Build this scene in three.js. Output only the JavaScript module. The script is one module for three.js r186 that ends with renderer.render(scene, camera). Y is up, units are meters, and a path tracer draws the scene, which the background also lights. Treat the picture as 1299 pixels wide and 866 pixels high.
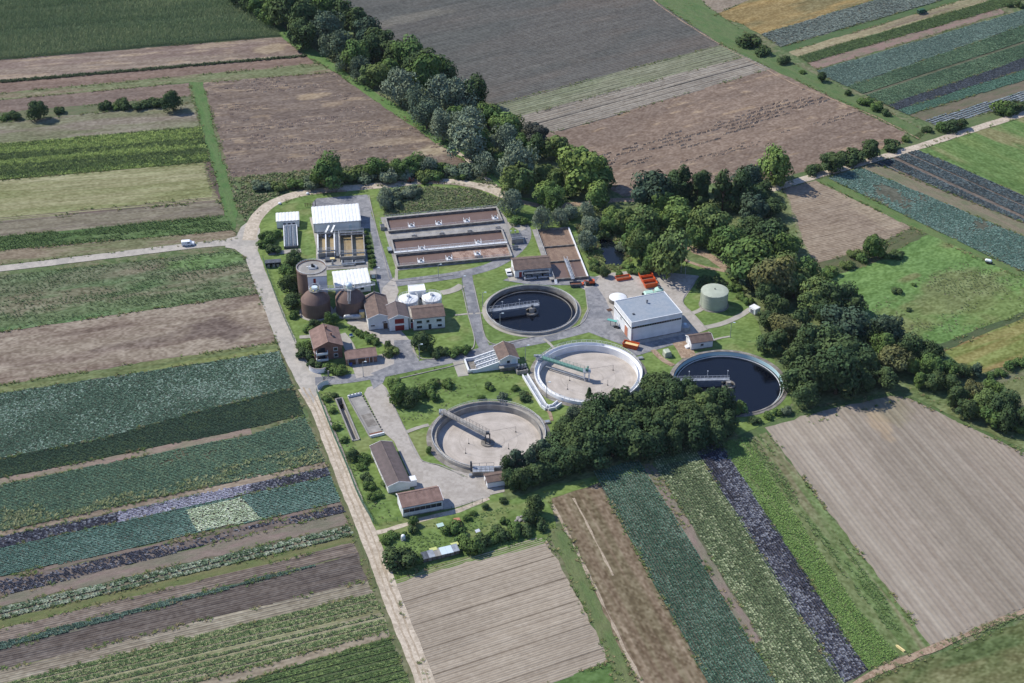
import * as THREE from 'three';
import { mergeGeometries } from 'three/addons/utils/BufferGeometryUtils.js';

// ---------------------------------------------------------------- camera, sky, sun, exposure
const scene = new THREE.Scene();
const FLY = 275, PITCH = 33 * Math.PI / 180, FOCAL = 2006;          // flying height (m), downward pitch, focal length of the 1299 x 866 survey frame
const BACK = FLY / Math.tan(PITCH);
const camera = new THREE.PerspectiveCamera(2 * Math.atan(433 / FOCAL) * 180 / Math.PI, 1024 / 683, 1, 20000);
camera.position.set(0, FLY, BACK);
camera.lookAt(0, 0, 0);
const SUN_AZ = 26 * Math.PI / 180, SUN_EL = 45 * Math.PI / 180;
const sunDir = new THREE.Vector3(-Math.cos(SUN_AZ) * Math.cos(SUN_EL), Math.sin(SUN_EL), -Math.sin(SUN_AZ) * Math.cos(SUN_EL));
// clear late summer sky: pale at the horizon, deep blue overhead
const skyW = 256, skyH = 128, skyData = new Float32Array(skyW * skyH * 4);
for (let j = 0; j < skyH; j++) for (let i = 0; i < skyW; i++) {
  const e = Math.max(0, Math.sin(((j + 0.5) / skyH - 0.5) * Math.PI)), k = Math.pow(e, 0.42), p = (j * skyW + i) * 4;
  skyData[p] = 0.40 + (0.10 - 0.40) * k; skyData[p + 1] = 0.50 + (0.21 - 0.50) * k; skyData[p + 2] = 0.66 + (0.53 - 0.66) * k; skyData[p + 3] = 1;
}
const skyTex = new THREE.DataTexture(skyData, skyW, skyH, THREE.RGBAFormat, THREE.FloatType);
skyTex.mapping = THREE.EquirectangularReflectionMapping; skyTex.magFilter = skyTex.minFilter = THREE.LinearFilter; skyTex.needsUpdate = true;
scene.background = skyTex; scene.environment = skyTex;
const sun = new THREE.DirectionalLight(new THREE.Color(1.0, 0.955, 0.87), 5);
sun.position.copy(sunDir).multiplyScalar(500); sun.castShadow = true;
sun.shadow.mapSize.set(4096, 4096);
Object.assign(sun.shadow.camera, { left: -330, right: 330, top: 330, bottom: -330, near: 10, far: 1200 });
scene.add(sun, sun.target);
const renderer = new THREE.WebGLRenderer({ antialias: true });
renderer.setSize(1024, 683);
renderer.toneMapping = THREE.LinearToneMapping;
renderer.toneMappingExposure = 1.06;
renderer.shadowMap.enabled = true;

// ---------------------------------------------------------------- survey: plan position (metres) of a point of the aerial survey frame, at height h
function P(px, py, h = 0) {
  const u = (px - 649.5) / FOCAL, v = (py - 433) / FOCAL;
  const t = (FLY - h) / (Math.sin(PITCH) + v * Math.cos(PITCH));
  return [u * t, BACK + t * (-Math.cos(PITCH) + v * Math.sin(PITCH))];
}
const scaleAt = (py) => Math.cos(PITCH) * (py + 870) / FLY;          // survey points per metre
// sub-frames of the survey, for finer reading
const Z = (ox, oy, s) => (x, y, h) => P(ox + x / s, oy + y / s, h);
const z1 = Z(320, 220, 4.996), z2 = Z(360, 300, 4.996), z3 = Z(460, 230, 4.33), z4 = Z(580, 400, 4.996), z5 = Z(380, 460, 4.996),
  z6 = Z(740, 320, 4.996), z7 = Z(460, 570, 4.996), z8 = Z(340, 255, 9.95), z9 = Z(380, 380, 9.95), z10 = Z(765, 335, 9.95), z11 = Z(590, 425, 9.95), z12 = Z(640, 280, 9.95), z13 = Z(375, 300, 9.95);
function rect(A, B, C) {                                            // plan points: A-B the front side, C the far end beyond B
  let dx = B[0] - A[0], dz = B[1] - A[1]; const w = Math.hypot(dx, dz); dx /= w; dz /= w;
  const nx = dz, nz = -dx;                                          // away from the front
  const d = (C[0] - B[0]) * nx + (C[1] - B[1]) * nz;
  return { x: (A[0] + B[0]) / 2 + nx * d / 2, z: (A[1] + B[1]) / 2 + nz * d / 2, ang: Math.atan2(-dz, dx), w, d: Math.abs(d) };
}

// ---------------------------------------------------------------- random, noise
let seed = 12345;
const rnd = () => { seed = (seed + 0x6D2B79F5) | 0; let t = Math.imul(seed ^ (seed >>> 15), 1 | seed); t = (t + Math.imul(t ^ (t >>> 7), 61 | t)) ^ t; return ((t ^ (t >>> 14)) >>> 0) / 4294967296; };
const rr = (a, b) => a + (b - a) * rnd();
const TB = new Float32Array(65536); for (let i = 0; i < 65536; i++) TB[i] = rnd();
function vn(x, y) {
  const xi = Math.floor(x), yi = Math.floor(y); let fx = x - xi, fy = y - yi; fx = fx * fx * (3 - 2 * fx); fy = fy * fy * (3 - 2 * fy);
  const h0 = Math.imul(yi, 19349663), h1 = Math.imul(yi + 1, 19349663), g0 = Math.imul(xi, 73856093), g1 = Math.imul(xi + 1, 73856093);
  const k = (h) => ((h ^ (h >>> 15)) * 1) & 65535;
  const a = TB[k(h0 ^ g0)], b = TB[k(h0 ^ g1)], c = TB[k(h1 ^ g0)], d = TB[k(h1 ^ g1)];
  return a + (b - a) * fx + (c - a + (a - b - c + d) * fx) * fy;
}
const fbm = (x, y) => vn(x, y) * 0.53 + vn(x * 2.1 + 7, y * 2.1 + 3) * 0.3 + vn(x * 4.3 + 17, y * 4.3 + 11) * 0.17;
const sstep = (a, b, x) => { const t = Math.min(1, Math.max(0, (x - a) / (b - a))); return t * t * (3 - 2 * t); };

// ---------------------------------------------------------------- textures and materials
function makeTex(w, h, fn, srgb = true) {                           // fn(i, j, out) with sRGB bytes
  const d = new Uint8Array(w * h * 4), o = [0, 0, 0]; let p = 0;
  for (let j = 0; j < h; j++) for (let i = 0; i < w; i++) { fn(i, j, o); d[p++] = Math.max(0, Math.min(255, o[0])); d[p++] = Math.max(0, Math.min(255, o[1])); d[p++] = Math.max(0, Math.min(255, o[2])); d[p++] = 255; }
  const t = new THREE.DataTexture(d, w, h); t.magFilter = THREE.LinearFilter; t.minFilter = THREE.LinearMipmapLinearFilter; t.generateMipmaps = true;
  t.wrapS = t.wrapT = THREE.RepeatWrapping; if (srgb) t.colorSpace = THREE.SRGBColorSpace; t.needsUpdate = true; return t;
}
const lerp = (a, b, t) => a + (b - a) * t;
function tileNoise(n, period, ox = 0) {                             // value noise that repeats after n pixels
  return (i, j) => { const s = n / period, x = i / s, y = j / s; const X = Math.floor(x), Y = Math.floor(y); let fx = x - X, fy = y - Y; fx = fx * fx * (3 - 2 * fx); fy = fy * fy * (3 - 2 * fy);
    const g = (a, b) => TB[(((a % period) * 7919 + (b % period) * 104729 + ox * 131) & 65535)];
    return g(X, Y) * (1 - fx) * (1 - fy) + g(X + 1, Y) * fx * (1 - fy) + g(X, Y + 1) * (1 - fx) * fy + g(X + 1, Y + 1) * fx * fy; };
}
function mottle(c, c2, size, opts = {}) {                           // a tiling surface: two tones, coarse patches, fine grain
  const n = opts.n || 256, a = tileNoise(n, opts.p1 || 6, 1), b = tileNoise(n, opts.p2 || 24, 2), f = tileNoise(n, 96, 3), amp = opts.grain ?? 16;
  const t = makeTex(n, n, (i, j, o) => { const m = sstep(0.3, 0.75, a(i, j) * 0.6 + b(i, j) * 0.4) * (opts.mix ?? 1), g = (f(i, j) - 0.5) * amp + (b(i, j) - 0.5) * amp * 0.7; let k = 0; if (opts.lines) k = opts.lines(i / n * size, j / n * size);
    for (let q = 0; q < 3; q++) o[q] = lerp(c[q], c2[q], m) + g + k; });
  t.repeat.set(1 / size, 1 / size); return t;
}
const mats = {};
function mat(name, tex, o = {}) { const m = new THREE.MeshStandardMaterial({ map: tex || null, roughness: 0.85, ...o }); if (o.bumpScale) m.bumpMap = tex; m.name = name; mats[name] = m; return m; }
const rgb = (r, g, b) => new THREE.Color(r / 255, g / 255, b / 255).convertSRGBToLinear();
const plain = (name, c, o = {}) => { const m = new THREE.MeshStandardMaterial({ color: rgb(...c), roughness: 0.7, ...o }); m.name = name; mats[name] = m; return m; };

mat('asphalt', mottle([120, 121, 125], [142, 141, 142], 24, { grain: 20, n: 512 }), { roughness: 0.95 });
mat('roadGrey', mottle([172, 166, 156], [188, 180, 168], 24, { grain: 14, n: 512 }), { roughness: 0.95 });
mat('dirt', mottle([186, 172, 152], [204, 190, 170], 14, { grain: 26, n: 512 }), { roughness: 1 });
mat('dirtBrown', mottle([150, 126, 104], [170, 148, 124], 10, { grain: 26 }), { roughness: 1 });
mat('yard', mottle([170, 162, 152], [182, 174, 164], 18, { grain: 14, n: 512 }), { roughness: 0.95 });
mat('concrete', mottle([176, 171, 163], [150, 146, 140], 8, { grain: 18 }), { roughness: 0.9 });
mat('concreteOld', mottle([158, 152, 144], [122, 116, 108], 6, { grain: 24 }), { roughness: 0.95 });
mat('path', mottle([182, 176, 164], [166, 160, 148], 8, { grain: 18 }), { roughness: 0.95 });
mat('white', mottle([230, 231, 232], [219, 220, 221], 7, { grain: 6 }), { roughness: 0.75 });
mat('rendered', mottle([226, 227, 227], [212, 213, 211], 6, { grain: 8 }), { roughness: 0.9 });
mat('roofWhite', mottle([236, 236, 233], [222, 222, 218], 5, { grain: 6 }), { roughness: 0.55 });
mat('roofBrown', mottle([116, 98, 88], [98, 83, 76], 4, { grain: 24, p1: 8, lines: (x, y) => ((y * 3) % 1 < 0.25 ? -10 : 0) }), { roughness: 0.9 });
mat('roofDark', mottle([104, 92, 90], [92, 82, 80], 4, { grain: 18, lines: (x, y) => ((y * 3) % 1 < 0.25 ? -8 : 0) }), { roughness: 0.9 });
mat('roofRed', mottle([138, 113, 103], [120, 97, 88], 4, { grain: 26, lines: (x, y) => ((y * 3) % 1 < 0.25 ? -10 : 0) }), { roughness: 0.9 });
mat('roofGrey', mottle([136, 147, 158], [142, 150, 158], 16, { grain: 9 }), { roughness: 0.8 });
mat('brick', mottle([142, 106, 90], [126, 92, 78], 3, { grain: 26 }), { roughness: 0.95 });
mat('cladding', mottle([118, 96, 86], [106, 86, 78], 6, { grain: 10, lines: (x) => ((x * 2) % 1 < 0.2 ? -10 : 0) }), { roughness: 0.8 });
mat('sand', null, {});
mat('steel', mottle([178, 182, 186], [150, 154, 158], 3, { grain: 12 }), { roughness: 0.45, metalness: 0.4 });
mat('steelDark', mottle([92, 98, 106], [74, 78, 84], 3, { grain: 12 }), { roughness: 0.6, metalness: 0.2 });
mat('gasgreen', mottle([174, 180, 162], [164, 170, 152], 5, { grain: 8 }), { roughness: 0.6 });
plain('orange', [210, 90, 38], { roughness: 0.5 }); plain('rust', [110, 72, 54], { roughness: 0.95 });
plain('bridgeGreen', [96, 136, 124], { roughness: 0.6 }); plain('teal', [92, 160, 150], { roughness: 0.6 }); plain('paleGreen', [168, 200, 186], { roughness: 0.5 });
plain('glass', [36, 44, 54], { roughness: 0.08 }); plain('frame', [235, 235, 235], { roughness: 0.6 });
plain('redDoor', [128, 32, 34], { roughness: 0.6 }); plain('woodDoor', [92, 66, 50], { roughness: 0.8 }); plain('salmon', [178, 118, 94], { roughness: 0.8 });
plain('rail', [214, 216, 218], { roughness: 0.5, metalness: 0.2 }); plain('black', [28, 28, 30], { roughness: 0.8 }); plain('yellow', [226, 206, 90], { roughness: 0.6 });
plain('darkWater', [8, 11, 20], { roughness: 0.12 }); plain('pondWater', [14, 20, 24], { roughness: 0.1 });
plain('poolPaint', [184, 214, 220], { roughness: 0.7 }); plain('tyre', [26, 26, 27], { roughness: 0.9 }); plain('carWhite', [232, 234, 236], { roughness: 0.3 }); plain('carSilver', [170, 176, 184], { roughness: 0.3, metalness: 0.3 });
plain('fenceGreen', [44, 84, 62], { roughness: 0.7 }); plain('bark', [84, 70, 56], { roughness: 1 }); plain('fibre', [176, 200, 190], { roughness: 0.5 }); plain('blueBin', [40, 70, 150], { roughness: 0.5 }); plain('lemon', [190, 194, 120], { roughness: 0.6 }); plain('creamPaint', [214, 196, 140], { roughness: 0.7 }); plain('skyCap', [200, 214, 220], { roughness: 0.4 });
delete mats.sand;
mat('brownWater', mottle([126, 104, 92], [120, 98, 87], 9, { grain: 7 }), { roughness: 0.4 });
mat('foamWater', mottle([138, 108, 92], [190, 164, 146], 7, { grain: 22, p1: 5, p2: 30, mix: 0.8, n: 512 }), { roughness: 0.6 });
mat('foamWater2', mottle([132, 108, 90], [156, 132, 110], 7, { grain: 18, p1: 5, p2: 30, mix: 0.8, n: 512 }), { roughness: 0.6 });
mat('ochreWater', mottle([158, 138, 100], [170, 152, 116], 5, { grain: 8 }), { roughness: 0.35 });
mat('screwWhite', mottle([220, 224, 226], [160, 168, 172], 2, { grain: 24 }), { roughness: 0.6 });
const ALB = 0.74, TINT = [0.69, 0.735, 0.685];                                                   // survey tones to albedo
for (const n of ['asphalt', 'roadGrey', 'dirt', 'dirtBrown', 'yard', 'concrete', 'concreteOld', 'path', 'brownWater', 'foamWater', 'foamWater2', 'ochreWater']) mats[n].color.setScalar(n === 'asphalt' ? 0.86 : 0.8);
for (const n of ['concrete', 'concreteOld', 'roofBrown', 'roofDark', 'roofRed', 'brick', 'yard']) { mats[n].bumpMap = mats[n].map; mats[n].bumpScale = 0.03; }

// ---------------------------------------------------------------- geometry helpers
function metreUV(g) {                                               // box-projected uv, 1 unit = 1 m
  g = g.index ? g.toNonIndexed() : g; const p = g.attributes.position, uv = new Float32Array(p.count * 2);
  const a = new THREE.Vector3(), b = new THREE.Vector3(), c = new THREE.Vector3();
  for (let i = 0; i < p.count; i += 3) {
    a.fromBufferAttribute(p, i); b.fromBufferAttribute(p, i + 1); c.fromBufferAttribute(p, i + 2);
    const n = b.clone().sub(a).cross(c.clone().sub(a)), ax = Math.abs(n.x), ay = Math.abs(n.y), az = Math.abs(n.z);
    for (let k = 0; k < 3; k++) { const v = [a, b, c][k]; let U, V; if (ay >= ax && ay >= az) { U = v.x; V = v.z; } else if (ax >= az) { U = v.z; V = v.y; } else { U = v.x; V = v.y; } uv[(i + k) * 2] = U; uv[(i + k) * 2 + 1] = V; }
  }
  g.setAttribute('uv', new THREE.BufferAttribute(uv, 2)); for (const k of Object.keys(g.attributes)) if (!['position', 'normal', 'uv'].includes(k)) g.deleteAttribute(k);
  return g;
}
const merge = (list) => list.length === 1 ? metreUV(list[0]) : mergeGeometries(list.map(metreUV));
const bx = (w, h, d, x = 0, y = 0, z = 0, ry = 0) => { const g = new THREE.BoxGeometry(w, h, d); if (ry) g.rotateY(ry); g.translate(x, y + h / 2, z); return g; };   // y is the underside
const cyl = (r0, r1, h, x = 0, y = 0, z = 0, n = 24, open = false) => { const g = new THREE.CylinderGeometry(r1, r0, h, n, 1, open); g.translate(x, y + h / 2, z); return g; };
function bar(a, b, r, n = 6) {                                      // round bar between two points
  const A = new THREE.Vector3(...a), B = new THREE.Vector3(...b), L = A.distanceTo(B), g = new THREE.CylinderGeometry(r, r, L, n);
  g.applyQuaternion(new THREE.Quaternion().setFromUnitVectors(new THREE.Vector3(0, 1, 0), B.clone().sub(A).normalize())); const m = A.add(B).multiplyScalar(0.5); g.translate(m.x, m.y, m.z); return g;
}
function beam(a, b, w, h) {                                         // box beam between two points, top at the points
  const A = new THREE.Vector3(...a), B = new THREE.Vector3(...b), L = A.distanceTo(B), g = new THREE.BoxGeometry(L, h, w); g.translate(0, -h / 2, 0);
  const d = B.clone().sub(A).normalize(), s = new THREE.Vector3(-d.z, 0, d.x).normalize(), up = new THREE.Vector3().crossVectors(s, d);
  const m = new THREE.Matrix4().makeBasis(d, up, s); g.applyMatrix4(m); const c = A.add(B).multiplyScalar(0.5); g.translate(c.x, c.y, c.z); return g;
}
const lathe = (pts, n = 64) => new THREE.LatheGeometry(pts.map(([r, y]) => new THREE.Vector2(r, y)), n);
function prism(pts, len, axis = 'z') {                              // profile [x, y] extruded along z, centred
  const s = new THREE.Shape(pts.map(([x, y]) => new THREE.Vector2(x, y))), g = new THREE.ExtrudeGeometry(s, { depth: len, bevelEnabled: false }); g.translate(0, 0, -len / 2); if (axis === 'x') g.rotateY(Math.PI / 2); return g;
}

// ---------------------------------------------------------------- naming
const taken = {};
const numbered = (n) => { const k = taken[n] = (taken[n] ?? -1) + 1; return k ? n + '_' + String(k).padStart(3, '0') : n; };
function sh(m) { m.castShadow = true; m.receiveShadow = true; return m; }
function part(name, geos, material, parent) { const m = sh(new THREE.Mesh(merge(Array.isArray(geos) ? geos : [geos]), typeof material === 'string' ? mats[material] : material)); m.name = name; parent.add(m); return m; }
function thing(name, label, category, x = 0, z = 0, ang = 0, group, y = 0) {
  const o = new THREE.Group(); o.name = numbered(name); o.position.set(x, y, z); o.rotation.y = ang; o.userData = { label, category }; if (group) o.userData.group = group; scene.add(o); return o;
}
function top(mesh, name, label, category, kind, group) { mesh.name = numbered(name); mesh.userData = { label, category }; if (kind) mesh.userData.kind = kind; if (group) mesh.userData.group = group; scene.add(sh(mesh)); return mesh; }
// ---------------------------------------------------------------- ground sheets
const holes = [];                                                   // plan outlines cut out of the ground where tanks go below it
function circlePts(x, z, r, n = 56) { const a = []; for (let i = 0; i < n; i++) a.push([x + r * Math.cos(i / n * 2 * Math.PI), z + r * Math.sin(i / n * 2 * Math.PI)]); return a; }
function boxPts(R, grow = 0) { const c = Math.cos(R.ang), s = Math.sin(R.ang), w = R.w / 2 + grow, d = R.d / 2 + grow; return [[-w, -d], [w, -d], [w, d], [-w, d]].map(([u, v]) => [R.x + u * c + v * s, R.z - u * s + v * c]); }
const inPoly = (p, x, z) => { let r = false; for (let i = 0, j = p.length - 1; i < p.length; j = i++) { const [xi, zi] = p[i], [xj, zj] = p[j]; if ((zi > z) !== (zj > z) && x < (xj - xi) * (z - zi) / (zj - zi) + xi) r = !r; } return r; };
function rough(pts, step = 4, amp = 0.5) {                          // natural edge: subdivide and shake
  const o = []; pts.forEach((a, i) => { const b = pts[(i + 1) % pts.length], L = Math.hypot(b[0] - a[0], b[1] - a[1]), n = Math.min(60, Math.max(1, Math.round(L / step))); for (let k = 0; k < n; k++) { const t = k / n; o.push([a[0] + (b[0] - a[0]) * t + (k ? (rnd() - 0.5) * 2 * amp : 0), a[1] + (b[1] - a[1]) * t + (k ? (rnd() - 0.5) * 2 * amp : 0)]); } }); return o;
}
function sheetGeo(pts, y, uvFn, cut) {
  const s = new THREE.Shape(pts.map(([x, z]) => new THREE.Vector2(x, -z)));
  if (cut) for (const h of cut) s.holes.push(new THREE.Path(h.map(([x, z]) => new THREE.Vector2(x, -z))));
  const g = new THREE.ShapeGeometry(s); g.rotateX(-Math.PI / 2); g.translate(0, y, 0);
  const p = g.attributes.position, uv = g.attributes.uv; for (let i = 0; i < p.count; i++) { const [a, b] = uvFn ? uvFn(p.getX(i), p.getZ(i)) : [p.getX(i), p.getZ(i)]; uv.setXY(i, a, b); }
  return g;
}
function sheet(name, label, pts, y, material, opt = {}) { return top(new THREE.Mesh(sheetGeo(pts, y, opt.uv, opt.cut), typeof material === 'string' ? mats[material] : material), name, label, opt.category || name.split('_').pop(), 'structure', opt.group); }
const px = (list) => list.map(([x, y]) => P(x, y));

function styleFn(st, toLocal) {
  const spots = (st.spots || []).map(([x, y, ru, rv, c, a]) => { const [u, v] = toLocal(...P(x, y)); return { u, v, ru, rv, c, a }; });
  const ps = st.ps || [30, 12], lo = st.lo ?? 0.35, hi = st.hi ?? 0.7, off = rnd() * 1000;
  return (u, v, o) => {
    const c = st.c, c2 = st.c2 || c; let r = c[0], g = c[1], b = c[2];
    const m = sstep(lo, hi, fbm(u / ps[0] + off, v / ps[1] + off)); r = lerp(r, c2[0], m); g = lerp(g, c2[1], m); b = lerp(b, c2[2], m);
    if (st.c3) { const k = sstep(st.lo3 ?? 0.52, st.hi3 ?? 0.72, fbm(u / (st.ps3 || ps)[0] + 31 + off, v / (st.ps3 || ps)[1] + 57)) * (st.a3 ?? 0.8); r = lerp(r, st.c3[0], k); g = lerp(g, st.c3[1], k); b = lerp(b, st.c3[2], k); }
    if (st.rowP) { const w = v + (vn(u / 15 + off, v / 9) - 0.5) * 0.25; let k = 0.5 + 0.5 * Math.cos(w / st.rowP * 2 * Math.PI); k *= (st.rowA ?? 0.5) * (0.45 + 1.1 * vn(u / 7 + off, v / 1.7)); r = lerp(r, st.rowC[0], k); g = lerp(g, st.rowC[1], k); b = lerp(b, st.rowC[2], k); }
    if (st.trackP) { const t = ((v / st.trackP) % 1 + 1) % 1 * st.trackP; const k = (t < st.trackW ? 1 : 0) * (st.trackA ?? 0.6) * (0.5 + vn(u / 5, v / 2 + off)); r = lerp(r, st.trackC[0], k); g = lerp(g, st.trackC[1], k); b = lerp(b, st.trackC[2], k); }
    for (const s of spots) { const d = Math.hypot((u - s.u) / s.ru, (v - s.v) / s.rv) + (fbm(u / 6 + off, v / 4) - 0.5) * 0.9; const k = s.a * (1 - sstep(0.6, 1.1, d)); if (k > 0) { r = lerp(r, s.c[0], k); g = lerp(g, s.c[1], k); b = lerp(b, s.c[2], k); } }
    const n = (vn(u / 30 + off, v / (st.streakW || 1.1) + off) - 0.5) * (st.streak ?? 14) + (vn(u / 0.8 + off, v / 0.6) - 0.5) * (st.fine ?? 22) * 1.5 + (vn(u / 2.6, v / 2 + off) - 0.5) * (st.fine ?? 22) * 0.6;
    o[0] = r + n; o[1] = g + n; o[2] = b + n;
  };
}
let stripTex = null;                                                // one neutral grain for all narrow strips, tinted by their own colour
const stripGrain = () => stripTex || (stripTex = (() => { const a = tileNoise(512, 10, 5), b = tileNoise(512, 40, 6), f = tileNoise(512, 150, 7); const t = makeTex(512, 512, (i, j, o) => { const m = a(i, j), q = (b(i, j) - 0.5) * 30 + (f(i, j) - 0.5) * 34; o[0] = 228 + (m - 0.5) * 40 + q; o[1] = 228 + (m - 0.5) * 10 + q; o[2] = 224 + (m - 0.5) * 36 + q; }); return t; })());
let fieldCount = 0; const allFields = [];
function field(name, label, pts, rows, st, opt = {}) {
  const poly = opt.metric ? pts : px(pts), A = P(...rows[0]), B = P(...rows[1]); let ex = B[0] - A[0], ez = B[1] - A[1]; const L = Math.hypot(ex, ez); ex /= L; ez /= L;
  const toLocal = (x, z) => [x * ex + z * ez, -x * ez + z * ex];
  let u0 = 1e9, u1 = -1e9, v0 = 1e9, v1 = -1e9; for (const [x, z] of poly) { const [u, v] = toLocal(x, z); u0 = Math.min(u0, u); u1 = Math.max(u1, u); v0 = Math.min(v0, v); v1 = Math.max(v1, v); }
  const W = u1 - u0, H = v1 - v0, narrow = /strip|verge|lane/.test(name) && !st.spots && !st.rowP && name !== 'scrub_strip';
  let m, uv;
  if (narrow) { m = new THREE.MeshStandardMaterial({ map: stripGrain(), roughness: 1, color: rgb(...st.c.map((v, i) => { const a = (q) => (st.c[q] + (st.c2 || st.c)[q]) / 2; return Math.min(255, lerp(a(i), (a(0) + a(1) + a(2)) / 3, 0.2) * 1.1); })).multiply(new THREE.Color(...TINT)), bumpMap: stripGrain(), bumpScale: 0.1 }); uv = (x, z) => { const [u, v] = toLocal(x, z); return [u / 40, v / 14]; }; }
  else {
  const tw = Math.min(640, Math.ceil(W / 0.38)), th = Math.min(900, Math.ceil(H / 0.16)), fn = styleFn(st, toLocal);
  const tex = makeTex(tw, th, (i, j, o) => fn(u0 + (i + 0.5) / tw * W, v0 + (j + 0.5) / th * H, o)); tex.wrapS = tex.wrapT = THREE.ClampToEdgeWrapping;
  m = new THREE.MeshStandardMaterial({ map: tex, color: new THREE.Color(...TINT), roughness: 1, bumpMap: tex, bumpScale: st.bump ?? 0.12 }); uv = (x, z) => { const [u, v] = toLocal(x, z); return [(u - u0) / W, (v - v0) / H]; }; }
  m.name = name;
  const y = opt.y ?? 0.02 + (fieldCount++ % 16) * 0.004;
  const edge = opt.straight ? poly : rough(poly, 3.5, opt.rag ?? 0.5);
  const f = { poly, ex, ez, toLocal, u0, u1, v0, v1, y, uv, m }; if (!opt.cut && opt.category !== 'ground') allFields.push(f);
  f.mesh = sheet(name, label, edge, y, m, { uv, cut: opt.cut, category: opt.category || 'field', group: opt.group });
  return f;
}
// plants in rows (or scattered) over a field
const plantGeos = {};
function leafQuad(g, ang, r0, r1, y0, y1, w0, w1) {                  // a leaf as two triangles that rise outwards
  const c = Math.cos(ang), s = Math.sin(ang), p = (r, y, w) => [c * r - s * w, y, s * r + c * w];
  const a = p(r0, y0, -w0), b = p(r0, y0, w0), d = p(r1, y1, w1), e = p(r1, y1, -w1); g.push(...a, ...b, ...d, ...a, ...d, ...e);
}
function soup(arr) { const g = new THREE.BufferGeometry(); g.setAttribute('position', new THREE.BufferAttribute(new Float32Array(arr), 3)); g.computeVertexNormals(); return g; }
function domeInto(arr, r, h, y, n = 6) { for (let i = 0; i < n; i++) { const a = i / n * 6.283, b = (i + 1) / n * 6.283; const A = [Math.cos(a) * r, y, Math.sin(a) * r], B = [Math.cos(b) * r, y, Math.sin(b) * r]; arr.push(...A, 0, y + h, 0, ...B); } }
{ let a = []; for (let i = 0; i < 7; i++) leafQuad(a, i * 0.9 + rnd() * 0.3, 0.05, 0.42 + rnd() * 0.12, 0.08, 0.22 + rnd() * 0.16, 0.07, 0.2); for (let i = 0; i < 4; i++) leafQuad(a, i * 1.57 + 0.4, 0.02, 0.22, 0.14, 0.36, 0.05, 0.14); domeInto(a, 0.17, 0.16, 0.16); plantGeos.cabbage = soup(a);
  a = []; for (let i = 0; i < 8; i++) leafQuad(a, i * 0.8 + rnd() * 0.4, 0.02, 0.3 + rnd() * 0.25, 0.0, 0.12 + rnd() * 0.3, 0.05, 0.03 + rnd() * 0.06); plantGeos.weed = soup(a);
  a = []; for (let i = 0; i < 7; i++) { const q = i * 2.4 + rnd(); leafQuad(a, q, 0.02, 0.4 + rnd() * 0.25, 0.5 + i * 0.2, 0.9 + i * 0.24 + rnd() * 0.15, 0.04, 0.05); } leafQuad(a, 0.3, -0.03, 0.03, 0.2, 2.2, 0.02, 0.02); plantGeos.maize = soup(a);
  a = []; for (let i = 0; i < 16; i++) leafQuad(a, i * 0.7 + rnd() * 0.5, 0.05 + rnd() * 0.2, 0.3 + rnd() * 0.4, 0.02 + rnd() * 0.15, 0.14 + rnd() * 0.4, 0.06, 0.09 + rnd() * 0.08); plantGeos.scrub = soup(a);
  a = []; for (let k = 0; k < 3; k++) { const ox = (k - 1) * 0.5, n = 7, r = 0.35 + rnd() * 0.2, h = 0.22 + rnd() * 0.2; for (let i = 0; i < n; i++) { const t0 = i / n * 6.283, t1 = (i + 1) / n * 6.283; a.push(ox + Math.cos(t0) * r * 1.4, 0, Math.sin(t0) * r, ox + (rnd() - 0.5) * 0.2, h, 0, ox + Math.cos(t1) * r * 1.4, 0, Math.sin(t1) * r); } } plantGeos.clod = soup(a);
}
const plantMat = new THREE.MeshPhysicalMaterial({ color: new THREE.Color(1, 1, 0.95), roughness: 0.9, specularIntensity: 0.25, side: THREE.DoubleSide }); plantMat.name = 'leaf';
let planted = 0;
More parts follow.
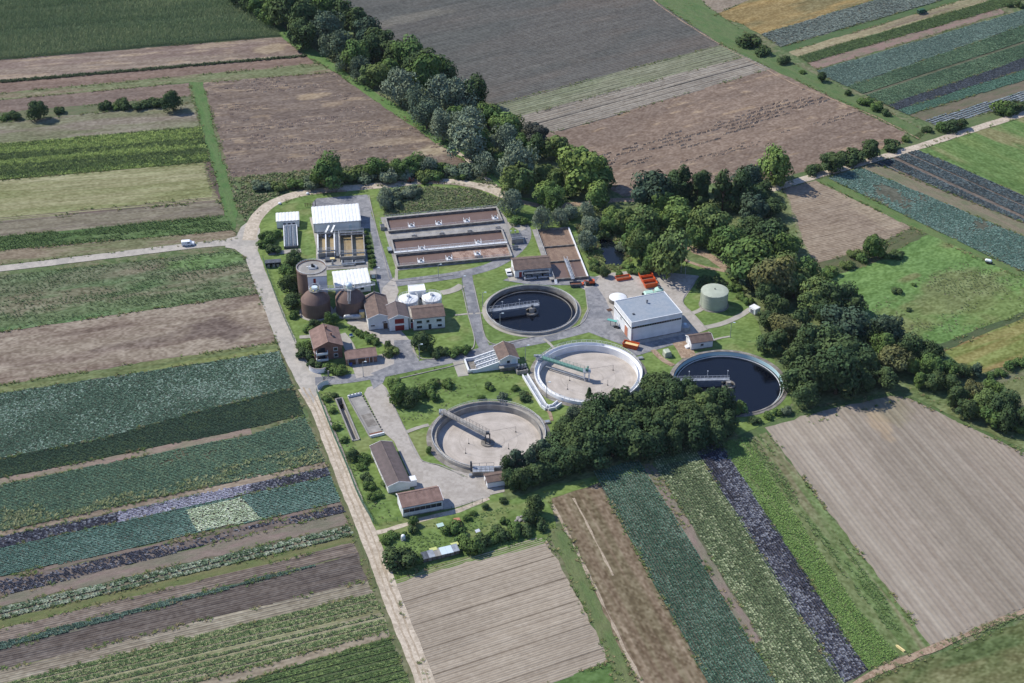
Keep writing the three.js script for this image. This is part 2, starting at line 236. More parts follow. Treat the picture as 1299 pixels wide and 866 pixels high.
function crop(f, name, label, category, geo, o) {
  const poly = o.poly ? px(o.poly) : f.poly, M = [], C = [], q = new THREE.Quaternion(), up = new THREE.Vector3(0, 1, 0), m = new THREE.Matrix4(), col = new THREE.Color();
  let u0 = 1e9, u1 = -1e9, v0 = 1e9, v1 = -1e9; for (const [x, z] of poly) { const [u, v] = f.toLocal(x, z); u0 = Math.min(u0, u); u1 = Math.max(u1, u); v0 = Math.min(v0, v); v1 = Math.max(v1, v); }
  const cols = o.colors.map(([r, g, b]) => { const m = (r + g + b) / 3; return rgb(lerp(r, m, 0.3), lerp(g, m, 0.3), lerp(b, m, 0.3)); }), off = rnd() * 500; const rs = o.row, ss = o.step, jit = o.jitter ?? 0.07, ju = o.ju ?? jit;
  for (let v = v0 + rs / 2; v < v1; v += rs) for (let u = u0 + rnd() * ss; u < u1; u += ss) {
    const U = u + (rnd() - 0.5) * 2 * ju, V = v + (rnd() - 0.5) * 2 * jit, x = U * f.ex - V * f.ez, z = U * f.ez + V * f.ex;
    if (o.skip && rnd() < o.skip) continue;
    if (o.beds) { const t = (((v - v0) / o.beds[0]) % 1 + 1) % 1; if (t < o.beds[1]) continue; }
    const n = fbm(U / (o.patch?.[0] || 14) + off, V / (o.patch?.[1] || 8)); if (o.thin && rnd() < sstep(o.thin[0], o.thin[1], n)) continue;
    if (!inPoly(poly, x, z)) continue; if (o.not && o.not.some((p) => inPoly(p, x, z))) continue;
    const s = (o.size || 1) * rr(0.75, 1.25); q.setFromAxisAngle(up, o.along ? f.ang ?? Math.atan2(-f.ez, f.ex) + rr(-0.3, 0.3) : rnd() * 6.283); m.compose(new THREE.Vector3(x, f.y, z), q, new THREE.Vector3(s, s * (o.tall || 1) * rr(0.8, 1.2), s)); M.push(m.clone());
    const k = Math.min(cols.length - 1, Math.max(0, Math.floor((0.5 + (n - 0.5) * (o.band ?? 1.0) + (rnd() - 0.5) * 0.85) * cols.length))); col.copy(cols[k]).multiplyScalar(rr(0.8, 1.2)); C.push(col.clone());
  }
  const im = new THREE.InstancedMesh(geo, plantMat, M.length); M.forEach((mm, i) => { im.setMatrixAt(i, mm); im.setColorAt(i, C[i]); }); planted += M.length;
  return top(im, name, label, category, 'stuff');
}
// real ridges along the rows of a tilled field
function ridges(f, period, h, fill = 0.8) {
  const pos = [], uvs = [], w = period * fill / 2, P3 = (u, v, y) => [u * f.ex - v * f.ez, f.y + y, u * f.ez + v * f.ex];
  for (let v = f.v0 + period / 2; v < f.v1; v += period) {
    const xs = []; f.poly.forEach((a, i) => { const b = f.poly[(i + 1) % f.poly.length], A = f.toLocal(...a), B = f.toLocal(...b); if ((A[1] > v) !== (B[1] > v)) xs.push(A[0] + (B[0] - A[0]) * (v - A[1]) / (B[1] - A[1])); }); xs.sort((a, b) => a - b);
    for (let k = 0; k + 1 < xs.length; k += 2) { const a = xs[k] + rr(0.3, 1.2), b = xs[k + 1] - rr(0.3, 1.2); if (b - a < 2) continue; const n = Math.max(1, Math.round((b - a) / 2.2)); let p0 = null;
      for (let i = 0; i <= n; i++) { const u = a + (b - a) * i / n, dv = (vn(u / 9, v) - 0.5) * 0.18 + rr(-0.015, 0.015), hh = h * (0.6 + 0.8 * vn(u / 14 + 3, v * 2.7)), row = [P3(u, v + dv - w, 0.003), P3(u, v + dv, hh), P3(u, v + dv + w, 0.003)]; if (p0) for (const s of [0, 1]) { pos.push(...p0[s], ...row[s + 1], ...row[s], ...p0[s], ...p0[s + 1], ...row[s + 1]); } p0 = row; } }
  }
  const g = new THREE.BufferGeometry(); g.setAttribute('position', new THREE.BufferAttribute(new Float32Array(pos), 3)); for (let i = 0; i < pos.length; i += 3) uvs.push(...f.uv(pos[i], pos[i + 2])); g.setAttribute('uv', new THREE.BufferAttribute(new Float32Array(uvs), 2)); g.computeVertexNormals();
  const m = sh(new THREE.Mesh(g, f.m)); m.name = 'ridges'; m.userData.kind = 'stuff'; f.mesh.add(m); return m;
}
// ribbons (roads, paths): centre line of survey points, width in metres
function ribbonPts(line, width, wob = 0) {
  const c = new THREE.CatmullRomCurve3(line.map(([x, z]) => new THREE.Vector3(x, 0, z)), false, 'centripetal'), n = Math.max(8, Math.round(c.getLength() / 3)), L = [], R = [];
  for (let i = 0; i <= n; i++) { const t = i / n, p = c.getPointAt(t), d = c.getTangentAt(t), w = (Array.isArray(width) ? lerp(width[0], width[1], t) : width) / 2; const a = w + (rnd() - 0.5) * wob, b = w + (rnd() - 0.5) * wob; L.push([p.x + d.z * a, p.z - d.x * a]); R.push([p.x - d.z * b, p.z + d.x * b]); }
  return L.concat(R.reverse());
}
function road(name, label, line, width, material, y, wob = 0, metric) { return sheet(name, label, ribbonPts(metric ? line : px(line), width, wob), y, material); }

// ---------------------------------------------------------------- plan of the tanks (needed for the holes in the ground)
const T1 = { c: P(674.5, 393), r: 15.2, rim: 0.9 }, T2 = { c: P(746, 474), r: 16.7, rim: 1.2 }, T3 = { c: P(924, 485.5), r: 17.2, rim: 0.35 }, T4 = { c: P(620, 553), r: 16.7, rim: 1.0 };
{ const fix = (T, cx, cy, h) => { T.c = P(cx, cy, h); }; fix(T1, 674.5, 391.0, 0.9); fix(T2, 746.5, 471, 1.2); fix(T3, 924, 484, 0.35); fix(T4, 620, 551, 1.0); }
for (const T of [T1, T2, T3, T4]) holes.push(circlePts(T.c[0], T.c[1], T.r - 0.3));
const trench = rect(z5(333, 500), z5(385, 490), z5(268, 226)); trench.w *= 0.97; holes.push(boxPts(trench, -0.2));
const screwPit = rect(z11(95, 505), z11(275, 470), z11(215, 350)); 

// base terrain: one sheet to the horizon
mat('meadow', mottle([92, 112, 66], [116, 116, 84], 60, { grain: 26, n: 1024, p1: 9, p2: 50 }), { roughness: 1, color: new THREE.Color(ALB, ALB, ALB) });
sheet('ground', 'green and brown farmland spreading to the horizon', [[-5000, 3000], [5000, 3000], [5000, -7000], [-5000, -7000]], 0, 'meadow', { cut: holes });

// ---------------------------------------------------------------- fields
const SOIL = { c: [140, 119, 108], c2: [128, 108, 98] };
const rowTL = [[0, 76], [355, 50]], rowL2 = [[0, 420], [325, 372]], rowL = [[0, 613], [390, 530]], rowLB = [[0, 850], [470, 740]];
const fMaize = field('maize_field', 'tall dark green maize field by the tree belt', [[-90, -90], [240, -90], [303, 4], [357, 46], [0, 76], [-90, 83]], rowTL, { c: [62, 84, 56], c2: [72, 92, 60], fine: 14 });
field('soil_field', 'bare brown soil strip below the maize', [[-90, 83], [0, 76], [357, 47], [388, 71], [0, 104], [-90, 112]], rowTL, { c: [134, 112, 104], c2: [146, 126, 114], c3: [172, 148, 128], ps: [40, 8], ps3: [12, 3], streak: 20, spots: [[345, 62, 10, 6, [182, 160, 134], 0.7]] });
field('soil_field', 'reddish brown soil strip with a thin weedy edge', [[-90, 112], [0, 104], [388, 71], [405, 82], [0, 119], [-90, 127]], rowTL, { c: [128, 104, 94], c2: [138, 112, 100], ps: [40, 6], streak: 16 });
field('stubble_field', 'thin green regrowth strip between brown soil strips', [[-90, 127], [0, 118], [405, 80], [425, 92], [250, 106], [240, 104], [0, 127], [-90, 136]], rowTL, { c: [116, 120, 84], c2: [132, 116, 96], ps: [25, 5], fine: 26 });
field('soil_field', 'dark brown soil strip above the shrub row', [[-90, 136], [0, 127], [240, 105], [243, 122], [0, 146], [-90, 155]], rowTL, { c: [122, 102, 94], c2: [132, 110, 100], ps: [30, 6] });
field('grass_strip', 'grassy strip under the shrub row', [[-90, 152], [0, 143], [242, 122], [246, 131], [0, 156], [-90, 165]], rowTL, { c: [86, 104, 62], c2: [132, 124, 92], ps: [20, 4], fine: 30 }, { category: 'grass' });
field('soil_field', 'grey brown fallow strip with sparse green', [[-90, 165], [0, 156], [246, 130], [255, 161], [0, 183], [-90, 190]], rowTL, { c: [142, 128, 116], c2: [122, 120, 92], ps: [40, 7], streak: 22, fine: 26 });
const fGreenTL = field('crop_field', 'bright and dark green striped crop strip', [[-90, 190], [0, 183], [255, 161], [266, 205], [0, 229], [-90, 236]], rowTL, { c: [90, 112, 52], c2: [118, 142, 62], ps: [80, 3], streak: 26, streakW: 2.5, fine: 26, spots: [[120, 212, 60, 3, [136, 170, 70], 0.8], [60, 190, 50, 3, [76, 96, 54], 0.7]] });
const fPl8 = field('stubble_field', 'pale olive stubble field framed by dark soil', [[-90, 236], [0, 229], [262, 206], [280, 254], [0, 280], [-90, 289]], rowTL, { c: [164, 154, 118], c2: [140, 138, 92], c3: [176, 164, 132], ps: [50, 6], streak: 20, fine: 24, rowP: 2.2, rowC: [136, 138, 94], rowA: 0.45 }, {});
field('soil_strip', 'dark turned soil band at the stubble field end', [[259, 206], [268, 205], [281, 253], [271, 254]], [[263, 206], [277, 254]], { c: [104, 84, 76], c2: [112, 92, 82] }, { y: 0.09 });
field('soil_strip', 'dark turned soil band along the stubble field', [[-90, 286], [0, 276], [272, 250], [274, 256], [0, 283], [-90, 292]], rowTL, { c: [110, 92, 84], c2: [120, 100, 90] }, { y: 0.092 });
const fPl11 = field('soil_field', 'grey brown cultivated strip below the stubble', [[-90, 291], [0, 281], [278, 254], [288, 273], [0, 300], [-90, 310]], rowTL, { c: [144, 132, 114], c2: [126, 112, 100], ps: [60, 3], streak: 22 });
const fGreenL0 = field('crop_field', 'low green crop strip beside the asphalt lane', [[-90, 310], [0, 300], [288, 273], [298, 292], [0, 318], [-90, 328]], rowTL, { c: [98, 116, 70], c2: [84, 110, 58], ps: [40, 5], streak: 20, fine: 28 });
field('soil_field', 'brown strip with grassy edge beside the asphalt lane', [[-90, 328], [0, 318], [298, 292], [300, 303], [0, 336], [-90, 346]], rowTL, { c: [140, 122, 104], c2: [116, 116, 82], ps: [25, 3], fine: 26 });
field('grass_lane', 'bright green grass lane between fields', [[241, 104], [258, 104], [278, 190], [303, 262], [298, 292], [286, 276], [262, 188]], [[250, 104], [292, 275]], { c: [84, 116, 58], c2: [104, 138, 66], ps: [20, 3], fine: 26 }, { category: 'grass' });
const fBrownTL = field('ploughed_field', 'large brown field with flattened straw ridges', [[258, 105], [425, 91], [452, 105], [568, 190], [600, 212], [500, 207], [420, 214], [293, 226]], [[260, 150], [500, 128]], { c: [126, 107, 97], c2: [116, 98, 90], c3: [160, 136, 116], ps: [60, 6], ps3: [10, 2.4], lo3: 0.58, hi3: 0.75, streak: 16, fine: 26, trackP: 9, trackW: 0.35, trackC: [98, 80, 72], spots: [[555, 190, 9, 5, [190, 170, 142], 0.7], [395, 122, 8, 4, [184, 158, 130], 0.7], [500, 180, 14, 4, [172, 148, 124], 0.5]] });
const fScrub = field('scrub_strip', 'rough green scrub strip beside the curved dirt road', [[290, 226], [420, 214], [500, 207], [600, 212], [632, 238], [560, 231], [480, 236], [400, 246], [340, 262], [312, 285], [300, 262]], [[300, 240], [600, 215]], { c: [88, 104, 62], c2: [118, 118, 74], ps: [14, 8], fine: 36 }, { category: 'scrub' });
field('grass_verge', 'bright grass verge along the tree belt', [[285, -30], [310, -30], [355, 30], [450, 100], [545, 160], [600, 195], [640, 236], [622, 240], [590, 205], [560, 186], [425, 92], [388, 71], [357, 46], [303, 4]], [[310, 0], [600, 205]], { c: [92, 130, 58], c2: [112, 148, 70], ps: [18, 5], fine: 26 }, { category: 'grass', y: 0.1 });

// fields below the asphalt lane
const fWeed = field('weedy_field', 'weedy green and brown field below the asphalt lane', [[-90, 362], [0, 350], [296, 318], [308, 322], [330, 372], [0, 421], [-90, 434]], rowL2, { c: [108, 110, 84], c2: [84, 110, 66], c3: [130, 116, 98], ps: [40, 10], fine: 36, spots: [[100, 400, 70, 8, [88, 116, 68], 0.6], [270, 330, 20, 5, [100, 134, 68], 0.6]] });
const fPl9 = field('soil_field', 'brown dried field with a dark damp patch', [[-90, 434], [0, 421], [328, 372], [352, 434], [0, 488], [-90, 502]], rowL2, { c: [138, 118, 106], c2: [156, 138, 124], c3: [122, 102, 92], ps: [30, 5], streak: 16, fine: 32, spots: [[285, 415, 16, 8, [104, 86, 80], 0.8], [180, 435, 16, 3, [116, 98, 90], 0.6], [325, 400, 10, 9, [172, 152, 134], 0.6]] });
field('grass_strip', 'yellow green strip between soil and cabbages', [[-90, 502], [0, 488], [351, 434], [354, 446], [0, 499], [-90, 513]], rowL2, { c: [106, 116, 72], c2: [122, 126, 82], ps: [30, 2], fine: 28, spots: [[280, 455, 30, 2, [138, 142, 84], 0.6]] }, { category: 'grass' });
const CAB = { c: [94, 84, 74], c2: [86, 84, 70], fine: 20, bump: 0.05 };
const fCab1 = field('cabbage_field', 'blue green cabbage field sloping along the farm road', [[-90, 513], [0, 499], [354, 446], [372, 492], [310, 508], [240, 525], [130, 556], [0, 582], [-90, 602]], rowL, CAB);
const fCab2 = field('cabbage_field', 'darker green vegetable strip below the cabbages', [[-90, 602], [0, 582], [130, 556], [240, 525], [372, 492], [386, 526], [318, 543], [0, 607], [-90, 626]], rowL, { c: [70, 76, 58], c2: [64, 72, 54], fine: 18 });
field('soil_strip', 'bare brown wedge between vegetable strips', [[-90, 632], [0, 607], [318, 543], [320, 551], [0, 615], [-90, 636]], rowL, { c: [158, 136, 120], c2: [146, 124, 110] });
const fCab3 = field('cabbage_field', 'green cabbage strip with yellow weeds along its lower edge', [[-90, 636], [0, 615], [320, 551], [386, 528], [404, 566], [412, 586], [0, 674], [-90, 694]], rowL, { c: [90, 86, 66], c2: [84, 84, 64], fine: 22 });
field('soil_strip', 'thin brown track with wheel ruts between cabbage strips', [[-90, 694], [0, 674], [412, 585], [415, 593], [0, 681], [-90, 702]], rowL, { c: [150, 130, 116], c2: [138, 120, 108], rowP: 1.4, rowC: [172, 152, 134], rowA: 0.5 });
const fRed1 = field('cabbage_field', 'purple red cabbage strip fading to pale lavender', [[-90, 702], [0, 681], [415, 593], [419, 604], [0, 695], [-90, 714]], rowL, { c: [104, 92, 96], c2: [96, 84, 88], fine: 20 });
const fCab4 = field('cabbage_field', 'green cabbage strip with a pale harvested patch', [[-90, 714], [0, 695], [419, 604], [432, 637], [0, 732], [-90, 752]], rowL, CAB);
field('soil_strip', 'narrow brown soil band below the patched cabbages', [[-90, 752], [0, 732], [433, 637], [434, 641], [0, 737], [-90, 757]], rowL, { c: [136, 118, 106], c2: [126, 108, 98] });
const fRed2 = field('cabbage_field', 'sparse dark purple cabbage strip', [[-90, 757], [0, 737], [434, 641], [438, 650], [300, 682], [100, 732], [0, 757], [-90, 778]], rowL, { c: [122, 106, 102], c2: [112, 98, 94], fine: 24 });
field('soil_strip', 'broad brown soil band between cabbage strips', [[-90, 778], [0, 757], [100, 732], [300, 682], [438, 650], [443, 665], [0, 770], [-90, 792]], rowL, { c: [146, 128, 116], c2: [134, 116, 106], streak: 18 });
const fCab5 = field('cabbage_field', 'mottled pale green cabbage rows above a grass strip', [[-90, 792], [0, 770], [443, 665], [448, 680], [0, 786], [-90, 808]], rowL, { c: [120, 110, 92], c2: [108, 104, 84], fine: 24, trackP: 3, trackW: 0.5, trackC: [152, 136, 120] });
field('grass_strip', 'thin mown grass strip between vegetable fields', [[-90, 808], [0, 786], [448, 679], [451, 688], [0, 798], [-90, 820]], rowLB, { c: [104, 116, 62], c2: [132, 124, 76], ps: [40, 2], fine: 20 }, { category: 'grass' });
const fPl3 = field('soil_field', 'brown ridged soil band below the grass strip', [[-90, 820], [0, 798], [451, 688], [456, 700], [0, 815], [-90, 838]], rowLB, { c: [140, 122, 112], c2: [130, 112, 104], rowP: 1.5, rowC: [158, 140, 126], rowA: 0.4 });
const fLeek = field('crop_field', 'narrow blue green leek rows in grey soil', [[-90, 838], [0, 815], [380, 721], [410, 716], [0, 824], [-90, 848]], rowLB, { c: [118, 112, 98], c2: [104, 108, 88] });
const fPl1 = field('ploughed_field', 'dark grey brown ploughed band with fine rows', [[-90, 848], [0, 824], [410, 714], [456, 700], [468, 736], [0, 850], [-90, 874]], rowLB, { c: [122, 108, 102], c2: [114, 100, 94], rowP: 1.5, rowC: [100, 86, 82], rowA: 0.5, streak: 16 });
const fPl2 = field('soil_field', 'pale sandy soil band with fine rows', [[-90, 874], [0, 850], [468, 736], [474, 752], [0, 868], [-90, 892]], rowLB, { c: [174, 160, 142], c2: [150, 134, 120], rowP: 1.5, rowC: [126, 110, 98], rowA: 0.4, streak: 24 });
const fSal = field('crop_field', 'striped green and yellow salad rows beside the farm road', [[-90, 892], [0, 868], [474, 751], [493, 800], [150, 892], [-90, 960]], rowLB, { c: [128, 126, 86], c2: [150, 140, 112], ps: [60, 2.2], streak: 30, streakW: 1.6, rowP: 3, rowC: [150, 136, 118], rowA: 0.6 });
field('soil_strip', 'pale soil track between salad rows', [[150, 892], [493, 800], [495, 808], [200, 896]], rowLB, { c: [172, 154, 136], c2: [150, 134, 118], rowP: 1.4, rowC: [132, 116, 102], rowA: 0.5 });
const fDark = field('crop_field', 'dense dark green leafy crop beside the farm road', [[200, 896], [495, 808], [530, 890], [540, 930], [120, 1000]], rowLB, { c: [78, 88, 56], c2: [86, 96, 60], fine: 22 });

// top centre and top right
const rowT = [[630, 132], [915, 57]], rowTR = [[1045, 95], [1285, 20]];
const fPl4 = field('ploughed_field', 'huge grey brown ploughed field beyond the tree belt', [[380, -80], [690, -80], [828, -2], [917, 57], [628, 134], [570, 110], [500, 60], [420, 5]], rowT, { c: [104, 98, 94], c2: [94, 92, 89], c3: [112, 100, 93], ps: [60, 18], streak: 12, fine: 18, bump: 0.1, rowP: 3, rowC: [98, 92, 88], rowA: 0.25, spots: [[525, 22, 26, 6, [140, 130, 118], 0.5]] });
const fPl7 = field('stubble_field', 'pale green rows across the soil', [[628, 133], [917, 56], [947, 72], [652, 150]], rowT, { c: [150, 146, 122], c2: [140, 142, 112], rowP: 2.6, rowC: [114, 112, 92], rowA: 0.6, streak: 16 });
const fPl5 = field('soil_field', 'pale soil beds with dark wheel lines', [[652, 149], [947, 71], [978, 87], [728, 162], [690, 170], [660, 165]], rowT, { c: [172, 158, 146], c2: [158, 144, 132], rowP: 2.4, rowC: [136, 120, 110], rowA: 0.5, trackP: 11, trackW: 0.9, trackC: [100, 92, 88], trackA: 0.8 });
const fBrownTR = field('ploughed_field', 'wide brown field with flattened straw ridges', [[690, 171], [728, 161], [978, 86], [1148, 166], [1144, 182], [1060, 208], [985, 226], [860, 240], [790, 250], [740, 220]], [[760, 215], [1100, 125]], { c: [144, 120, 106], c2: [132, 110, 98], c3: [174, 146, 122], ps: [50, 10], ps3: [9, 2.2], lo3: 0.62, hi3: 0.8, streak: 12, fine: 28 });
field('grass_verge', 'grassy field lane strip with pale track', [[800, -40], [846, -40], [900, 10], [985, 70], [1080, 118], [1175, 168], [1165, 178], [1148, 168], [975, 86], [915, 57], [826, -2]], [[830, 0], [1160, 172]], { c: [88, 116, 60], c2: [110, 130, 72], ps: [18, 5], fine: 28 }, { category: 'grass', y: 0.1 });
road('track', 'pale dirt track along the far field edge', [[806, -30], [828, 0], [916, 58], [960, 82], [1010, 108], [1060, 128], [1110, 148], [1165, 176]], 0.8, 'dirtBrown', 0.118, 0.5);
field('soil_field', 'pale brown field corner in the far distance', [[846, -40], [1000, -70], [985, -16], [905, 20], [880, 12]], rowTR, { c: [150, 132, 118], c2: [138, 122, 108] });
field('grain_field', 'golden brown grain field in the distance', [[905, 20], [985, -16], [1150, -70], [1180, -60], [1110, 0], [966, 44], [940, 30]], rowTR, { c: [164, 134, 84], c2: [146, 122, 78], c3: [120, 108, 72], ps: [40, 8], streak: 18, fine: 30 });
const fTR1 = field('cabbage_field', 'grey blue cabbage strip in the distance', [[966, 44], [1110, 0], [1250, -50], [1290, -40], [1210, -4], [990, 60]], rowTR, { c: [124, 122, 112], c2: [112, 116, 104], fine: 26 });
field('grass_strip', 'thin green strip among the far vegetable fields', [[990, 60], [1210, -4], [1290, -40], [1310, -36], [1228, -2], [1000, 66]], rowTR, { c: [76, 106, 56], c2: [92, 118, 62] }, { category: 'grass' });
field('soil_field', 'pale straw strip with a parked vehicle', [[1000, 66], [1228, -2], [1310, -36], [1330, -28], [1246, 4], [1012, 72]], rowTR, { c: [164, 148, 118], c2: [142, 132, 100], c3: [128, 108, 94], ps: [50, 2] });
const fTR2 = field('crop_field', 'low green row crop in the distance', [[1012, 72], [1246, 4], [1330, -28], [1350, -20], [1268, 11], [1024, 80]], rowTR, { c: [98, 116, 74], c2: [112, 122, 84] });
field('soil_strip', 'pinkish brown bare strip in the distance', [[1024, 80], [1268, 11], [1276, 16], [1036, 88]], rowTR, { c: [146, 118, 106], c2: [154, 128, 114], trackP: 4, trackW: 1, trackC: [190, 168, 156] });
const fTR3 = field('cabbage_field', 'pale blue cabbage strip beyond the road', [[1045, 97], [1036, 90], [1280, 18], [1340, 0], [1340, 18], [1075, 110]], rowTR, { c: [104, 106, 94], c2: [96, 100, 88] });
const fTR4 = field('cabbage_field', 'bright green cabbage strips with soil lines', [[1075, 110], [1340, 18], [1340, 60], [1125, 134]], rowTR, { c: [100, 96, 76], c2: [92, 92, 70], fine: 20 });
const fTR5 = field('cabbage_field', 'purple cabbage strip beyond the road', [[1125, 134], [1340, 60], [1340, 76], [1138, 140]], rowTR, { c: [96, 92, 90], c2: [90, 88, 86] });
const fTR6 = field('cabbage_field', 'teal cabbage strip above a brown band', [[1138, 140], [1340, 76], [1340, 90], [1152, 146]], rowTR, { c: [92, 96, 80], c2: [86, 92, 76] });
field('soil_strip', 'olive brown fallow band beyond the road', [[1152, 146], [1340, 90], [1340, 104], [1172, 153]], rowTR, { c: [112, 102, 82], c2: [126, 114, 90] });
const fTR7 = field('cabbage_field', 'pale blue rows beside the hedge', [[1172, 153], [1340, 104], [1340, 118], [1192, 161]], rowTR, { c: [122, 118, 110], c2: [112, 110, 100], rowP: 1.6, rowC: [160, 160, 160], rowA: 0.3 });
field('grass_verge', 'grass verge along the pale farm road', [[1165, 168], [1192, 161], [1340, 118], [1340, 138], [1200, 175], [1150, 192], [1060, 214], [985, 238], [975, 232], [1060, 206], [1144, 182]], [[1060, 210], [1299, 140]], { c: [92, 112, 60], c2: [112, 126, 72], ps: [14, 4], fine: 30 }, { category: 'grass', y: 0.1 });

// right
const rowR2 = [[1055, 222], [1299, 340]];
const fPl6 = field('soil_field', 'pale brown seeded field beside the wood', [[993, 240], [1035, 229], [1158, 288], [1100, 316], [1030, 336], [1010, 300]], [[1000, 260], [1090, 240]], { c: [170, 148, 130], c2: [158, 136, 120], rowP: 1.3, rowC: [142, 120, 104], rowA: 0.5, spots: [[1100, 262, 6, 24, [182, 160, 138], 0.6]] });
const fR2 = field('cabbage_field', 'teal cabbage strip beside the farm road', [[1050, 226], [1092, 213], [1340, 318], [1340, 366]], rowR2, { c: [96, 94, 82], c2: [88, 90, 76] });
field('soil_strip', 'brown fallow strip between cabbages', [[1092, 213], [1110, 207], [1340, 300], [1340, 318]], rowR2, { c: [140, 126, 104], c2: [128, 120, 92] });
const fR3 = field('cabbage_field', 'dark blue cabbage strip with pale track lines', [[1110, 207], [1164, 190], [1340, 266], [1340, 300]], rowR2, { c: [120, 104, 96], c2: [108, 96, 90] });
field('meadow', 'green and brown pasture strip beside the farm road', [[1164, 190], [1340, 135], [1340, 266]], rowR2, { c: [96, 122, 62], c2: [112, 130, 70], c3: [146, 132, 96], ps: [40, 9], fine: 26 }, { category: 'meadow' });
field('grass_verge', 'bright grass edge beside the cabbage rows', [[1035, 229], [1050, 226], [1340, 366], [1340, 376], [1158, 290]], rowR2, { c: [96, 124, 60], c2: [110, 134, 68], ps: [14, 5] }, { category: 'grass' });
const fMead = field('meadow', 'bright green meadow with patches of brown weeds', [[1020, 356], [1160, 296], [1190, 302], [1340, 374], [1340, 384], [1195, 436], [1150, 432], [1080, 400]], [[1040, 372], [1200, 315]], { c: [104, 134, 70], c2: [116, 144, 76], c3: [126, 122, 80], ps: [30, 10], ps3: [26, 18], lo3: 0.6, hi3: 0.68, fine: 30, spots: [[1215, 372, 26, 13, [122, 120, 80], 0.7], [1150, 405, 20, 10, [120, 128, 74], 0.6], [1270, 395, 20, 10, [112, 124, 66], 0.7]] }, { category: 'meadow' });
field('rough_strip', 'rough weedy strip between soil and meadow', [[1030, 336], [1100, 316], [1158, 289], [1178, 297], [1100, 336], [1020, 360]], [[1040, 345], [1160, 300]], { c: [88, 100, 58], c2: [112, 108, 70], ps: [12, 5], fine: 34 }, { category: 'scrub' });
const fR5 = field('stubble_field', 'ochre and green striped field beyond the wood', [[1195, 436], [1340, 384], [1340, 442], [1240, 475], [1200, 456]], [[1195, 436], [1299, 398]], { c: [146, 136, 80], c2: [124, 130, 66], c3: [152, 122, 82], ps: [50, 4], streak: 26, streakW: 2, fine: 28 });
field('grass_strip', 'dark grass bank along the striped field', [[1180, 440], [1340, 381], [1340, 388], [1190, 447]], [[1195, 436], [1299, 398]], { c: [74, 94, 52], c2: [90, 104, 60] }, { category: 'grass', y: 0.1 });
field('soil_field', 'pale green brown field corner past the hedge', [[1258, 492], [1340, 462], [1340, 540], [1299, 520]], [[1195, 436], [1299, 398]], { c: [136, 130, 100], c2: [118, 122, 78] });
field('grass_verge', 'grass path between the wood and the pale field', [[1120, 500], [1150, 492], [1340, 582], [1340, 596], [1150, 505], [1000, 545], [940, 560], [930, 550], [1000, 525]], [[1130, 496], [1299, 570]], { c: [86, 112, 56], c2: [102, 124, 64], ps: [14, 5], fine: 26 }, { category: 'grass' });
const rowR = [[970, 545], [1180, 820]];
const fBig = field('soil_field', 'large pale tilled field with long straight rows', [[970, 542], [1040, 522], [1130, 502], [1150, 504], [1340, 594], [1340, 756], [1260, 788], [1182, 822]], rowR, { c: [172, 155, 144], c2: [160, 144, 132], ps: [90, 7], streak: 16, streakW: 1.2, fine: 8, bump: 0.04, rowP: 3, rowC: [148, 130, 118], rowA: 0.4, spots: [[1230, 650, 70, 17, [150, 135, 124], 0.55], [1120, 700, 60, 3, [186, 170, 158], 0.5], [1030, 545, 8, 14, [190, 172, 158], 0.4], [1120, 515, 10, 10, [142, 130, 104], 0.5], [1115, 538, 8, 4, [186, 158, 132], 0.6]] });
const fR7 = field('crop_field', 'bright green leafy strip turning to brown soil', [[915, 566], [972, 548], [1184, 822], [1140, 832], [1100, 850]], rowR, { c: [104, 122, 70], c2: [116, 124, 80], c3: [138, 124, 100], ps: [60, 4], fine: 30, streak: 18 });
const fRed3 = field('cabbage_field', 'dense dark purple cabbage strip', [[878, 564], [910, 556], [1100, 850], [1070, 866], [1055, 850]], rowR, { c: [84, 76, 80], c2: [92, 82, 84] });
const fYel = field('cabbage_field', 'yellow green flecked cabbage strip', [[818, 582], [878, 564], [1072, 866], [1080, 900], [1000, 900], [984, 866]], rowR, { c: [104, 104, 80], c2: [92, 96, 70] });
field('soil_strip', 'narrow brown path between cabbage strips', [[806, 578], [820, 575], [966, 812], [955, 818]], rowR, { c: [150, 132, 118], c2: [136, 118, 106] }, { y: 0.095 });
const fCab6 = field('cabbage_field', 'deep teal cabbage strip beside the brown field', [[752, 598], [816, 582], [984, 866], [1000, 900], [920, 900], [898, 866]], rowR, CAB);
const fPl10 = field('soil_field', 'brown dried field with weedy bands', [[684, 614], [752, 596], [898, 866], [915, 900], [830, 900], [795, 840], [720, 680]], [[720, 640], [840, 866]], { c: [132, 110, 91], c2: [124, 108, 84], c3: [144, 122, 102], ps: [70, 2.2], ps3: [60, 1.2], streak: 26, streakW: 1.1, fine: 34 });
field('grass_verge', 'green strip between the pale rows and brown field', [[695, 672], [716, 668], [800, 850], [830, 905], [790, 905], [776, 846]], [[705, 672], [790, 850]], { c: [98, 122, 64], c2: [124, 128, 78], ps: [14, 2], fine: 30 }, { category: 'grass', y: 0.1 });
const fRow = field('soil_field', 'pale soil field ridged in close rows', [[496, 737], [560, 715], [690, 680], [776, 838], [700, 866], [640, 890], [552, 890]], [[497, 738], [690, 680]], { c: [188, 169, 154], c2: [176, 158, 144], ps: [40, 8], streak: 10, fine: 12, rowP: 1.5, rowC: [156, 138, 124], rowA: 0.5, trackP: 9, trackW: 0.5, trackC: [120, 104, 92] });
field('meadow', 'small green corner below the pale rows', [[700, 866], [776, 838], [792, 870], [800, 905], [640, 905], [640, 890]], rowLB, { c: [86, 112, 56], c2: [98, 122, 62], fine: 26 }, { category: 'meadow' });
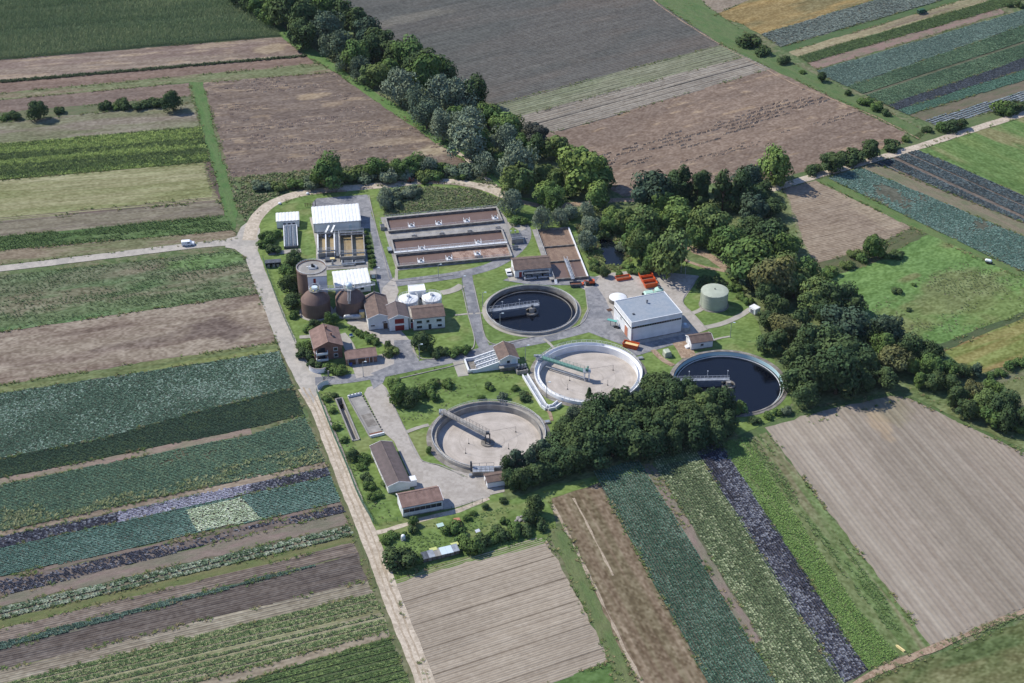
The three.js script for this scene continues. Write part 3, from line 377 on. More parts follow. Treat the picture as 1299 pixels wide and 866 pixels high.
field('meadow', 'olive green rough meadow below the field track', [[1080, 905], [1090, 866], [1200, 826], [1340, 770], [1340, 905]], [[1090, 866], [1299, 780]], { c: [104, 110, 66], c2: [120, 116, 78], c3: [84, 100, 54], ps: [20, 8], fine: 34 }, { category: 'meadow' });
road('track', 'brown dirt track between crops and rough meadow', [[1060, 885], [1100, 858], [1140, 840], [1180, 824], [1240, 800], [1340, 756]], 1.7, 'dirtBrown', 0.112, 0.8);

for (const [f, p, h] of [[fRow, 0.75, 0.08], [fBig, 1.5, 0.09], [fPl1, 0.75, 0.14], [fPl2, 0.75, 0.13], [fPl3, 0.75, 0.14], [fPl4, 1.5, 0.14], [fPl5, 1.5, 0.22], [fPl6, 1.0, 0.12], [fPl7, 1.6, 0.2], [fPl8, 1.2, 0.12], [fPl11, 1.0, 0.12], [fSal, 0.8, 0.08]]) ridges(f, p, h);
// ---------------------------------------------------------------- crops (plants too small to count)
crop(fMaize, 'maize_plants', 'tall dark green maize plants in close rows', 'maize', plantGeos.maize, { row: 0.75, step: 0.42, size: 0.84, jitter: 0.1, colors: [[112, 138, 88], [124, 148, 94], [144, 158, 102]], patch: [40, 6], beds: [26, 0.05] });
const cabCols = [[82, 116, 92], [94, 130, 104], [112, 146, 120], [146, 174, 154]], greenCols = [[64, 92, 64], [76, 106, 72], [92, 120, 80]], redCols = [[62, 65, 82], [71, 75, 95], [92, 96, 116], [134, 138, 154]];
const cabPath = px([[808, 578], [821, 575], [967, 812], [955, 818]]);
const palePatch = px([[236, 647], [306, 632], [332, 658], [286, 668], [250, 674]]);
crop(fCab1, 'cabbage_plants', 'blue green cabbage heads along the farm road', 'cabbages', plantGeos.cabbage, { row: 0.72, step: 0.44, size: 0.58, colors: cabCols, jitter: 0.08 });
crop(fCab2, 'vegetable_plants', 'darker green leafy plants below the cabbages', 'vegetables', plantGeos.cabbage, { row: 0.72, step: 0.42, size: 0.6, colors: [[58, 86, 66], [66, 96, 72], [78, 104, 70]] });
crop(fCab3, 'cabbage_plants', 'green cabbages mixed with yellow weeds', 'cabbages', plantGeos.cabbage, { row: 0.72, step: 0.44, size: 0.58, colors: [[86, 122, 96], [98, 136, 106], [112, 144, 108]], thin: [0.66, 0.85] });
crop(fCab3, 'weeds', 'yellow green weeds at the lower edge of the cabbages', 'weeds', plantGeos.weed, { poly: [[0, 645], [200, 610], [400, 565], [412, 586], [0, 674]], row: 0.9, step: 0.9, size: 1.4, jitter: 0.4, colors: [[130, 140, 84], [156, 158, 104], [116, 132, 76]], thin: [0.4, 0.7] });
crop(fRed1, 'red_cabbage_plants', 'dark purple red cabbages at the road end', 'cabbages', plantGeos.cabbage, { poly: [[-90, 702], [0, 681], [415, 593], [419, 604], [0, 695], [-90, 714]], not: [px([[150, 640], [318, 606], [318, 634], [150, 672]])], row: 0.7, step: 0.44, size: 0.58, colors: redCols });
crop(fRed1, 'pale_cabbage_plants', 'pale lavender cabbages in the purple strip', 'cabbages', plantGeos.cabbage, { poly: [[150, 649], [318, 613], [318, 626], [150, 663]], row: 0.7, step: 0.44, size: 0.62, colors: [[132, 130, 156], [156, 154, 180], [176, 176, 196]] });
crop(fCab4, 'cabbage_plants', 'teal cabbages round the pale patch', 'cabbages', plantGeos.cabbage, { row: 0.72, step: 0.44, size: 0.58, colors: [[86, 126, 112], [98, 140, 124], [116, 154, 140]], not: [palePatch] });
crop(fCab4, 'pale_cabbage_plants', 'pale yellow green cabbages in a harvested patch', 'cabbages', plantGeos.cabbage, { poly: [[236, 647], [306, 632], [332, 658], [286, 668], [250, 674]], row: 0.7, step: 0.48, size: 0.62, colors: [[174, 192, 150], [190, 206, 168], [206, 216, 188]], skip: 0.05, jitter: 0.12 });
crop(fRed2, 'red_cabbage_plants', 'sparse dark purple cabbages in brown soil', 'cabbages', plantGeos.cabbage, { row: 0.7, step: 0.5, size: 0.58, colors: redCols, thin: [0.45, 0.75], patch: [20, 3], skip: 0.2 });
crop(fCab5, 'cabbage_plants', 'mottled pale green cabbages above the grass strip', 'cabbages', plantGeos.cabbage, { row: 0.7, step: 0.66, size: 0.85, colors: [[86, 112, 76], [112, 136, 100], [158, 170, 142]], beds: [3, 0.17], skip: 0.12 });
crop(fLeek, 'leek_plants', 'blue green leeks in thin rows', 'leeks', plantGeos.cabbage, { row: 0.7, step: 0.55, size: 0.8, colors: [[78, 108, 92], [94, 124, 108]], skip: 0.1 });
crop(fSal, 'salad_plants', 'green and yellow salad plants in striped beds', 'salad', plantGeos.cabbage, { row: 0.5, step: 0.5, size: 0.6, colors: [[96, 124, 68], [120, 144, 80], [156, 164, 106], [104, 116, 76]], beds: [2.4, 0.3], patch: [60, 1.6], thin: [0.6, 0.75], jitter: 0.06 });
crop(fDark, 'leafy_plants', 'dense dark green plants beside the dirt road', 'vegetables', plantGeos.cabbage, { row: 0.6, step: 0.42, size: 0.58, colors: [[88, 116, 60], [102, 132, 66], [128, 152, 78]], beds: [2.4, 0.2] });
crop(fTR1, 'cabbage_plants', 'grey blue cabbages of the distant strip', 'cabbages', plantGeos.cabbage, { row: 0.9, step: 0.75, size: 1, colors: [[112, 126, 118], [130, 144, 134]], skip: 0.15 });
crop(fTR3, 'cabbage_plants', 'pale blue cabbages beyond the pale road', 'cabbages', plantGeos.cabbage, { row: 0.85, step: 0.5, size: 0.74, colors: [[102, 132, 120], [122, 152, 138]] });
crop(fTR4, 'cabbage_plants', 'bright green cabbages between soil lines', 'cabbages', plantGeos.cabbage, { row: 0.85, step: 0.5, size: 0.74, colors: [[82, 116, 86], [92, 128, 94], [112, 146, 106]], beds: [14, 0.07] });
crop(fTR5, 'red_cabbage_plants', 'purple cabbages beyond the pale road', 'cabbages', plantGeos.cabbage, { row: 0.85, step: 0.5, size: 0.74, colors: [[76, 86, 98], [90, 100, 114]] });
crop(fTR6, 'cabbage_plants', 'teal cabbages above the fallow band', 'cabbages', plantGeos.cabbage, { row: 0.85, step: 0.5, size: 0.74, colors: [[84, 130, 108], [98, 144, 122]] });
crop(fTR7, 'cabbage_plants', 'pale blue cabbages in open rows by the hedge', 'cabbages', plantGeos.cabbage, { row: 1.5, step: 0.7, size: 0.88, colors: [[128, 146, 158], [146, 160, 172]] });
crop(fTR2, 'row_plants', 'low green plants in distant rows', 'vegetables', plantGeos.weed, { row: 1, step: 0.7, size: 1.3, colors: [[78, 104, 58], [90, 118, 64]] });
crop(fR2, 'cabbage_plants', 'teal cabbages between the farm road and meadow', 'cabbages', plantGeos.cabbage, { row: 0.85, step: 0.5, size: 0.72, colors: [[92, 132, 118], [106, 146, 132], [126, 162, 150]], thin: [0.6, 0.75] });
crop(fR3, 'cabbage_plants', 'dark blue cabbages with pale track lines', 'cabbages', plantGeos.cabbage, { row: 0.85, step: 0.5, size: 0.72, colors: [[68, 86, 94], [80, 100, 108], [108, 128, 134]], beds: [7, 0.13] });
crop(fR7, 'leafy_plants', 'bright green leaf crop thinning into soil', 'vegetables', plantGeos.weed, { poly: [[912, 562], [945, 554], [1085, 770], [1140, 832], [1100, 850]], row: 0.5, step: 0.5, size: 0.85, jitter: 0.25, colors: [[104, 144, 60], [116, 156, 66], [128, 164, 74]], thin: [0.6, 0.85], patch: [30, 3] });
crop(fR7, 'leafy_plants', 'thin green plants in the brown part of the strip', 'vegetables', plantGeos.weed, { poly: [[945, 557], [965, 552], [1120, 755], [1145, 800], [1120, 800]], row: 0.8, step: 0.8, size: 1.0, jitter: 0.3, colors: [[94, 128, 60], [104, 130, 68]], thin: [0.4, 0.6], patch: [20, 2] });
crop(fRed3, 'red_cabbage_plants', 'dense dark purple cabbages in a long strip', 'cabbages', plantGeos.cabbage, { row: 0.7, step: 0.44, size: 0.6, colors: [[54, 58, 74], [63, 67, 87], [82, 86, 108], [134, 138, 154]] });
crop(fYel, 'cabbage_plants', 'yellow green flecked cabbages beside the purple strip', 'cabbages', plantGeos.cabbage, { row: 0.72, step: 0.44, size: 0.58, colors: [[82, 104, 66], [98, 122, 76], [124, 144, 94], [168, 180, 130]], patch: [30, 2.5], not: [cabPath] });
crop(fCab6, 'cabbage_plants', 'deep teal cabbages beside the brown field', 'cabbages', plantGeos.cabbage, { row: 0.72, step: 0.44, size: 0.58, colors: [[60, 98, 76], [72, 112, 88], [104, 138, 114]], not: [cabPath] });
crop(fGreenTL, 'leafy_plants', 'bright and dark green plants in long streaks', 'vegetables', plantGeos.weed, { row: 0.8, step: 0.7, size: 1.4, jitter: 0.2, colors: [[90, 112, 60], [116, 140, 66], [154, 178, 80]], patch: [90, 2.4], band: 2.4 });
crop(fGreenL0, 'weeds', 'low green plants beside the asphalt lane', 'weeds', plantGeos.weed, { row: 0.9, step: 0.9, size: 1.3, jitter: 0.3, colors: [[82, 112, 56], [94, 122, 62]], thin: [0.5, 0.7], patch: [20, 3] });
crop(fWeed, 'weeds', 'scattered weeds in the brown green field', 'weeds', plantGeos.weed, { row: 0.9, step: 0.9, size: 0.9, jitter: 0.45, colors: [[84, 110, 64], [98, 122, 72], [112, 130, 80]], thin: [0.2, 0.8], patch: [18, 6] });
crop(fMead, 'weeds', 'brown and green weeds across the meadow', 'weeds', plantGeos.scrub, { poly: [[1090, 395], [1150, 360], [1230, 330], [1340, 380], [1195, 436], [1130, 430]], row: 1.0, step: 1.0, size: 0.5, jitter: 0.5, colors: [[108, 124, 74], [122, 134, 80], [108, 132, 70], [128, 126, 88]], thin: [0.2, 0.6], patch: [14, 8] });
crop(fMaize, 'weeds', 'thin dark line of weeds between the brown soil strips', 'weeds', plantGeos.scrub, { poly: [[-90, 110.5], [0, 102.5], [388, 70], [389, 72], [0, 105.5], [-90, 113.5]], row: 0.7, step: 0.6, size: 1.0, tall: 1.3, jitter: 0.3, colors: [[80, 98, 62], [94, 108, 70]] });
// flattened straw ridges
crop(fBrownTR, 'straw_ridges', 'broken ridges of flattened straw in the wide brown field', 'straw', plantGeos.clod, { poly: [[735, 205], [860, 165], [1020, 112], [1055, 128], [900, 180], [760, 225]], row: 2.6, step: 1.0, size: 1.0, tall: 1.5, jitter: 0.5, along: true, colors: [[160, 132, 108], [176, 148, 122], [146, 120, 100]], thin: [0.42, 0.56], patch: [12, 3] });
crop(fBrownTR, 'straw_ridges', 'thin line of straw lumps across the wide brown field', 'straw', plantGeos.clod, { poly: [[860, 205], [1090, 140], [1092, 144], [866, 212]], row: 2, step: 1.3, size: 0.9, tall: 1.3, jitter: 0.5, along: true, colors: [[150, 124, 104], [164, 136, 112]], thin: [0.4, 0.55], patch: [10, 3] });
crop(fBrownTL, 'straw_ridges', 'broken ridges of flattened straw beside the tree belt', 'straw', plantGeos.clod, { row: 2.4, step: 1.1, size: 0.85, tall: 1.3, jitter: 0.5, along: true, colors: [[160, 132, 112], [176, 148, 124], [140, 114, 100]], thin: [0.34, 0.48], patch: [16, 4] });
crop(fBig, 'weeds', 'grassy weeds along the brown dirt track', 'weeds', plantGeos.weed, { poly: [[1060, 890], [1095, 866], [1140, 836], [1182, 821], [1240, 796], [1340, 752], [1340, 764], [1240, 808], [1180, 832], [1110, 862]], row: 0.6, step: 0.6, size: 0.9, jitter: 0.3, colors: [[96, 122, 64], [110, 132, 72], [126, 132, 84]], thin: [0.4, 0.6], patch: [5, 3] });
// weeds and grass tufts that wander along the field edges
{ const M = [], C = [], q = new THREE.Quaternion(), up = new THREE.Vector3(0, 1, 0), cols = [[96, 118, 66], [110, 126, 74], [128, 126, 86], [138, 126, 96], [90, 108, 62]].map((c) => rgb(...c));
  for (const f of allFields) f.poly.forEach((a, i) => { const b = f.poly[(i + 1) % f.poly.length], L = Math.hypot(b[0] - a[0], b[1] - a[1]), n = Math.round(L * 1.1); for (let k = 0; k < n; k++) { const t = rnd(), x = a[0] + (b[0] - a[0]) * t, z = a[1] + (b[1] - a[1]) * t; if (vn(x / 6 + 50, z / 6) < 0.42) continue; const s = rr(0.5, 1.3); q.setFromAxisAngle(up, rnd() * 6.283); M.push(new THREE.Matrix4().compose(new THREE.Vector3(x + (rnd() + rnd() - 1) * 1.1, 0.08, z + (rnd() + rnd() - 1) * 1.1), q, new THREE.Vector3(s, s * rr(0.6, 1.2), s))); C.push(cols[Math.floor(rnd() * cols.length)].clone().multiplyScalar(rr(0.8, 1.15))); } });
  const im = new THREE.InstancedMesh(plantGeos.weed, plantMat, M.length); M.forEach((m, i) => { im.setMatrixAt(i, m); im.setColorAt(i, C[i]); }); planted += M.length; top(im, 'margin_weeds', 'grass tufts and weeds scattered along the field edges', 'weeds', 'stuff'); }
console.log('plants', planted);
// ---------------------------------------------------------------- works compound: lawns, roads, yards
const rowS = [[480, 440], [600, 420]];
const lawnPts = [[302, 300], [322, 272], [352, 250], [420, 240], [500, 232], [560, 229], [618, 236], [650, 248], [720, 262], [800, 262], [880, 300], [930, 330], [985, 420], [1010, 505], [990, 530], [930, 555], [900, 575], [760, 612], [700, 632], [705, 672], [690, 690], [560, 722], [497, 742], [478, 690], [452, 640], [420, 565], [398, 500], [378, 470], [345, 385], [318, 318]];
const lawn = field('lawn', 'mown green lawn of the works compound', lawnPts, rowS, { c: [108, 130, 66], c2: [122, 140, 72], c3: [146, 144, 96], ps: [22, 14], ps3: [12, 8], lo3: 0.58, hi3: 0.74, a3: 0.55, streak: 5, fine: 24, bump: 0.05 }, { y: 0.088, cut: holes, category: 'lawn' });
lawn.y = 0.088;
// woodland floor
field('woodland_floor', 'leafy woodland floor below the grove', [[640, 636], [690, 618], [860, 580], [940, 555], [905, 520], [880, 500], [830, 480], [800, 505], [720, 540], [690, 590], [640, 612]], rowS, { c: [102, 116, 70], c2: [118, 120, 80], fine: 30 }, { y: 0.1, category: 'ground' });
field('woodland_floor', 'leafy floor of the wood beside the seeded field', [[800, 300], [830, 235], [980, 230], [1000, 250], [1030, 335], [1080, 395], [1190, 440], [1320, 540], [1320, 580], [1140, 495], [1010, 520], [975, 440], [930, 345], [870, 330]], rowS, { c: [102, 118, 70], c2: [116, 122, 78], fine: 30 }, { y: 0.1, category: 'ground' });
field('woodland_floor', 'leafy floor of the tree belt between the fields', [[318, -60], [380, -60], [440, 6], [508, 60], [572, 112], [625, 165], [700, 180], [745, 222], [790, 250], [830, 262], [800, 300], [720, 262], [640, 236], [600, 195], [450, 98], [355, 28]], [[330, -30], [640, 200]], { c: [102, 116, 70], c2: [116, 120, 78], fine: 30 }, { y: 0.104, category: 'ground' });

// outer roads
road('road', 'pale grey asphalt lane running out between the fields', [[-90, 351], [0, 341], [100, 329], [200, 317], [262, 310], [300, 307]], 4.2, 'roadGrey', 0.12, 0.25);
sheet('road', 'pale road junction at the compound corner', px([[288, 303], [300, 300], [306, 288], [318, 279], [330, 290], [330, 308], [326, 320], [316, 330], [306, 322], [298, 316], [286, 314]]), 0.124, 'roadGrey');
road('road', 'pale dirt road curving round the compound', [[316, 305], [323, 281], [344, 259], [380, 246], [430, 240], [500, 234], [545, 230], [590, 233], [622, 241], [650, 252]], [5, 4.2], 'dirt', 0.128, 0.3);
road('track', 'pale dirt track winding through the trees', [[640, 247], [664, 257], [700, 262], [740, 258], [790, 254], [830, 256], [840, 275], [870, 312], [900, 326], [928, 346]], 3.2, 'dirtBrown', 0.131, 0.8);
sheet('track', 'pale worn patch where dirt tracks meet', rough(px([[606, 232], [630, 234], [640, 244], [650, 252], [640, 254], [620, 244]]), 2, 0.4), 0.134, 'dirt');
road('track', 'dirt track along the grass verge of the tree belt', [[628, 236], [612, 222], [596, 205], [580, 192]], 1.8, 'dirt', 0.116, 0.9);
road('road', 'sandy farm road along the compound fence', [[318, 318], [330, 352], [345, 388], [360, 425], [378, 462], [393, 488]], [5, 6.2], 'roadGrey', 0.126, 0.25);
sheet('road', 'sandy widening in front of the gate', rough(px([[352, 405], [372, 440], [388, 462], [406, 472], [412, 488], [404, 498], [398, 512], [384, 500], [370, 470], [350, 420]]), 3, 0.3), 0.132, 'roadGrey');
road('road', 'sandy dirt road with wheel tracks beside the cabbages', [[388, 492], [404, 520], [420, 560], [440, 612], [458, 655], [474, 695], [492, 745], [512, 795], [534, 850], [552, 900]], [4.6, 4.8], 'dirt', 0.13, 0.35);
mat('wheelTrack', mottle([168, 152, 130], [182, 166, 144], 9, { grain: 24 }), { roughness: 1, color: new THREE.Color(0.8, 0.8, 0.8) });
for (const o of [-0.9, 0.9]) { const line = px([[388, 492], [404, 520], [420, 560], [440, 612], [458, 655], [474, 695], [492, 745], [512, 795], [534, 850], [552, 900]]).map(([x, z]) => [x + o, z + o * 0.3]); road('wheel_track', 'worn brown wheel track in the sandy dirt road', line, 0.5, 'wheelTrack', 0.138, 0.4, true).userData.group = 'wheel tracks in the dirt road'; }
road('wheel_track', 'pale worn wheel track along the edge of the brown dried field', [[700, 640], [722, 680], [744, 725], [766, 768], [800, 838], [826, 890]], 0.6, 'wheelTrack', 0.114, 0.7); road('wheel_track', 'short pale worn wheel track inside the brown dried field', [[727, 632], [744, 664], [762, 700], [778, 730]], 0.5, 'wheelTrack', 0.114, 0.6);
road('road', 'straight pale farm road in the distance', [[975, 241], [1060, 216], [1150, 191], [1200, 175], [1340, 132]], 4, 'dirt', 0.13, 0.4);
road('track', 'brown footpath through the lawn by the wood', [[868, 330], [890, 338], [925, 345]], 1.6, 'dirtBrown', 0.134, 0.4);
field('grass_verge', 'dry grass verge along the dirt road', [[352, 440], [362, 446], [392, 500], [420, 580], [456, 680], [478, 745], [470, 748], [446, 680], [410, 570], [380, 500]], [[352, 440], [470, 745]], { c: [124, 118, 80], c2: [104, 112, 66], ps: [8, 3], fine: 30 }, { y: 0.11, category: 'grass' });

// compound roads
road('works_road', 'grey asphalt entrance road from the gate', [[400, 484], [440, 481], [487, 473], [540, 462], [590, 452], [628, 442], [690, 430], [740, 418], [770, 409]], 4.6, 'asphalt', 0.136);
road('works_road', 'grey asphalt road between the lawns', [[617, 446], [609, 428], [600, 390], [593, 354], [592, 346]], 3.6, 'asphalt', 0.14);
road('works_road', 'grey asphalt road curving round the aeration basins', [[486, 362], [520, 357], [560, 352], [590, 347], [625, 337], [650, 322], [664, 306], [666, 292], [660, 282]], 4.4, 'asphalt', 0.143);
road('works_road', 'grey asphalt road past the white halls', [[456, 258], [466, 285], [477, 320], [487, 352], [494, 376], [496, 392]], 5.6, 'asphalt', 0.146);
sheet('works_yard', 'grey asphalt yard behind the large white hall', px([[396, 258], [402, 252], [466, 247], [472, 262], [470, 280], [456, 284], [396, 266]]), 0.149, 'asphalt');
sheet('works_yard', 'asphalt yard between the office buildings', px([[486, 365], [500, 352], [506, 370], [500, 384], [500, 410], [520, 432], [530, 456], [520, 466], [496, 468], [500, 448], [476, 428], [440, 410], [446, 402], [480, 404], [480, 388]]), 0.152, 'yard');
sheet('works_yard', 'asphalt turning area beside the round tree', px([[500, 432], [521, 431], [524, 446], [532, 457], [520, 470], [480, 478], [470, 474], [500, 462]]), 0.155, 'asphalt');
sheet('works_yard', 'broad asphalt yard beside the industrial hall', px([[718, 356], [750, 353], [768, 347], [800, 344], [840, 345], [886, 350], [880, 362], [865, 383], [884, 404], [898, 418], [872, 428], [834, 440], [815, 447], [806, 452], [790, 438], [760, 425], [742, 420], [735, 412], [745, 392], [742, 368]]), 0.158, 'yard');
sheet('works_yard', 'darker asphalt apron along the hall front', px([[742, 366], [756, 362], [768, 380], [782, 412], [812, 436], [868, 424], [872, 432], [826, 446], [806, 452], [790, 438], [742, 420], [735, 412], [746, 392]]), 0.161, 'asphalt');
sheet('works_yard', 'pale concrete storage yard behind the gate', px([[466, 492], [484, 486], [490, 492], [512, 540], [536, 586], [556, 591], [588, 604], [616, 612], [622, 630], [578, 644], [556, 648], [534, 640], [518, 600], [500, 560], [486, 548], [462, 500]]), 0.164, 'yard');
sheet('works_yard', 'asphalt strip joining the storage yard to the entrance road', px([[468, 478], [492, 471], [486, 486], [474, 494]]), 0.167, 'asphalt');
sheet('works_yard', 'concrete forecourt before the brick garage', px([[446, 462], [500, 444], [512, 470], [452, 480]]), 0.15, 'yard');
sheet('works_yard', 'concrete apron in front of the pump platform', px([[622, 628], [610, 612], [560, 592], [590, 600], [640, 604], [640, 624]]), 0.17, 'yard');
sheet('works_yard', 'concrete apron at the parked cars', px([[638, 356], [650, 350], [722, 348], [760, 352], [752, 362], [700, 362], [664, 360]]), 0.173, 'asphalt');
sheet('works_yard', 'pale paved bay beside the brown roofed pump hall', px([[641, 342], [652, 338], [656, 356], [646, 357]]), 0.178, 'path');
sheet('works_yard', 'pale paved island at the end of the basins', px([[640, 283], [652, 281], [668, 290], [660, 294], [650, 288], [644, 294]]), 0.176, 'path');
const paths = [
  ['pale path from the asphalt to the green gas holder', [[862, 400], [880, 397], [892, 391]], 1.8], ['pale path curving to the small white hut', [[893, 416], [915, 411], [940, 400], [952, 392]], 2.2],
  ['pale path beside the settled water tank', [[577, 400], [588, 399], [600, 398]], 0.9], ['narrow path between lawn and dark round tank', [[603, 398], [616, 397]], 0.8], ['pale path to the dry round tank', [[516, 548], [530, 543], [544, 539]], 1.4],
  ['pale path behind the white silo pair', [[560, 372], [576, 368], [586, 362]], 3], ['narrow path below the basins', [[503, 342], [503, 356]], 1.1], ['sandy path beside the green kiosk', [[828, 444], [840, 456], [854, 464]], 1.8],
  ['pale path crossing the lawn to the round tank', [[690, 430], [699, 438], [706, 446]], 0.9], ['brown paving beside the small tank house', [[862, 434], [870, 446], [874, 454]], 5], ['narrow path to a water tap on the lawn', [[900, 433], [914, 429], [926, 427]], 0.8],
  ['brown worn path below the round tank', [[690, 516], [697, 524], [700, 534]], 1.0], ['concrete strip beside the screw channels', [[340, 322], [360, 320], [382, 318]], 2.6], ['concrete strip beside the grit basins', [[396, 276], [402, 300], [408, 332]], 1.8], ['pale path to the brick house', [[380, 428], [398, 427]], 1.8], ['paved terrace beside the brick house', [[432, 424], [440, 434], [446, 446]], 3.4],
];
paths.forEach(([l, p, w], i) => road('footpath', l, p, w, l.includes('brown') || l.includes('sandy') ? 'dirtBrown' : 'path', 0.18 + i * 0.002, 0.15));
road('track', 'two pale wheel ruts along the garden plot', [[478, 676], [500, 670], [540, 658], [580, 648], [620, 632]], 1.6, 'dirt', 0.12, 0.5);
// kerbs: real steps along the asphalt
function kerb(label, line, w = 0.28, h = 0.16) {
  const pts = px(line), c = new THREE.CatmullRomCurve3(pts.map(([x, z]) => new THREE.Vector3(x, 0, z)), false, 'centripetal'), n = Math.max(2, Math.round(c.getLength() / 2)), gs = [];
  for (let i = 0; i < n; i++) { const a = c.getPointAt(i / n), b = c.getPointAt((i + 1) / n), L = a.distanceTo(b) - 0.02; gs.push(bx(L, h, w, 0, 0.13, 0).rotateY(Math.atan2(-(b.z - a.z), b.x - a.x)).translate((a.x + b.x) / 2, 0, (a.z + b.z) / 2)); }
  const o = thing('kerb', label, 'kerb'); o.userData.kind = 'structure'; gs.forEach((g) => part('kerb_stone', g, 'concrete', o)); return o;
}
kerb('pale kerb between asphalt road and basin lawn', [[468, 248], [474, 275], [484, 315], [492, 345], [496, 356], [506, 357], [540, 354], [575, 349]]);
kerb('pale kerb along the entrance road lawn', [[500, 482], [560, 468], [610, 456], [640, 449]]);
kerb('pale kerb round the office lawn', [[524, 436], [528, 450], [538, 456], [570, 452], [598, 444], [602, 434], [593, 396], [586, 364]]);
kerb('pale kerb round the triangular tank lawn', [[601, 362], [608, 393], [617, 430], [626, 437], [680, 427], [736, 412], [748, 392]]);
kerb('pale kerb between yard and gas holder lawn', [[886, 351], [866, 384], [878, 397], [896, 417]]);
kerb('pale kerb along the storage yard', [[488, 492], [514, 545], [536, 585], [560, 591], [588, 605]]);
// rough growth inside the compound
const wild = { toLocal: lawn.toLocal, ex: lawn.ex, ez: lawn.ez, y: 0.09, poly: [] };
crop(wild, 'undergrowth', 'wild meadow growth behind the aeration basins', 'undergrowth', plantGeos.scrub, { poly: [[486, 244], [520, 236], [600, 240], [634, 252], [640, 262], [560, 268], [488, 274]], row: 0.9, step: 0.9, size: 1.0, jitter: 0.4, colors: [[96, 112, 70], [108, 124, 76], [124, 130, 84], [134, 126, 94]] });
crop(wild, 'undergrowth', 'low herbs on the lawn beside the dry tanks', 'undergrowth', plantGeos.scrub, { poly: [[490, 478], [560, 466], [640, 474], [676, 482], [690, 506], [640, 500], [580, 506], [545, 530], [512, 536]], row: 1.1, step: 1.1, size: 0.45, jitter: 0.5, colors: [[104, 124, 68], [116, 134, 74], [134, 138, 88]], thin: [0.38, 0.58], patch: [9, 6] });
crop(wild, 'undergrowth', 'green garden growth in the plot below the sheds', 'undergrowth', plantGeos.scrub, { poly: [[484, 690], [520, 672], [600, 652], [690, 634], [704, 668], [690, 684], [560, 716], [500, 736]], row: 0.9, step: 0.9, size: 0.5, jitter: 0.4, colors: [[98, 128, 62], [110, 142, 66], [122, 150, 74]], thin: [0.35, 0.62], patch: [8, 6] });
crop(wild, 'undergrowth', 'shrubby growth along the compound fence', 'undergrowth', plantGeos.scrub, { poly: [[404, 500], [420, 496], [450, 560], [478, 620], [500, 656], [476, 660], [440, 580]], row: 1.1, step: 1.1, size: 0.5, jitter: 0.5, colors: [[94, 116, 64], [108, 126, 70], [124, 130, 80]], thin: [0.45, 0.65], patch: [6, 4] });
crop(fScrub, 'undergrowth', 'rough scrub growth beside the curved dirt road', 'undergrowth', plantGeos.scrub, { row: 1.1, step: 1.1, size: 1.1, jitter: 0.5, colors: [[94, 114, 66], [108, 126, 74], [128, 130, 86], [142, 136, 98]], thin: [0.55, 0.75], not: [ribbonPts(px([[316, 305], [323, 281], [344, 259], [380, 246], [430, 240], [500, 234], [545, 230], [590, 233], [622, 241], [650, 252]]), 6.5)] });
crop(wild, 'undergrowth', 'reedy growth round the small pond', 'undergrowth', plantGeos.scrub, { poly: [[728, 282], [760, 290], [800, 300], [800, 340], [756, 348], [742, 320]], row: 1.0, step: 1.0, size: 1.0, jitter: 0.5, colors: [[88, 104, 52], [108, 122, 60], [122, 116, 72]], not: [px([[760, 304], [776, 306], [792, 322], [790, 336], [768, 336]])] });
field('grass_strip', 'grass strip of the clipped hedge beside the grit basins', [[458, 290], [469, 290], [477, 338], [467, 342]], [[460, 290], [470, 340]], { c: [92, 114, 64], c2: [106, 122, 70] }, { y: 0.152, category: 'grass' });
// pond
sheet('pond', 'small dark pond between willows', rough(px([[758, 304], [776, 304], [790, 318], [796, 332], [784, 338], [768, 336]]), 1.5, 0.3), 0.16, 'pondWater');
// ---------------------------------------------------------------- buildings
// a window or door on a wall: local wall frame (t along the wall, y up), side = front | back | right | left
function onWall(b, side, R, t, y, w, h, kind, o = {}) {
  const half = (side === 'front' || side === 'back') ? R.d / 2 : R.w / 2, rot = { front: 0, right: Math.PI / 2, back: Math.PI, left: -Math.PI / 2 }[side];
  const place = (g) => g.translate(t, y, half).rotateY(rot);
  const fw = 0.1;
  const ring = [bx(w + 2 * fw, fw, 0.09, 0, -fw, 0.04), bx(w + 2 * fw, fw, 0.09, 0, h, 0.04), bx(fw, h, 0.09, -w / 2 - fw / 2, 0, 0.04), bx(fw, h, 0.09, w / 2 + fw / 2, 0, 0.04)];
  if (kind === 'window') {
    const f = part('window', ring.map(place), o.frame || 'frame', b); part('pane', place(bx(w, h, 0.05, 0, 0, 0.012)), 'glass', f); part('sill', place(bx(w + 0.3, 0.06, 0.2, 0, -fw - 0.07, 0.08)), 'concrete', f); return f;
  }
  if (kind === 'opening') { const f = part('opening', ring.map(place), o.frame || 'frame', b); for (let k = 0; k < 4; k++) part('shade_slat', place(bx(w, 0.05, h / 4.2).rotateX(0.9).translate(0, h * (k + 0.5) / 4 - 0.02, 0.03)), 'steelDark', f); part('shade_panel', place(bx(w, h, 0.03, 0, 0, 0.004)), 'steelDark', f); return f; }  // added dark slats and panel: their colour paints the shade inside an open recess
  const d = part('door', place(bx(w, h, 0.08, 0, 0, 0.03)), o.mat || 'woodDoor', b); part('door_frame', [ring[1], ring[2], ring[3]].map(place), 'frame', d);
  if (w > 1.6) for (let k = 1; k < Math.round(h / 0.6); k++) part('door_rib', place(bx(w * 0.98, 0.05, 0.04, 0, k * 0.6, 0.08)), o.mat || 'woodDoor', d); else part('handle', place(bx(0.1, 0.04, 0.08, w * 0.36, 1.0, 0.1)), 'steel', d);
  return d;
}
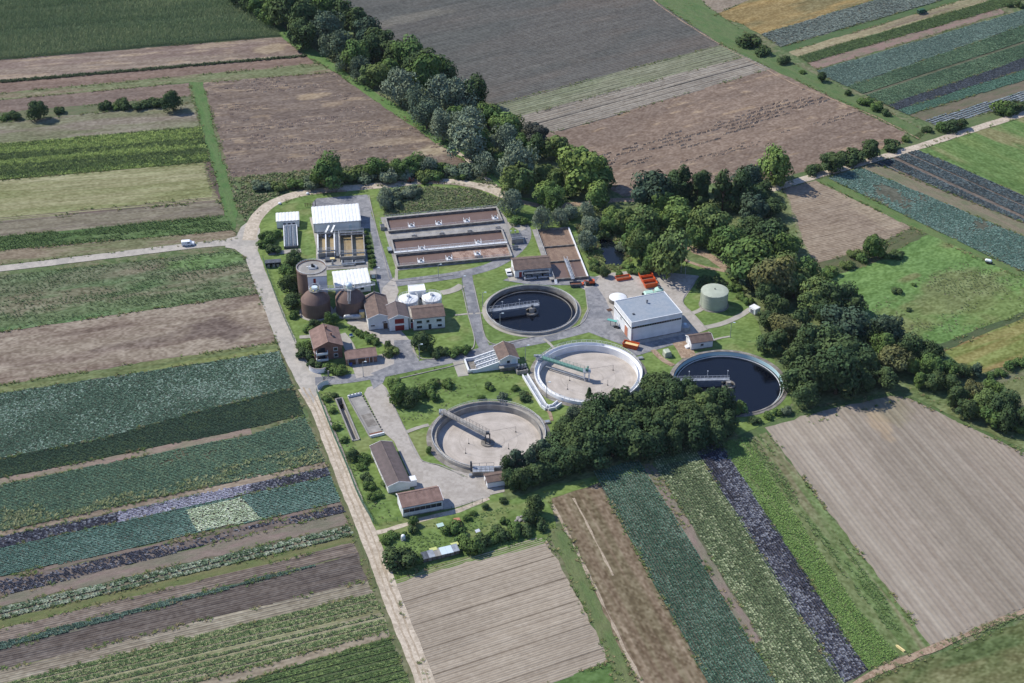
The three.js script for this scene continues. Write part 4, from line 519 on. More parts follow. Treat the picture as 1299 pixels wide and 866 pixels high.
function building(name, label, category, R, o) {
  const b = thing(name, label, category, R.x, R.z, R.ang, o.group), w = R.w, d = R.d, h = o.h, ov = o.over ?? 0.35, wall = o.wall || 'rendered', roof = o.roof || 'roofBrown';
  if (o.plinth !== false) part('plinth', bx(w + 0.08, 0.35, d + 0.08, 0, 0, 0), 'concreteOld', b);
  if (o.type === 'gable') {                                         // ridge along 'w' (x) or 'd' (z)
    const along = o.ridge || 'w', span = along === 'w' ? d : w, len = along === 'w' ? w : d, rise = o.rise ?? span * 0.22, off = o.off || 0;
    const prof = [[-span / 2, 0.3], [span / 2, 0.3], [span / 2, h], [off, h + rise], [-span / 2, h]]; part('wall', prism(prof, len, along === 'w' ? 'x' : 'z'), wall, b);
    const th = 0.16, s1 = rise / (span / 2 - off), s2 = rise / (span / 2 + off);
    const slopeR = [[off, h + rise + 0.02], [span / 2 + ov, h - ov * s1 + 0.02], [span / 2 + ov, h - ov * s1 + th + 0.02], [off, h + rise + th + 0.02]];
    const slopeL = [[-span / 2 - ov, h - ov * s2 + 0.02], [off, h + rise + 0.02], [off, h + rise + th + 0.02], [-span / 2 - ov, h - ov * s2 + th + 0.02]];
    const rf = part('roof', [prism(slopeR, len + ov * 1.6, along === 'w' ? 'x' : 'z')], roof, b); part('roof_slope', [prism(slopeL, len + ov * 1.6, along === 'w' ? 'x' : 'z')], roof, rf);
    part('ridge_cap', prism([[off - 0.18, h + rise + th - 0.02], [off + 0.18, h + rise + th - 0.02], [off, h + rise + th + 0.14]], len + ov * 1.6 + 0.04, along === 'w' ? 'x' : 'z'), roof, rf);
    for (const s of [-1, 1]) { const e = s * (span / 2 + ov), ey = h - ov * (s > 0 ? s1 : s2); part('gutter', along === 'w' ? bar([-len / 2, ey, s * (span / 2 + ov)].map((q, i) => i === 2 ? -e : q), [len / 2, ey, -e], 0.07) : bar([e, ey, -len / 2], [e, ey, len / 2], 0.07), 'steel', rf); }
    if (o.barge) for (const s of [-1, 1]) for (const q of [-1, 1]) { const a = q * (span / 2 + ov), ay = h - ov * (q > 0 ? s1 : s2) + 0.2, L = len / 2 + ov * 0.8 + 0.04; part('bargeboard', along === 'w' ? beam([s * L, ay, -a], [s * L, h + rise + 0.2, -off], 0.1, 0.3) : beam([a, ay, s * L], [off, h + rise + 0.2, s * L], 0.1, 0.3), 'white', rf); }
  } else if (o.type === 'sheet') {                                  // low pitched trapezoid-sheet roof, high at the back or ridge along w
    const rise = o.rise ?? 0.5; part('wall', prism([[-d / 2, 0.3], [d / 2, 0.3], [d / 2, h + rise], [-d / 2, h]], w, 'x'), wall, b);   // profile x runs to the back
    const rf = part('roof', prism([[-d / 2 - ov, h - 0.02], [d / 2 + ov, h + rise + 0.06], [d / 2 + ov, h + rise + 0.16], [-d / 2 - ov, h + 0.1]], w + 2 * ov, 'x'), roof, b);
    const n = o.panels || 12; for (let k = 0; k < n; k++) { const x = (k + 0.5) / n * (w + 2 * ov) - (w / 2 + ov); part('roof_panel', beam([x, h + 0.2, d / 2 + ov], [x, h + rise + 0.26, -d / 2 - ov], (w + 2 * ov) / n * 0.6, 0.12), roof, rf); }
    part('gutter', bx(w + 2 * ov, 0.16, 0.14, 0, h - 0.04, d / 2 + ov + 0.08), 'steel', rf);
  } else {                                                          // flat roof with parapet
    part('wall', bx(w, h - 0.3, d, 0, 0.3, 0), wall, b); const rf = part('roof', bx(w - 0.3, 0.12, d - 0.3, 0, h, 0), roof, b); const pt = o.parapet ?? 0.35;
    part('parapet', [bx(w + 0.06, pt, 0.2, 0, h, d / 2 - 0.07), bx(w + 0.06, pt, 0.2, 0, h, -d / 2 + 0.07), bx(0.2, pt, d - 0.34, w / 2 - 0.07, h, 0), bx(0.2, pt, d - 0.34, -w / 2 + 0.07, h, 0)], o.parapetMat || 'white', rf);
  }
  (o.win || []).forEach(([s, t, y, ww, hh]) => onWall(b, s, R, t, y, ww, hh, 'window'));
  (o.doors || []).forEach(([s, t, y, ww, hh, m]) => onWall(b, s, R, t, y, ww, hh, 'door', { mat: m }));
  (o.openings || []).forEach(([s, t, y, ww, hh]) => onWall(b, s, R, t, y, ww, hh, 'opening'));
  return b;
}
// profile helper above uses x -> local z mirrored for ridge 'w' (prism axis x turns +x into -z)

// large white hall by the grit basins
{ const R = rect(z8(575, 288, 3.8), z8(1168, 244, 3.8), z8(1132, 42, 4.4)); const b = building('white_hall', 'long white hall with ribbed white roof behind the grit basins', 'building', R, { type: 'sheet', h: 3.8, rise: 0.7, over: 0.2, wall: 'white', roof: 'roofWhite', panels: 14, doors: [['front', 4.6, 0.3, 1.0, 2.1, 'skyCap'], ['right', 0, 0.3, 3.4, 3.2, 'skyCap']], win: [['left', 2, 1.4, 1.4, 1], ['left', -2, 1.4, 1.4, 1]] });
  part('downpipe', bar([R.w / 2 - 0.3, 0, R.d / 2 + 0.1], [R.w / 2 - 0.3, 3.8, R.d / 2 + 0.1], 0.07), 'steel', b); part('downpipe', bar([-R.w / 2 + 0.3, 0, R.d / 2 + 0.1], [-R.w / 2 + 0.3, 3.8, R.d / 2 + 0.1], 0.07), 'steel', b); }
// small white hall with three openings
const screwHall = rect(z8(108, 258, 3), z8(390, 240, 3), z8(378, 142, 3.3));
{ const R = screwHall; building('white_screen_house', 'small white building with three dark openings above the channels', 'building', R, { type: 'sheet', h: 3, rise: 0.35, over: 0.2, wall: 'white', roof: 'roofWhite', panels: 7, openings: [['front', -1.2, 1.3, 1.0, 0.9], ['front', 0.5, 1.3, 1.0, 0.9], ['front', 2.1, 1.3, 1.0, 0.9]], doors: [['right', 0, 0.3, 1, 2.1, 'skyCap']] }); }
// white sheet roof behind the digesters
{ const R = rect(z13(505, 628, 3.6), z13(945, 580, 3.6), z13(910, 405, 4.1)); building('white_machine_house', 'white machine house with ribbed roof behind the brown digesters', 'building', R, { type: 'sheet', h: 3.6, rise: 0.6, over: 0.2, wall: 'white', roof: 'roofWhite', panels: 10, doors: [['front', -2, 0.3, 4.6, 2.9, 'steelDark']], win: [['front', 3, 1.2, 1.2, 1]] }); }
{ const R = rect(z13(945, 560), z13(1030, 555), z13(1020, 450)); building('concrete_box', 'low flat concrete box beside the white machine house', 'building', { ...R, w: 2.4, d: 2.6 }, { type: 'flat', h: 1.6, wall: 'concrete', roof: 'concrete', parapet: 0.08, parapetMat: 'concrete', doors: [['front', 0, 0.3, 0.9, 1.2, 'skyCap']] }); }
// long brown roof block, ridge away from the gate
{ const R = rect(z2(535, 575), z2(660, 590), z2(632, 430)); const RR = { ...R, d: 13.5 }; const c = Math.cos(R.ang), s = Math.sin(R.ang); RR.ang = 0.19; const p = z2(590, 455, 4); RR.x = p[0]; RR.z = p[1]; RR.w = 7.2; 
  building('workshop_block', 'long white workshop with brown tiled roof beside the digesters', 'building', RR, { type: 'gable', ridge: 'd', h: 4.6, rise: 1.4, over: 0.25, wall: 'rendered', roof: 'roofBrown', barge: true, win: [['front', -2.2, 1.6, 1.3, 0.5], ['front', 1.6, 2.6, 1.3, 0.5], ['left', 2, 1.4, 1.4, 1], ['left', -2, 1.4, 1.4, 1], ['right', -3, 1.4, 1.4, 1]], doors: [['front', 1.9, 0.3, 1.4, 2.1, 'woodDoor']] }); }
// gabled house with red doors
{ const R = rect(z2(672, 618), z2(790, 606), z2(785, 540)); building('red_door_house', 'white gabled house with two red doors facing the yard', 'building', { ...R, ang: 0.19, w: 6.2, d: 8.2, x: R.x - 0.2, z: R.z - 2.2 }, { type: 'gable', ridge: 'd', h: 4.9, rise: 1.3, over: 0.3, wall: 'rendered', roof: 'roofDark', barge: true, doors: [['front', 0.2, 0.3, 3.0, 1.9, 'redDoor'], ['front', 0.2, 2.9, 3.0, 1.8, 'redDoor']], win: [['left', 1, 3, 1.2, 1]] }); }
// link with flat white roof
{ const p = z2(804, 590); building('link_block', 'narrow flat roofed glazed link between the white houses', 'building', { x: p[0], z: p[1] - 4.3, ang: 0.19, w: 2.1, d: 7.6 }, { type: 'flat', h: 4.2, wall: 'rendered', roof: 'yard', parapet: 0.1, parapetMat: 'concrete', win: [['front', 0, 2.6, 1.4, 1.2]], doors: [['front', 0, 0.3, 1.3, 2.1, 'redDoor']] }); }
// office
{ const R = rect(z2(828, 612), z2(1030, 583), z2(1012, 500)); building('office_house', 'white two storey office with brown tiled roof beside the silos', 'building', { ...R, ang: 0.19, w: 10.2, d: 7.6, z: R.z - 0.6 }, { type: 'gable', ridge: 'w', h: 4.7, rise: 1.3, over: 0.3, wall: 'rendered', roof: 'roofBrown', win: [['front', -3.2, 2.8, 1.7, 1.0], ['front', -0.4, 2.8, 1.0, 1.0], ['front', 3.2, 2.8, 1.7, 1.0], ['front', 3.4, 0.9, 1.4, 0.9], ['front', -3.2, 0.9, 1.7, 1.0], ['right', 0, 2.8, 1.2, 1], ['right', 0, 0.9, 1.2, 1]], doors: [['front', 0.2, 0.3, 1, 1.9, 'glass']] }); }
// brick house with balconies
{ const p = z9(345, 560, 3); const R = { x: p[0] - 0.2, z: p[1] - 0.6, ang: 0.24, w: 8.6, d: 10.4 }; const b = building('brick_house', 'brick dwelling house with red tiled roof and stacked balconies', 'house', R, { type: 'gable', ridge: 'd', h: 4.9, rise: 1.9, over: 0.4, wall: 'brick', roof: 'roofRed', win: [['front', 2.2, 3.2, 1.1, 1.1], ['front', 2.2, 0.9, 1.1, 1.1], ['right', -2, 3, 1.2, 1.1], ['right', 2, 3, 1.2, 1.1], ['left', 0, 3, 1.2, 1.1], ['left', 3, 1, 1.2, 1.1]], doors: [['right', 0, 0.3, 1, 2.1, 'woodDoor']] });
  for (const y of [0.6, 2.9]) { const bal = part('balcony', bx(3.6, 0.16, 1.5, -2.2, y, R.d / 2 + 0.75), 'concrete', b); part('balcony_parapet', [bx(3.6, 0.7, 0.12, -2.2, y + 0.2, R.d / 2 + 1.44), bx(0.12, 0.7, 1.36, -4, y + 0.2, R.d / 2 + 0.7), bx(0.12, 0.7, 1.36, -0.46, y + 0.2, R.d / 2 + 0.7)], 'white', bal); part('balcony_door', bx(2.2, 1.7, 0.06, -2.2, y + 0.18, R.d / 2 + 0.04), 'glass', bal); }
  part('balcony_post', bx(0.14, 4.8, 0.14, -3.9, 0, R.d / 2 + 1.3), 'white', b); part('chimney', bx(0.6, 1.6, 0.6, 0.5, 6.2, -2.5), 'brick', b); part('chimney', bx(0.5, 1.3, 0.5, 1.6, 5.9, 0.8), 'brick', b); part('roof_window', bx(0.9, 0.08, 0.8).rotateZ(-0.42).translate(2.2, 6.16, 1.6), 'glass', b); }
// garage
{ const R = rect(z9(612, 845), z9(978, 776), z9(950, 690)); const b = building('brick_garage', 'low brick garage with ribbed red tiled roof', 'garage', { ...R, ang: 0.22, w: 9.6, d: 4.4, z: R.z - 0.2 }, { type: 'gable', ridge: 'w', h: 2.4, rise: 0.9, off: 1.3, over: 0.25, wall: 'brick', roof: 'roofRed', doors: [['front', -3, 0.3, 2.4, 2, 'woodDoor'], ['front', 0, 0.3, 2.4, 2, 'woodDoor'], ['front', 3, 0.3, 1, 2, 'woodDoor']] });
  for (let k = 0; k < 9; k++) { const x = -4.6 + k * 1.15; part('roof_rib', beam([x, 2.5, 2.45], [x, 3.5, -1.25], 0.22, 0.08), 'roofRed', b); } }
// brown roofed pump hall at the parked cars
{ const R = rect(z12(140, 745), z12(550, 715), z12(530, 590)); building('blower_house', 'brown roofed hall with pale walls beside the parked cars', 'building', { ...R, ang: 0.16, w: 12.2, d: 8.0, x: R.x + 0.1, z: R.z - 1.8 }, { type: 'gable', ridge: 'w', h: 3.3, rise: 1.5, over: 0.35, wall: 'rendered', roof: 'roofBrown', doors: [['front', -4.2, 0.3, 1.0, 2.1, 'redDoor']], win: [['front', -3, 1.1, 0.8, 1.1], ['front', 0, 1.2, 1.6, 1], ['front', 3, 1.2, 1.6, 1], ['left', 0, 1.3, 1.4, 1]] });
  const c = thing('carport', 'flat blue grey carport roof above the parked cars', 'carport', R.x + 2.0, R.z + 2.6, 0.16); part('roof', bx(8.6, 0.14, 2.6, 0, 2.35, 0), 'steelDark', c); for (const x of [-4.1, -1.4, 1.4, 4.1]) part('post', bx(0.12, 2.35, 0.12, x, 0, 1.15), 'steel', c); }
// industrial hall
{ const A = z10(360, 738, 7.4), B = z10(1000, 612, 7.4), C = z10(760, 345, 7.4), R = rect(A, B, C); const b = building('industrial_hall', 'large white hall with grey flat roof and dark window band', 'building', R, { type: 'flat', h: 7.2, wall: 'white', roof: 'roofGrey', parapet: 0.3, doors: [['left', 3.2, 0.3, 2.4, 3.6, 'salmon'], ['left', -3.8, 0.3, 1.0, 2.1, 'skyCap']], win: [['left', -1.2, 4.2, 0.5, 0.7]] });
  const n = 20, W = R.w - 0.4; const band = part('window_band', [bx(W, 0.08, 0.1, 0, 4.9, R.d / 2 + 0.05), bx(W, 0.08, 0.1, 0, 5.75, R.d / 2 + 0.05)], 'frame', b); for (let k = 0; k < n; k++) part('pane', bx(W / n * 0.94, 0.77, 0.05, -W / 2 + (k + 0.5) * W / n, 4.98, R.d / 2 + 0.03), 'glass', band);
  const bl = part('window_band', [bx(0.1, 0.08, R.d - 0.4, -R.w / 2 - 0.05, 4.9, 0), bx(0.1, 0.08, R.d - 0.4, -R.w / 2 - 0.05, 5.6, 0)], 'frame', b); for (let k = 0; k < 12; k++) part('pane', bx(0.05, 0.6, (R.d - 0.4) / 12 * 0.94, -R.w / 2 - 0.03, 4.99, -(R.d - 0.4) / 2 + (k + 0.5) * (R.d - 0.4) / 12), 'glass', bl);
  const v = part('roof_vent', cyl(0.28, 0.28, 0.9, 0.6, 7.3, -2.4, 12), 'steel', b); part('vent_cap', cyl(0.45, 0.15, 0.3, 0.6, 8.2, -2.4, 12), 'steelDark', v); part('roof_hatch', bx(0.7, 0.3, 0.7, -6.2, 7.3, 2.5), 'steelDark', b); part('downpipe', bar([R.w / 2 + 0.08, 0, R.d / 2 - 0.4], [R.w / 2 + 0.08, 7.2, R.d / 2 - 0.4], 0.08), 'steel', b); part('downpipe', bar([-R.w / 2 + 0.5, 0, R.d / 2 + 0.1], [-R.w / 2 + 0.5, 4.8, R.d / 2 + 0.1], 0.08), 'steel', b);
  const rt = thing('round_white_tank', 'low round white container in the hall shadow', 'tank', ...z6(642, 492)); part('shell', lathe([[0, 0.1], [1.5, 0.1], [1.6, 0.3], [1.6, 1.7], [1.45, 1.8], [1.3, 1.75], [1.1, 2.2], [0, 2.3]], 28), 'steel', rt); part('lid', cyl(0.5, 0.5, 0.2, 0, 2.25, 0, 16), 'skyCap', rt);
}
// small house beside the dark tank
{ const R = rect(z6(682, 622), z6(808, 596), z6(800, 570)); const b = building('small_house', 'small white house with brown roof above the dark tank', 'building', { ...R, ang: 0.25, w: 7.2, d: 4.8, z: R.z - 1.0 }, { type: 'gable', ridge: 'w', h: 2.7, rise: 1.1, over: 0.25, wall: 'rendered', roof: 'roofBrown', barge: true, doors: [['left', 0.4, 0.3, 1, 2, 'white']], win: [['front', 0, 1.2, 1, 0.8]] }); part('step', [bx(1.2, 0.3, 1.6, -4.3, 0.1, 0.6), bx(0.8, 0.6, 1.6, -4.1, 0.1, 0.6)], 'white', b); part('stair_rail', [bar([-4.8, 0.3, 1.4], [-4.8, 1.3, 1.4], 0.05), bar([-3.8, 0.7, 1.4], [-3.8, 1.8, 1.4], 0.05), bar([-4.8, 1.3, 1.4], [-3.8, 1.8, 1.4], 0.05)], 'rail', b); }
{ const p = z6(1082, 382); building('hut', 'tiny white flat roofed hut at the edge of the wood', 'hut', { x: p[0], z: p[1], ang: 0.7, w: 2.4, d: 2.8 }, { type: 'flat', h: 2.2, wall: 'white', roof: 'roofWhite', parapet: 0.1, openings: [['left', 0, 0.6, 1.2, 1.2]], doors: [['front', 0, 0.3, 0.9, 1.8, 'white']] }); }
// sheds in the storage yard
{ const R = rect(z5(572, 812), z5(690, 785), z5(608, 540)); const a = z5(570, 770, 3), b2 = z5(455, 535, 3), L = Math.hypot(a[0] - b2[0], a[1] - b2[1]) + 1.2; const c = z5(572, 628, 3.4); building('long_shed', 'long white shed with dark brown roof in the storage yard', 'shed', { x: c[0], z: c[1], ang: 0.325, w: 6.2, d: L }, { type: 'gable', ridge: 'd', h: 2.7, rise: 1.0, over: 0.3, wall: 'rendered', roof: 'roofDark', barge: true, win: [['left', -6, 1.2, 1.4, 0.9], ['left', -2, 1.2, 1.4, 0.9], ['left', 2, 1.2, 1.4, 0.9], ['left', 6, 1.2, 1.4, 0.9]], doors: [['right', -3, 0.3, 2.8, 2.3, 'skyCap'], ['right', 3, 0.3, 2.8, 2.3, 'skyCap']] }); }
{ const R = rect(z7(248, 435), z7(505, 385), z7(495, 340)); const b = building('open_shed', 'white shed with ribbed brown roof and long window strip', 'shed', { ...R, ang: 0.3, w: 11.2, d: 6.2, x: R.x - 0.2, z: R.z - 1.6 }, { type: 'gable', ridge: 'w', h: 3.6, rise: 0.9, off: 1.4, over: 0.3, wall: 'rendered', roof: 'roofRed', barge: true, openings: [], doors: [['left', 0, 0.3, 2, 2.4, 'white']] });
  const band = part('window_band', [bx(10.6, 0.1, 0.1, 0, 1.5, 3.15), bx(10.6, 0.1, 0.1, 0, 2.9, 3.15)], 'frame', b); for (let k = 0; k < 7; k++) part('pane', bx(1.44, 1.3, 0.06, -4.56 + k * 1.52, 1.6, 3.12), 'glass', band); for (let k = 0; k < 11; k++) { const x = -5.3 + k * 1.06; part('roof_rib', beam([x, 3.72, 3.4], [x, 4.74, -1.3], 0.2, 0.08), 'roofRed', b); } }
{ const p = z5(710, 775); building('annex', 'small white box annex between the two sheds', 'shed', { x: p[0], z: p[1], ang: 0.3, w: 2.6, d: 2.2 }, { type: 'flat', h: 2.3, wall: 'white', roof: 'roofWhite', parapet: 0.08, doors: [['right', 0, 0.3, 0.9, 1.8, 'skyCap']] }); }
{ const p = z7(835, 225); building('tank_cabin', 'low white cabin with brown roof half under the trees', 'cabin', { x: p[0], z: p[1] - 0.8, ang: 0.26, w: 5, d: 4 }, { type: 'gable', ridge: 'w', h: 2.2, rise: 0.6, over: 0.2, wall: 'white', roof: 'roofBrown', doors: [['left', 0, 0.3, 0.9, 1.8, 'woodDoor']] }); }
{ const p = z6(530, 655); const g = thing('transformer_kiosk', 'small grey green kiosk with sloped top on the lawn', 'kiosk', ...p, 0.3); part('cabinet', prism([[-1.1, 0.1], [1.1, 0.1], [1.1, 1.5], [0.7, 2.0], [-0.7, 2.0], [-1.1, 1.7]], 2.2, 'z'), 'gasgreen', g); part('door', bx(0.9, 1.3, 0.06, -0.5, 0.2, 1.12), 'gasgreen', g); part('door', bx(0.9, 1.3, 0.06, 0.5, 0.2, 1.12), 'gasgreen', g); part('base', bx(2.5, 0.12, 2.5, 0, 0.1, 0), 'concrete', g); }
// screw pump station
{ const A = z11(462, 300, 5), B = z11(672, 255, 5), C = z11(575, 85, 5); const R = rect(A, B, C); const p = z11(520, 205, 4.2); const ang = 0.23; const h = building('screw_pump_house', 'white pump house with brown gabled roof at the screw channels', 'building', { x: p[0], z: p[1] - 0.1, ang, w: 5.6, d: 7.4 }, { type: 'gable', ridge: 'd', h: 3.9, rise: 1.4, over: 0.5, wall: 'rendered', roof: 'roofBrown', barge: true, win: [['front', -0.2, 2.2, 1.0, 1.0]], doors: [['front', 1.6, 1.8, 1.3, 1.9, 'skyCap']] });
  part('platform', bx(6.6, 0.3, 1.6, 0, 1.4, 4.5), 'concrete', h); part('basement', bx(5.9, 1.5, 1.2, 0, 0.1, 4.2), 'concreteOld', h);
  // three inclined channels with screws, falling away from the house
  const c = thing('screw_channels', 'inclined white concrete channels holding screw pumps', 'pump', p[0], p[1], ang);
  const W = [-3.5, -1.2, 1.1, 3.2], xTop = -2.9, xBot = -9.6, x2 = -12.4, yT = 3.0, yB = 0.35; part('bed', prism([[xTop, 0.05], [xTop, yT - 0.9], [xBot, yB - 0.15], [x2, yB - 0.15], [x2, 0.05]], 6.9, 'z').translate(0, 0, -0.2), 'concreteOld', c);
  W.forEach((z, i) => part('channel_wall', prism([[xTop, 0.05], [xTop, yT], [xBot - 0.2, yB + 0.9], [i === 0 || i === 3 ? x2 : xBot - 0.4, yB + 0.9], [i === 0 || i === 3 ? x2 : xBot - 0.4, 0.05]], 0.36, 'z').translate(0, 0, z), 'white', c));
  part('end_wall', bx(0.36, 1.2, 6.3, x2 - 0.19, 0.05, -0.15), 'white', c);
  for (let i = 0; i < 3; i++) { const z = (W[i] + W[i + 1]) / 2, a = [xTop + 0.1, yT - 0.35, z], b = [xBot, yB + 0.45, z]; const s = part('screw', bar(a, b, 0.32, 10), 'screwWhite', c); const fl = []; const N = 14; for (let k = 0; k < N; k++) { const t = (k + 0.5) / N, q = new THREE.CylinderGeometry(0.72, 0.72, 0.07, 14); q.rotateZ(Math.PI / 2 + 0.35 + 0.35).translate(lerp(a[0], b[0], t), lerp(a[1], b[1], t), z); fl.push(q); } part('flight', fl, 'screwWhite', s); }
  part('paving', bx(3.4, 0.06, 8.4, x2 - 2.2, 0.1, 0.2), 'path', c); }
// ---------------------------------------------------------------- round tanks
function discGeo(r, y, n = 64) { const g = new THREE.CircleGeometry(r, n); g.rotateX(-Math.PI / 2); g.translate(0, y, 0); return g; }
function ringRail(o, r, y, n, h = 1.05, a0 = 0, a1 = 2 * Math.PI, m = 'rail') {
  const post = merge([cyl(0.05, 0.05, h, 0, 0, 0, 6)]); const rail = part('handrail', [new THREE.TorusGeometry(r, 0.045, 5, 72, a1 - a0).rotateX(Math.PI / 2).rotateY(-a0).translate(0, y + h, 0), new THREE.TorusGeometry(r, 0.03, 5, 72, a1 - a0).rotateX(Math.PI / 2).rotateY(-a0).translate(0, y + h * 0.5, 0)], m, o);
  for (let i = 0; i < n; i++) { const a = a0 + (a1 - a0) * i / n, p = sh(new THREE.Mesh(post, mats[m])); p.name = 'rail_post'; p.position.set(r * Math.cos(a), y, r * Math.sin(a)); o.add(p); }
}
function bridgeParts(o, a, b, y, w, deckMat, railMat, railH = 1.1) {  // walkway between two plan points (local to o)
  const dx = b[0] - a[0], dz = b[1] - a[1], L = Math.hypot(dx, dz), ux = dx / L, uz = dz / L, sx = -uz * w / 2, sz = ux * w / 2;
  const br = part('bridge_deck', beam([a[0], y, a[1]], [b[0], y, b[1]], w, 0.14), deckMat, o);
  for (const s of [-1, 1]) {
    const A = [a[0] + s * sx, y, a[1] + s * sz], B = [b[0] + s * sx, y, b[1] + s * sz]; part('bridge_girder', beam([A[0], y - 0.14, A[2]], [B[0], y - 0.14, B[2]], 0.14, 0.4), deckMat, br);
    part('bridge_rail', [bar([A[0], y + railH, A[2]], [B[0], y + railH, B[2]], 0.035), bar([A[0], y + railH / 2, A[2]], [B[0], y + railH / 2, B[2]], 0.02)], railMat, br);
    const n = Math.round(L / 1.3); for (let k = 0; k <= n; k++) { const t = k / n, x = lerp(A[0], B[0], t), z = lerp(A[2], B[2], t); part('bridge_post', cyl(0.045, 0.045, railH, x, y, z, 5), railMat, br); }
  }
  return br;
}
const loc = (T, p) => [p[0] - T.c[0], p[1] - T.c[1]];
// settled-water tank
{ const T = T1, o = thing('clarifier_tank', 'round dark water tank with pale rim between the lawns', 'tank', ...T.c), r = T.r;
  part('apron', lathe([[r - 0.1, 0.192], [r + 1.1, 0.192], [r + 1.1, 0.02], [r - 0.1, 0.02]]), 'path', o);
  part('wall', lathe([[r - 0.55, -3], [r - 0.55, T.rim], [r, T.rim], [r, 0]], 96), 'concrete', o);
  part('water', discGeo(r - 0.6, -0.75, 96), 'darkWater', o);
  part('overflow_channel', lathe([[r - 2.0, -1.2], [r - 2.0, -0.45], [r - 1.85, -0.45], [r - 1.85, -1.2]], 96), 'concrete', o); part('scum_board', lathe([[r - 0.62, -0.9], [r - 0.72, -0.9], [r - 0.72, -0.1], [r - 0.62, -0.1]], 96), 'concreteOld', o);
  ringRail(o, r - 0.25, T.rim, 40, 0.5);
  const a = loc(T, z3(700, 708, 1.6)), b = loc(T, z3(968, 672, 1.6)); const br = bridgeParts(o, a, b, 1.5, 1.5, 'steel', 'rail');
  part('bridge_carriage', bx(1.6, 0.9, 2.2, a[0], 0.9, a[1] + 0.1), 'steelDark', o); const c = part('centre_column', cyl(0.9, 0.9, 2.2, 0, -1, 0, 20), 'concrete', o); part('centre_ring', lathe([[1.6, -0.9], [1.6, -0.2], [2.1, -0.2], [2.1, -0.9]], 32), 'concreteOld', c); part('drive_motor', [bx(0.8, 0.7, 0.6, 0.2, 1.5, 0)], 'steelDark', c);
  for (const t of [0.25, 0.6]) part('lamp_mast', [cyl(0.05, 0.05, 3.2, lerp(a[0], b[0], t), 1.5, lerp(a[1], b[1], t) + 0.7, 6), bx(0.5, 0.1, 0.2, lerp(a[0], b[0], t), 4.6, lerp(a[1], b[1], t) + 0.6)], 'rail', o);
}
// pool tank beside the grove
{ const T = T3, o = thing('pool_tank', 'round dark water tank with pale blue inner wall beside the grove', 'tank', ...T.c), r = T.r;
  part('apron', lathe([[r - 0.1, 0.192], [r + 1.0, 0.192], [r + 1.0, 0.02], [r - 0.1, 0.02]], 96), 'concreteOld', o);
  part('wall', lathe([[r - 0.5, -3], [r - 0.5, T.rim], [r, T.rim], [r, 0]], 96), 'concreteOld', o);
  part('painted_lining', lathe([[r - 0.56, -3], [r - 0.56, T.rim - 0.05], [r - 0.5, T.rim - 0.05]], 96), 'poolPaint', o); part('overflow_edge', lathe([[r - 1.35, -1.4], [r - 1.35, -0.75], [r - 1.22, -0.75], [r - 1.22, -1.4]], 96), 'white', o);
  part('water', discGeo(r - 0.58, -1.0, 96), 'darkWater', o);
  const a = loc(T, P(852, 481.5, 1)), b = loc(T, P(925, 480, 1)); bridgeParts(o, a, b, 0.9, 1.2, 'steel', 'rail', 0.9); const c = part('centre_column', cyl(0.8, 0.8, 2, 0, -1.3, 0.3, 20), 'concrete', o); part('centre_ring', lathe([[1.7, -1.2], [1.7, -0.5], [2.2, -0.5], [2.2, -1.2]], 32), 'concreteOld', c);
  for (const t of [0.3, 0.62, 0.97]) part('lamp_mast', [cyl(0.05, 0.05, 2.6, lerp(a[0], b[0], t), 0.9, a[1] + (b[1] - a[1]) * t - 0.5, 6), bx(0.3, 0.2, 0.3, lerp(a[0], b[0], t), 3.5, a[1] + (b[1] - a[1]) * t - 0.5)], 'rail', o);
}
// dry tanks with sandy floors
const sandTex = makeTex(1024, 1024, (i, j, o) => { const x = (i - 512) / 512 * 17, y = (j - 512) / 512 * 17, r = Math.hypot(x, y), a = Math.atan2(y, x); const m = fbm(x / 3 + 40, y / 3) - 0.5, g = (vn(x * 6, y * 6) - 0.5) * 12, arc = (vn(r * 1.8 + 5, a * 1.2 + 10) - 0.5) * 11 + (Math.abs(r - 9.5 - 0.4 * Math.sin(a)) < 0.07 ? -22 : 0) + (Math.abs(r - 5.2) < 0.06 ? -16 : 0) + (Math.abs(r - 13.3) < 0.06 && a > 0.2 ? -14 : 0);
  const q = 0.86; o[0] = 202 * q + m * 34 + g + arc; o[1] = 191 * q + m * 34 + g + arc; o[2] = 179 * q + m * 34 + g + arc; }); sandTex.wrapS = sandTex.wrapT = THREE.ClampToEdgeWrapping;
const sandMat = new THREE.MeshStandardMaterial({ map: sandTex, roughness: 1, bumpMap: sandTex, bumpScale: 0.03 }); sandMat.name = 'sandy_floor';
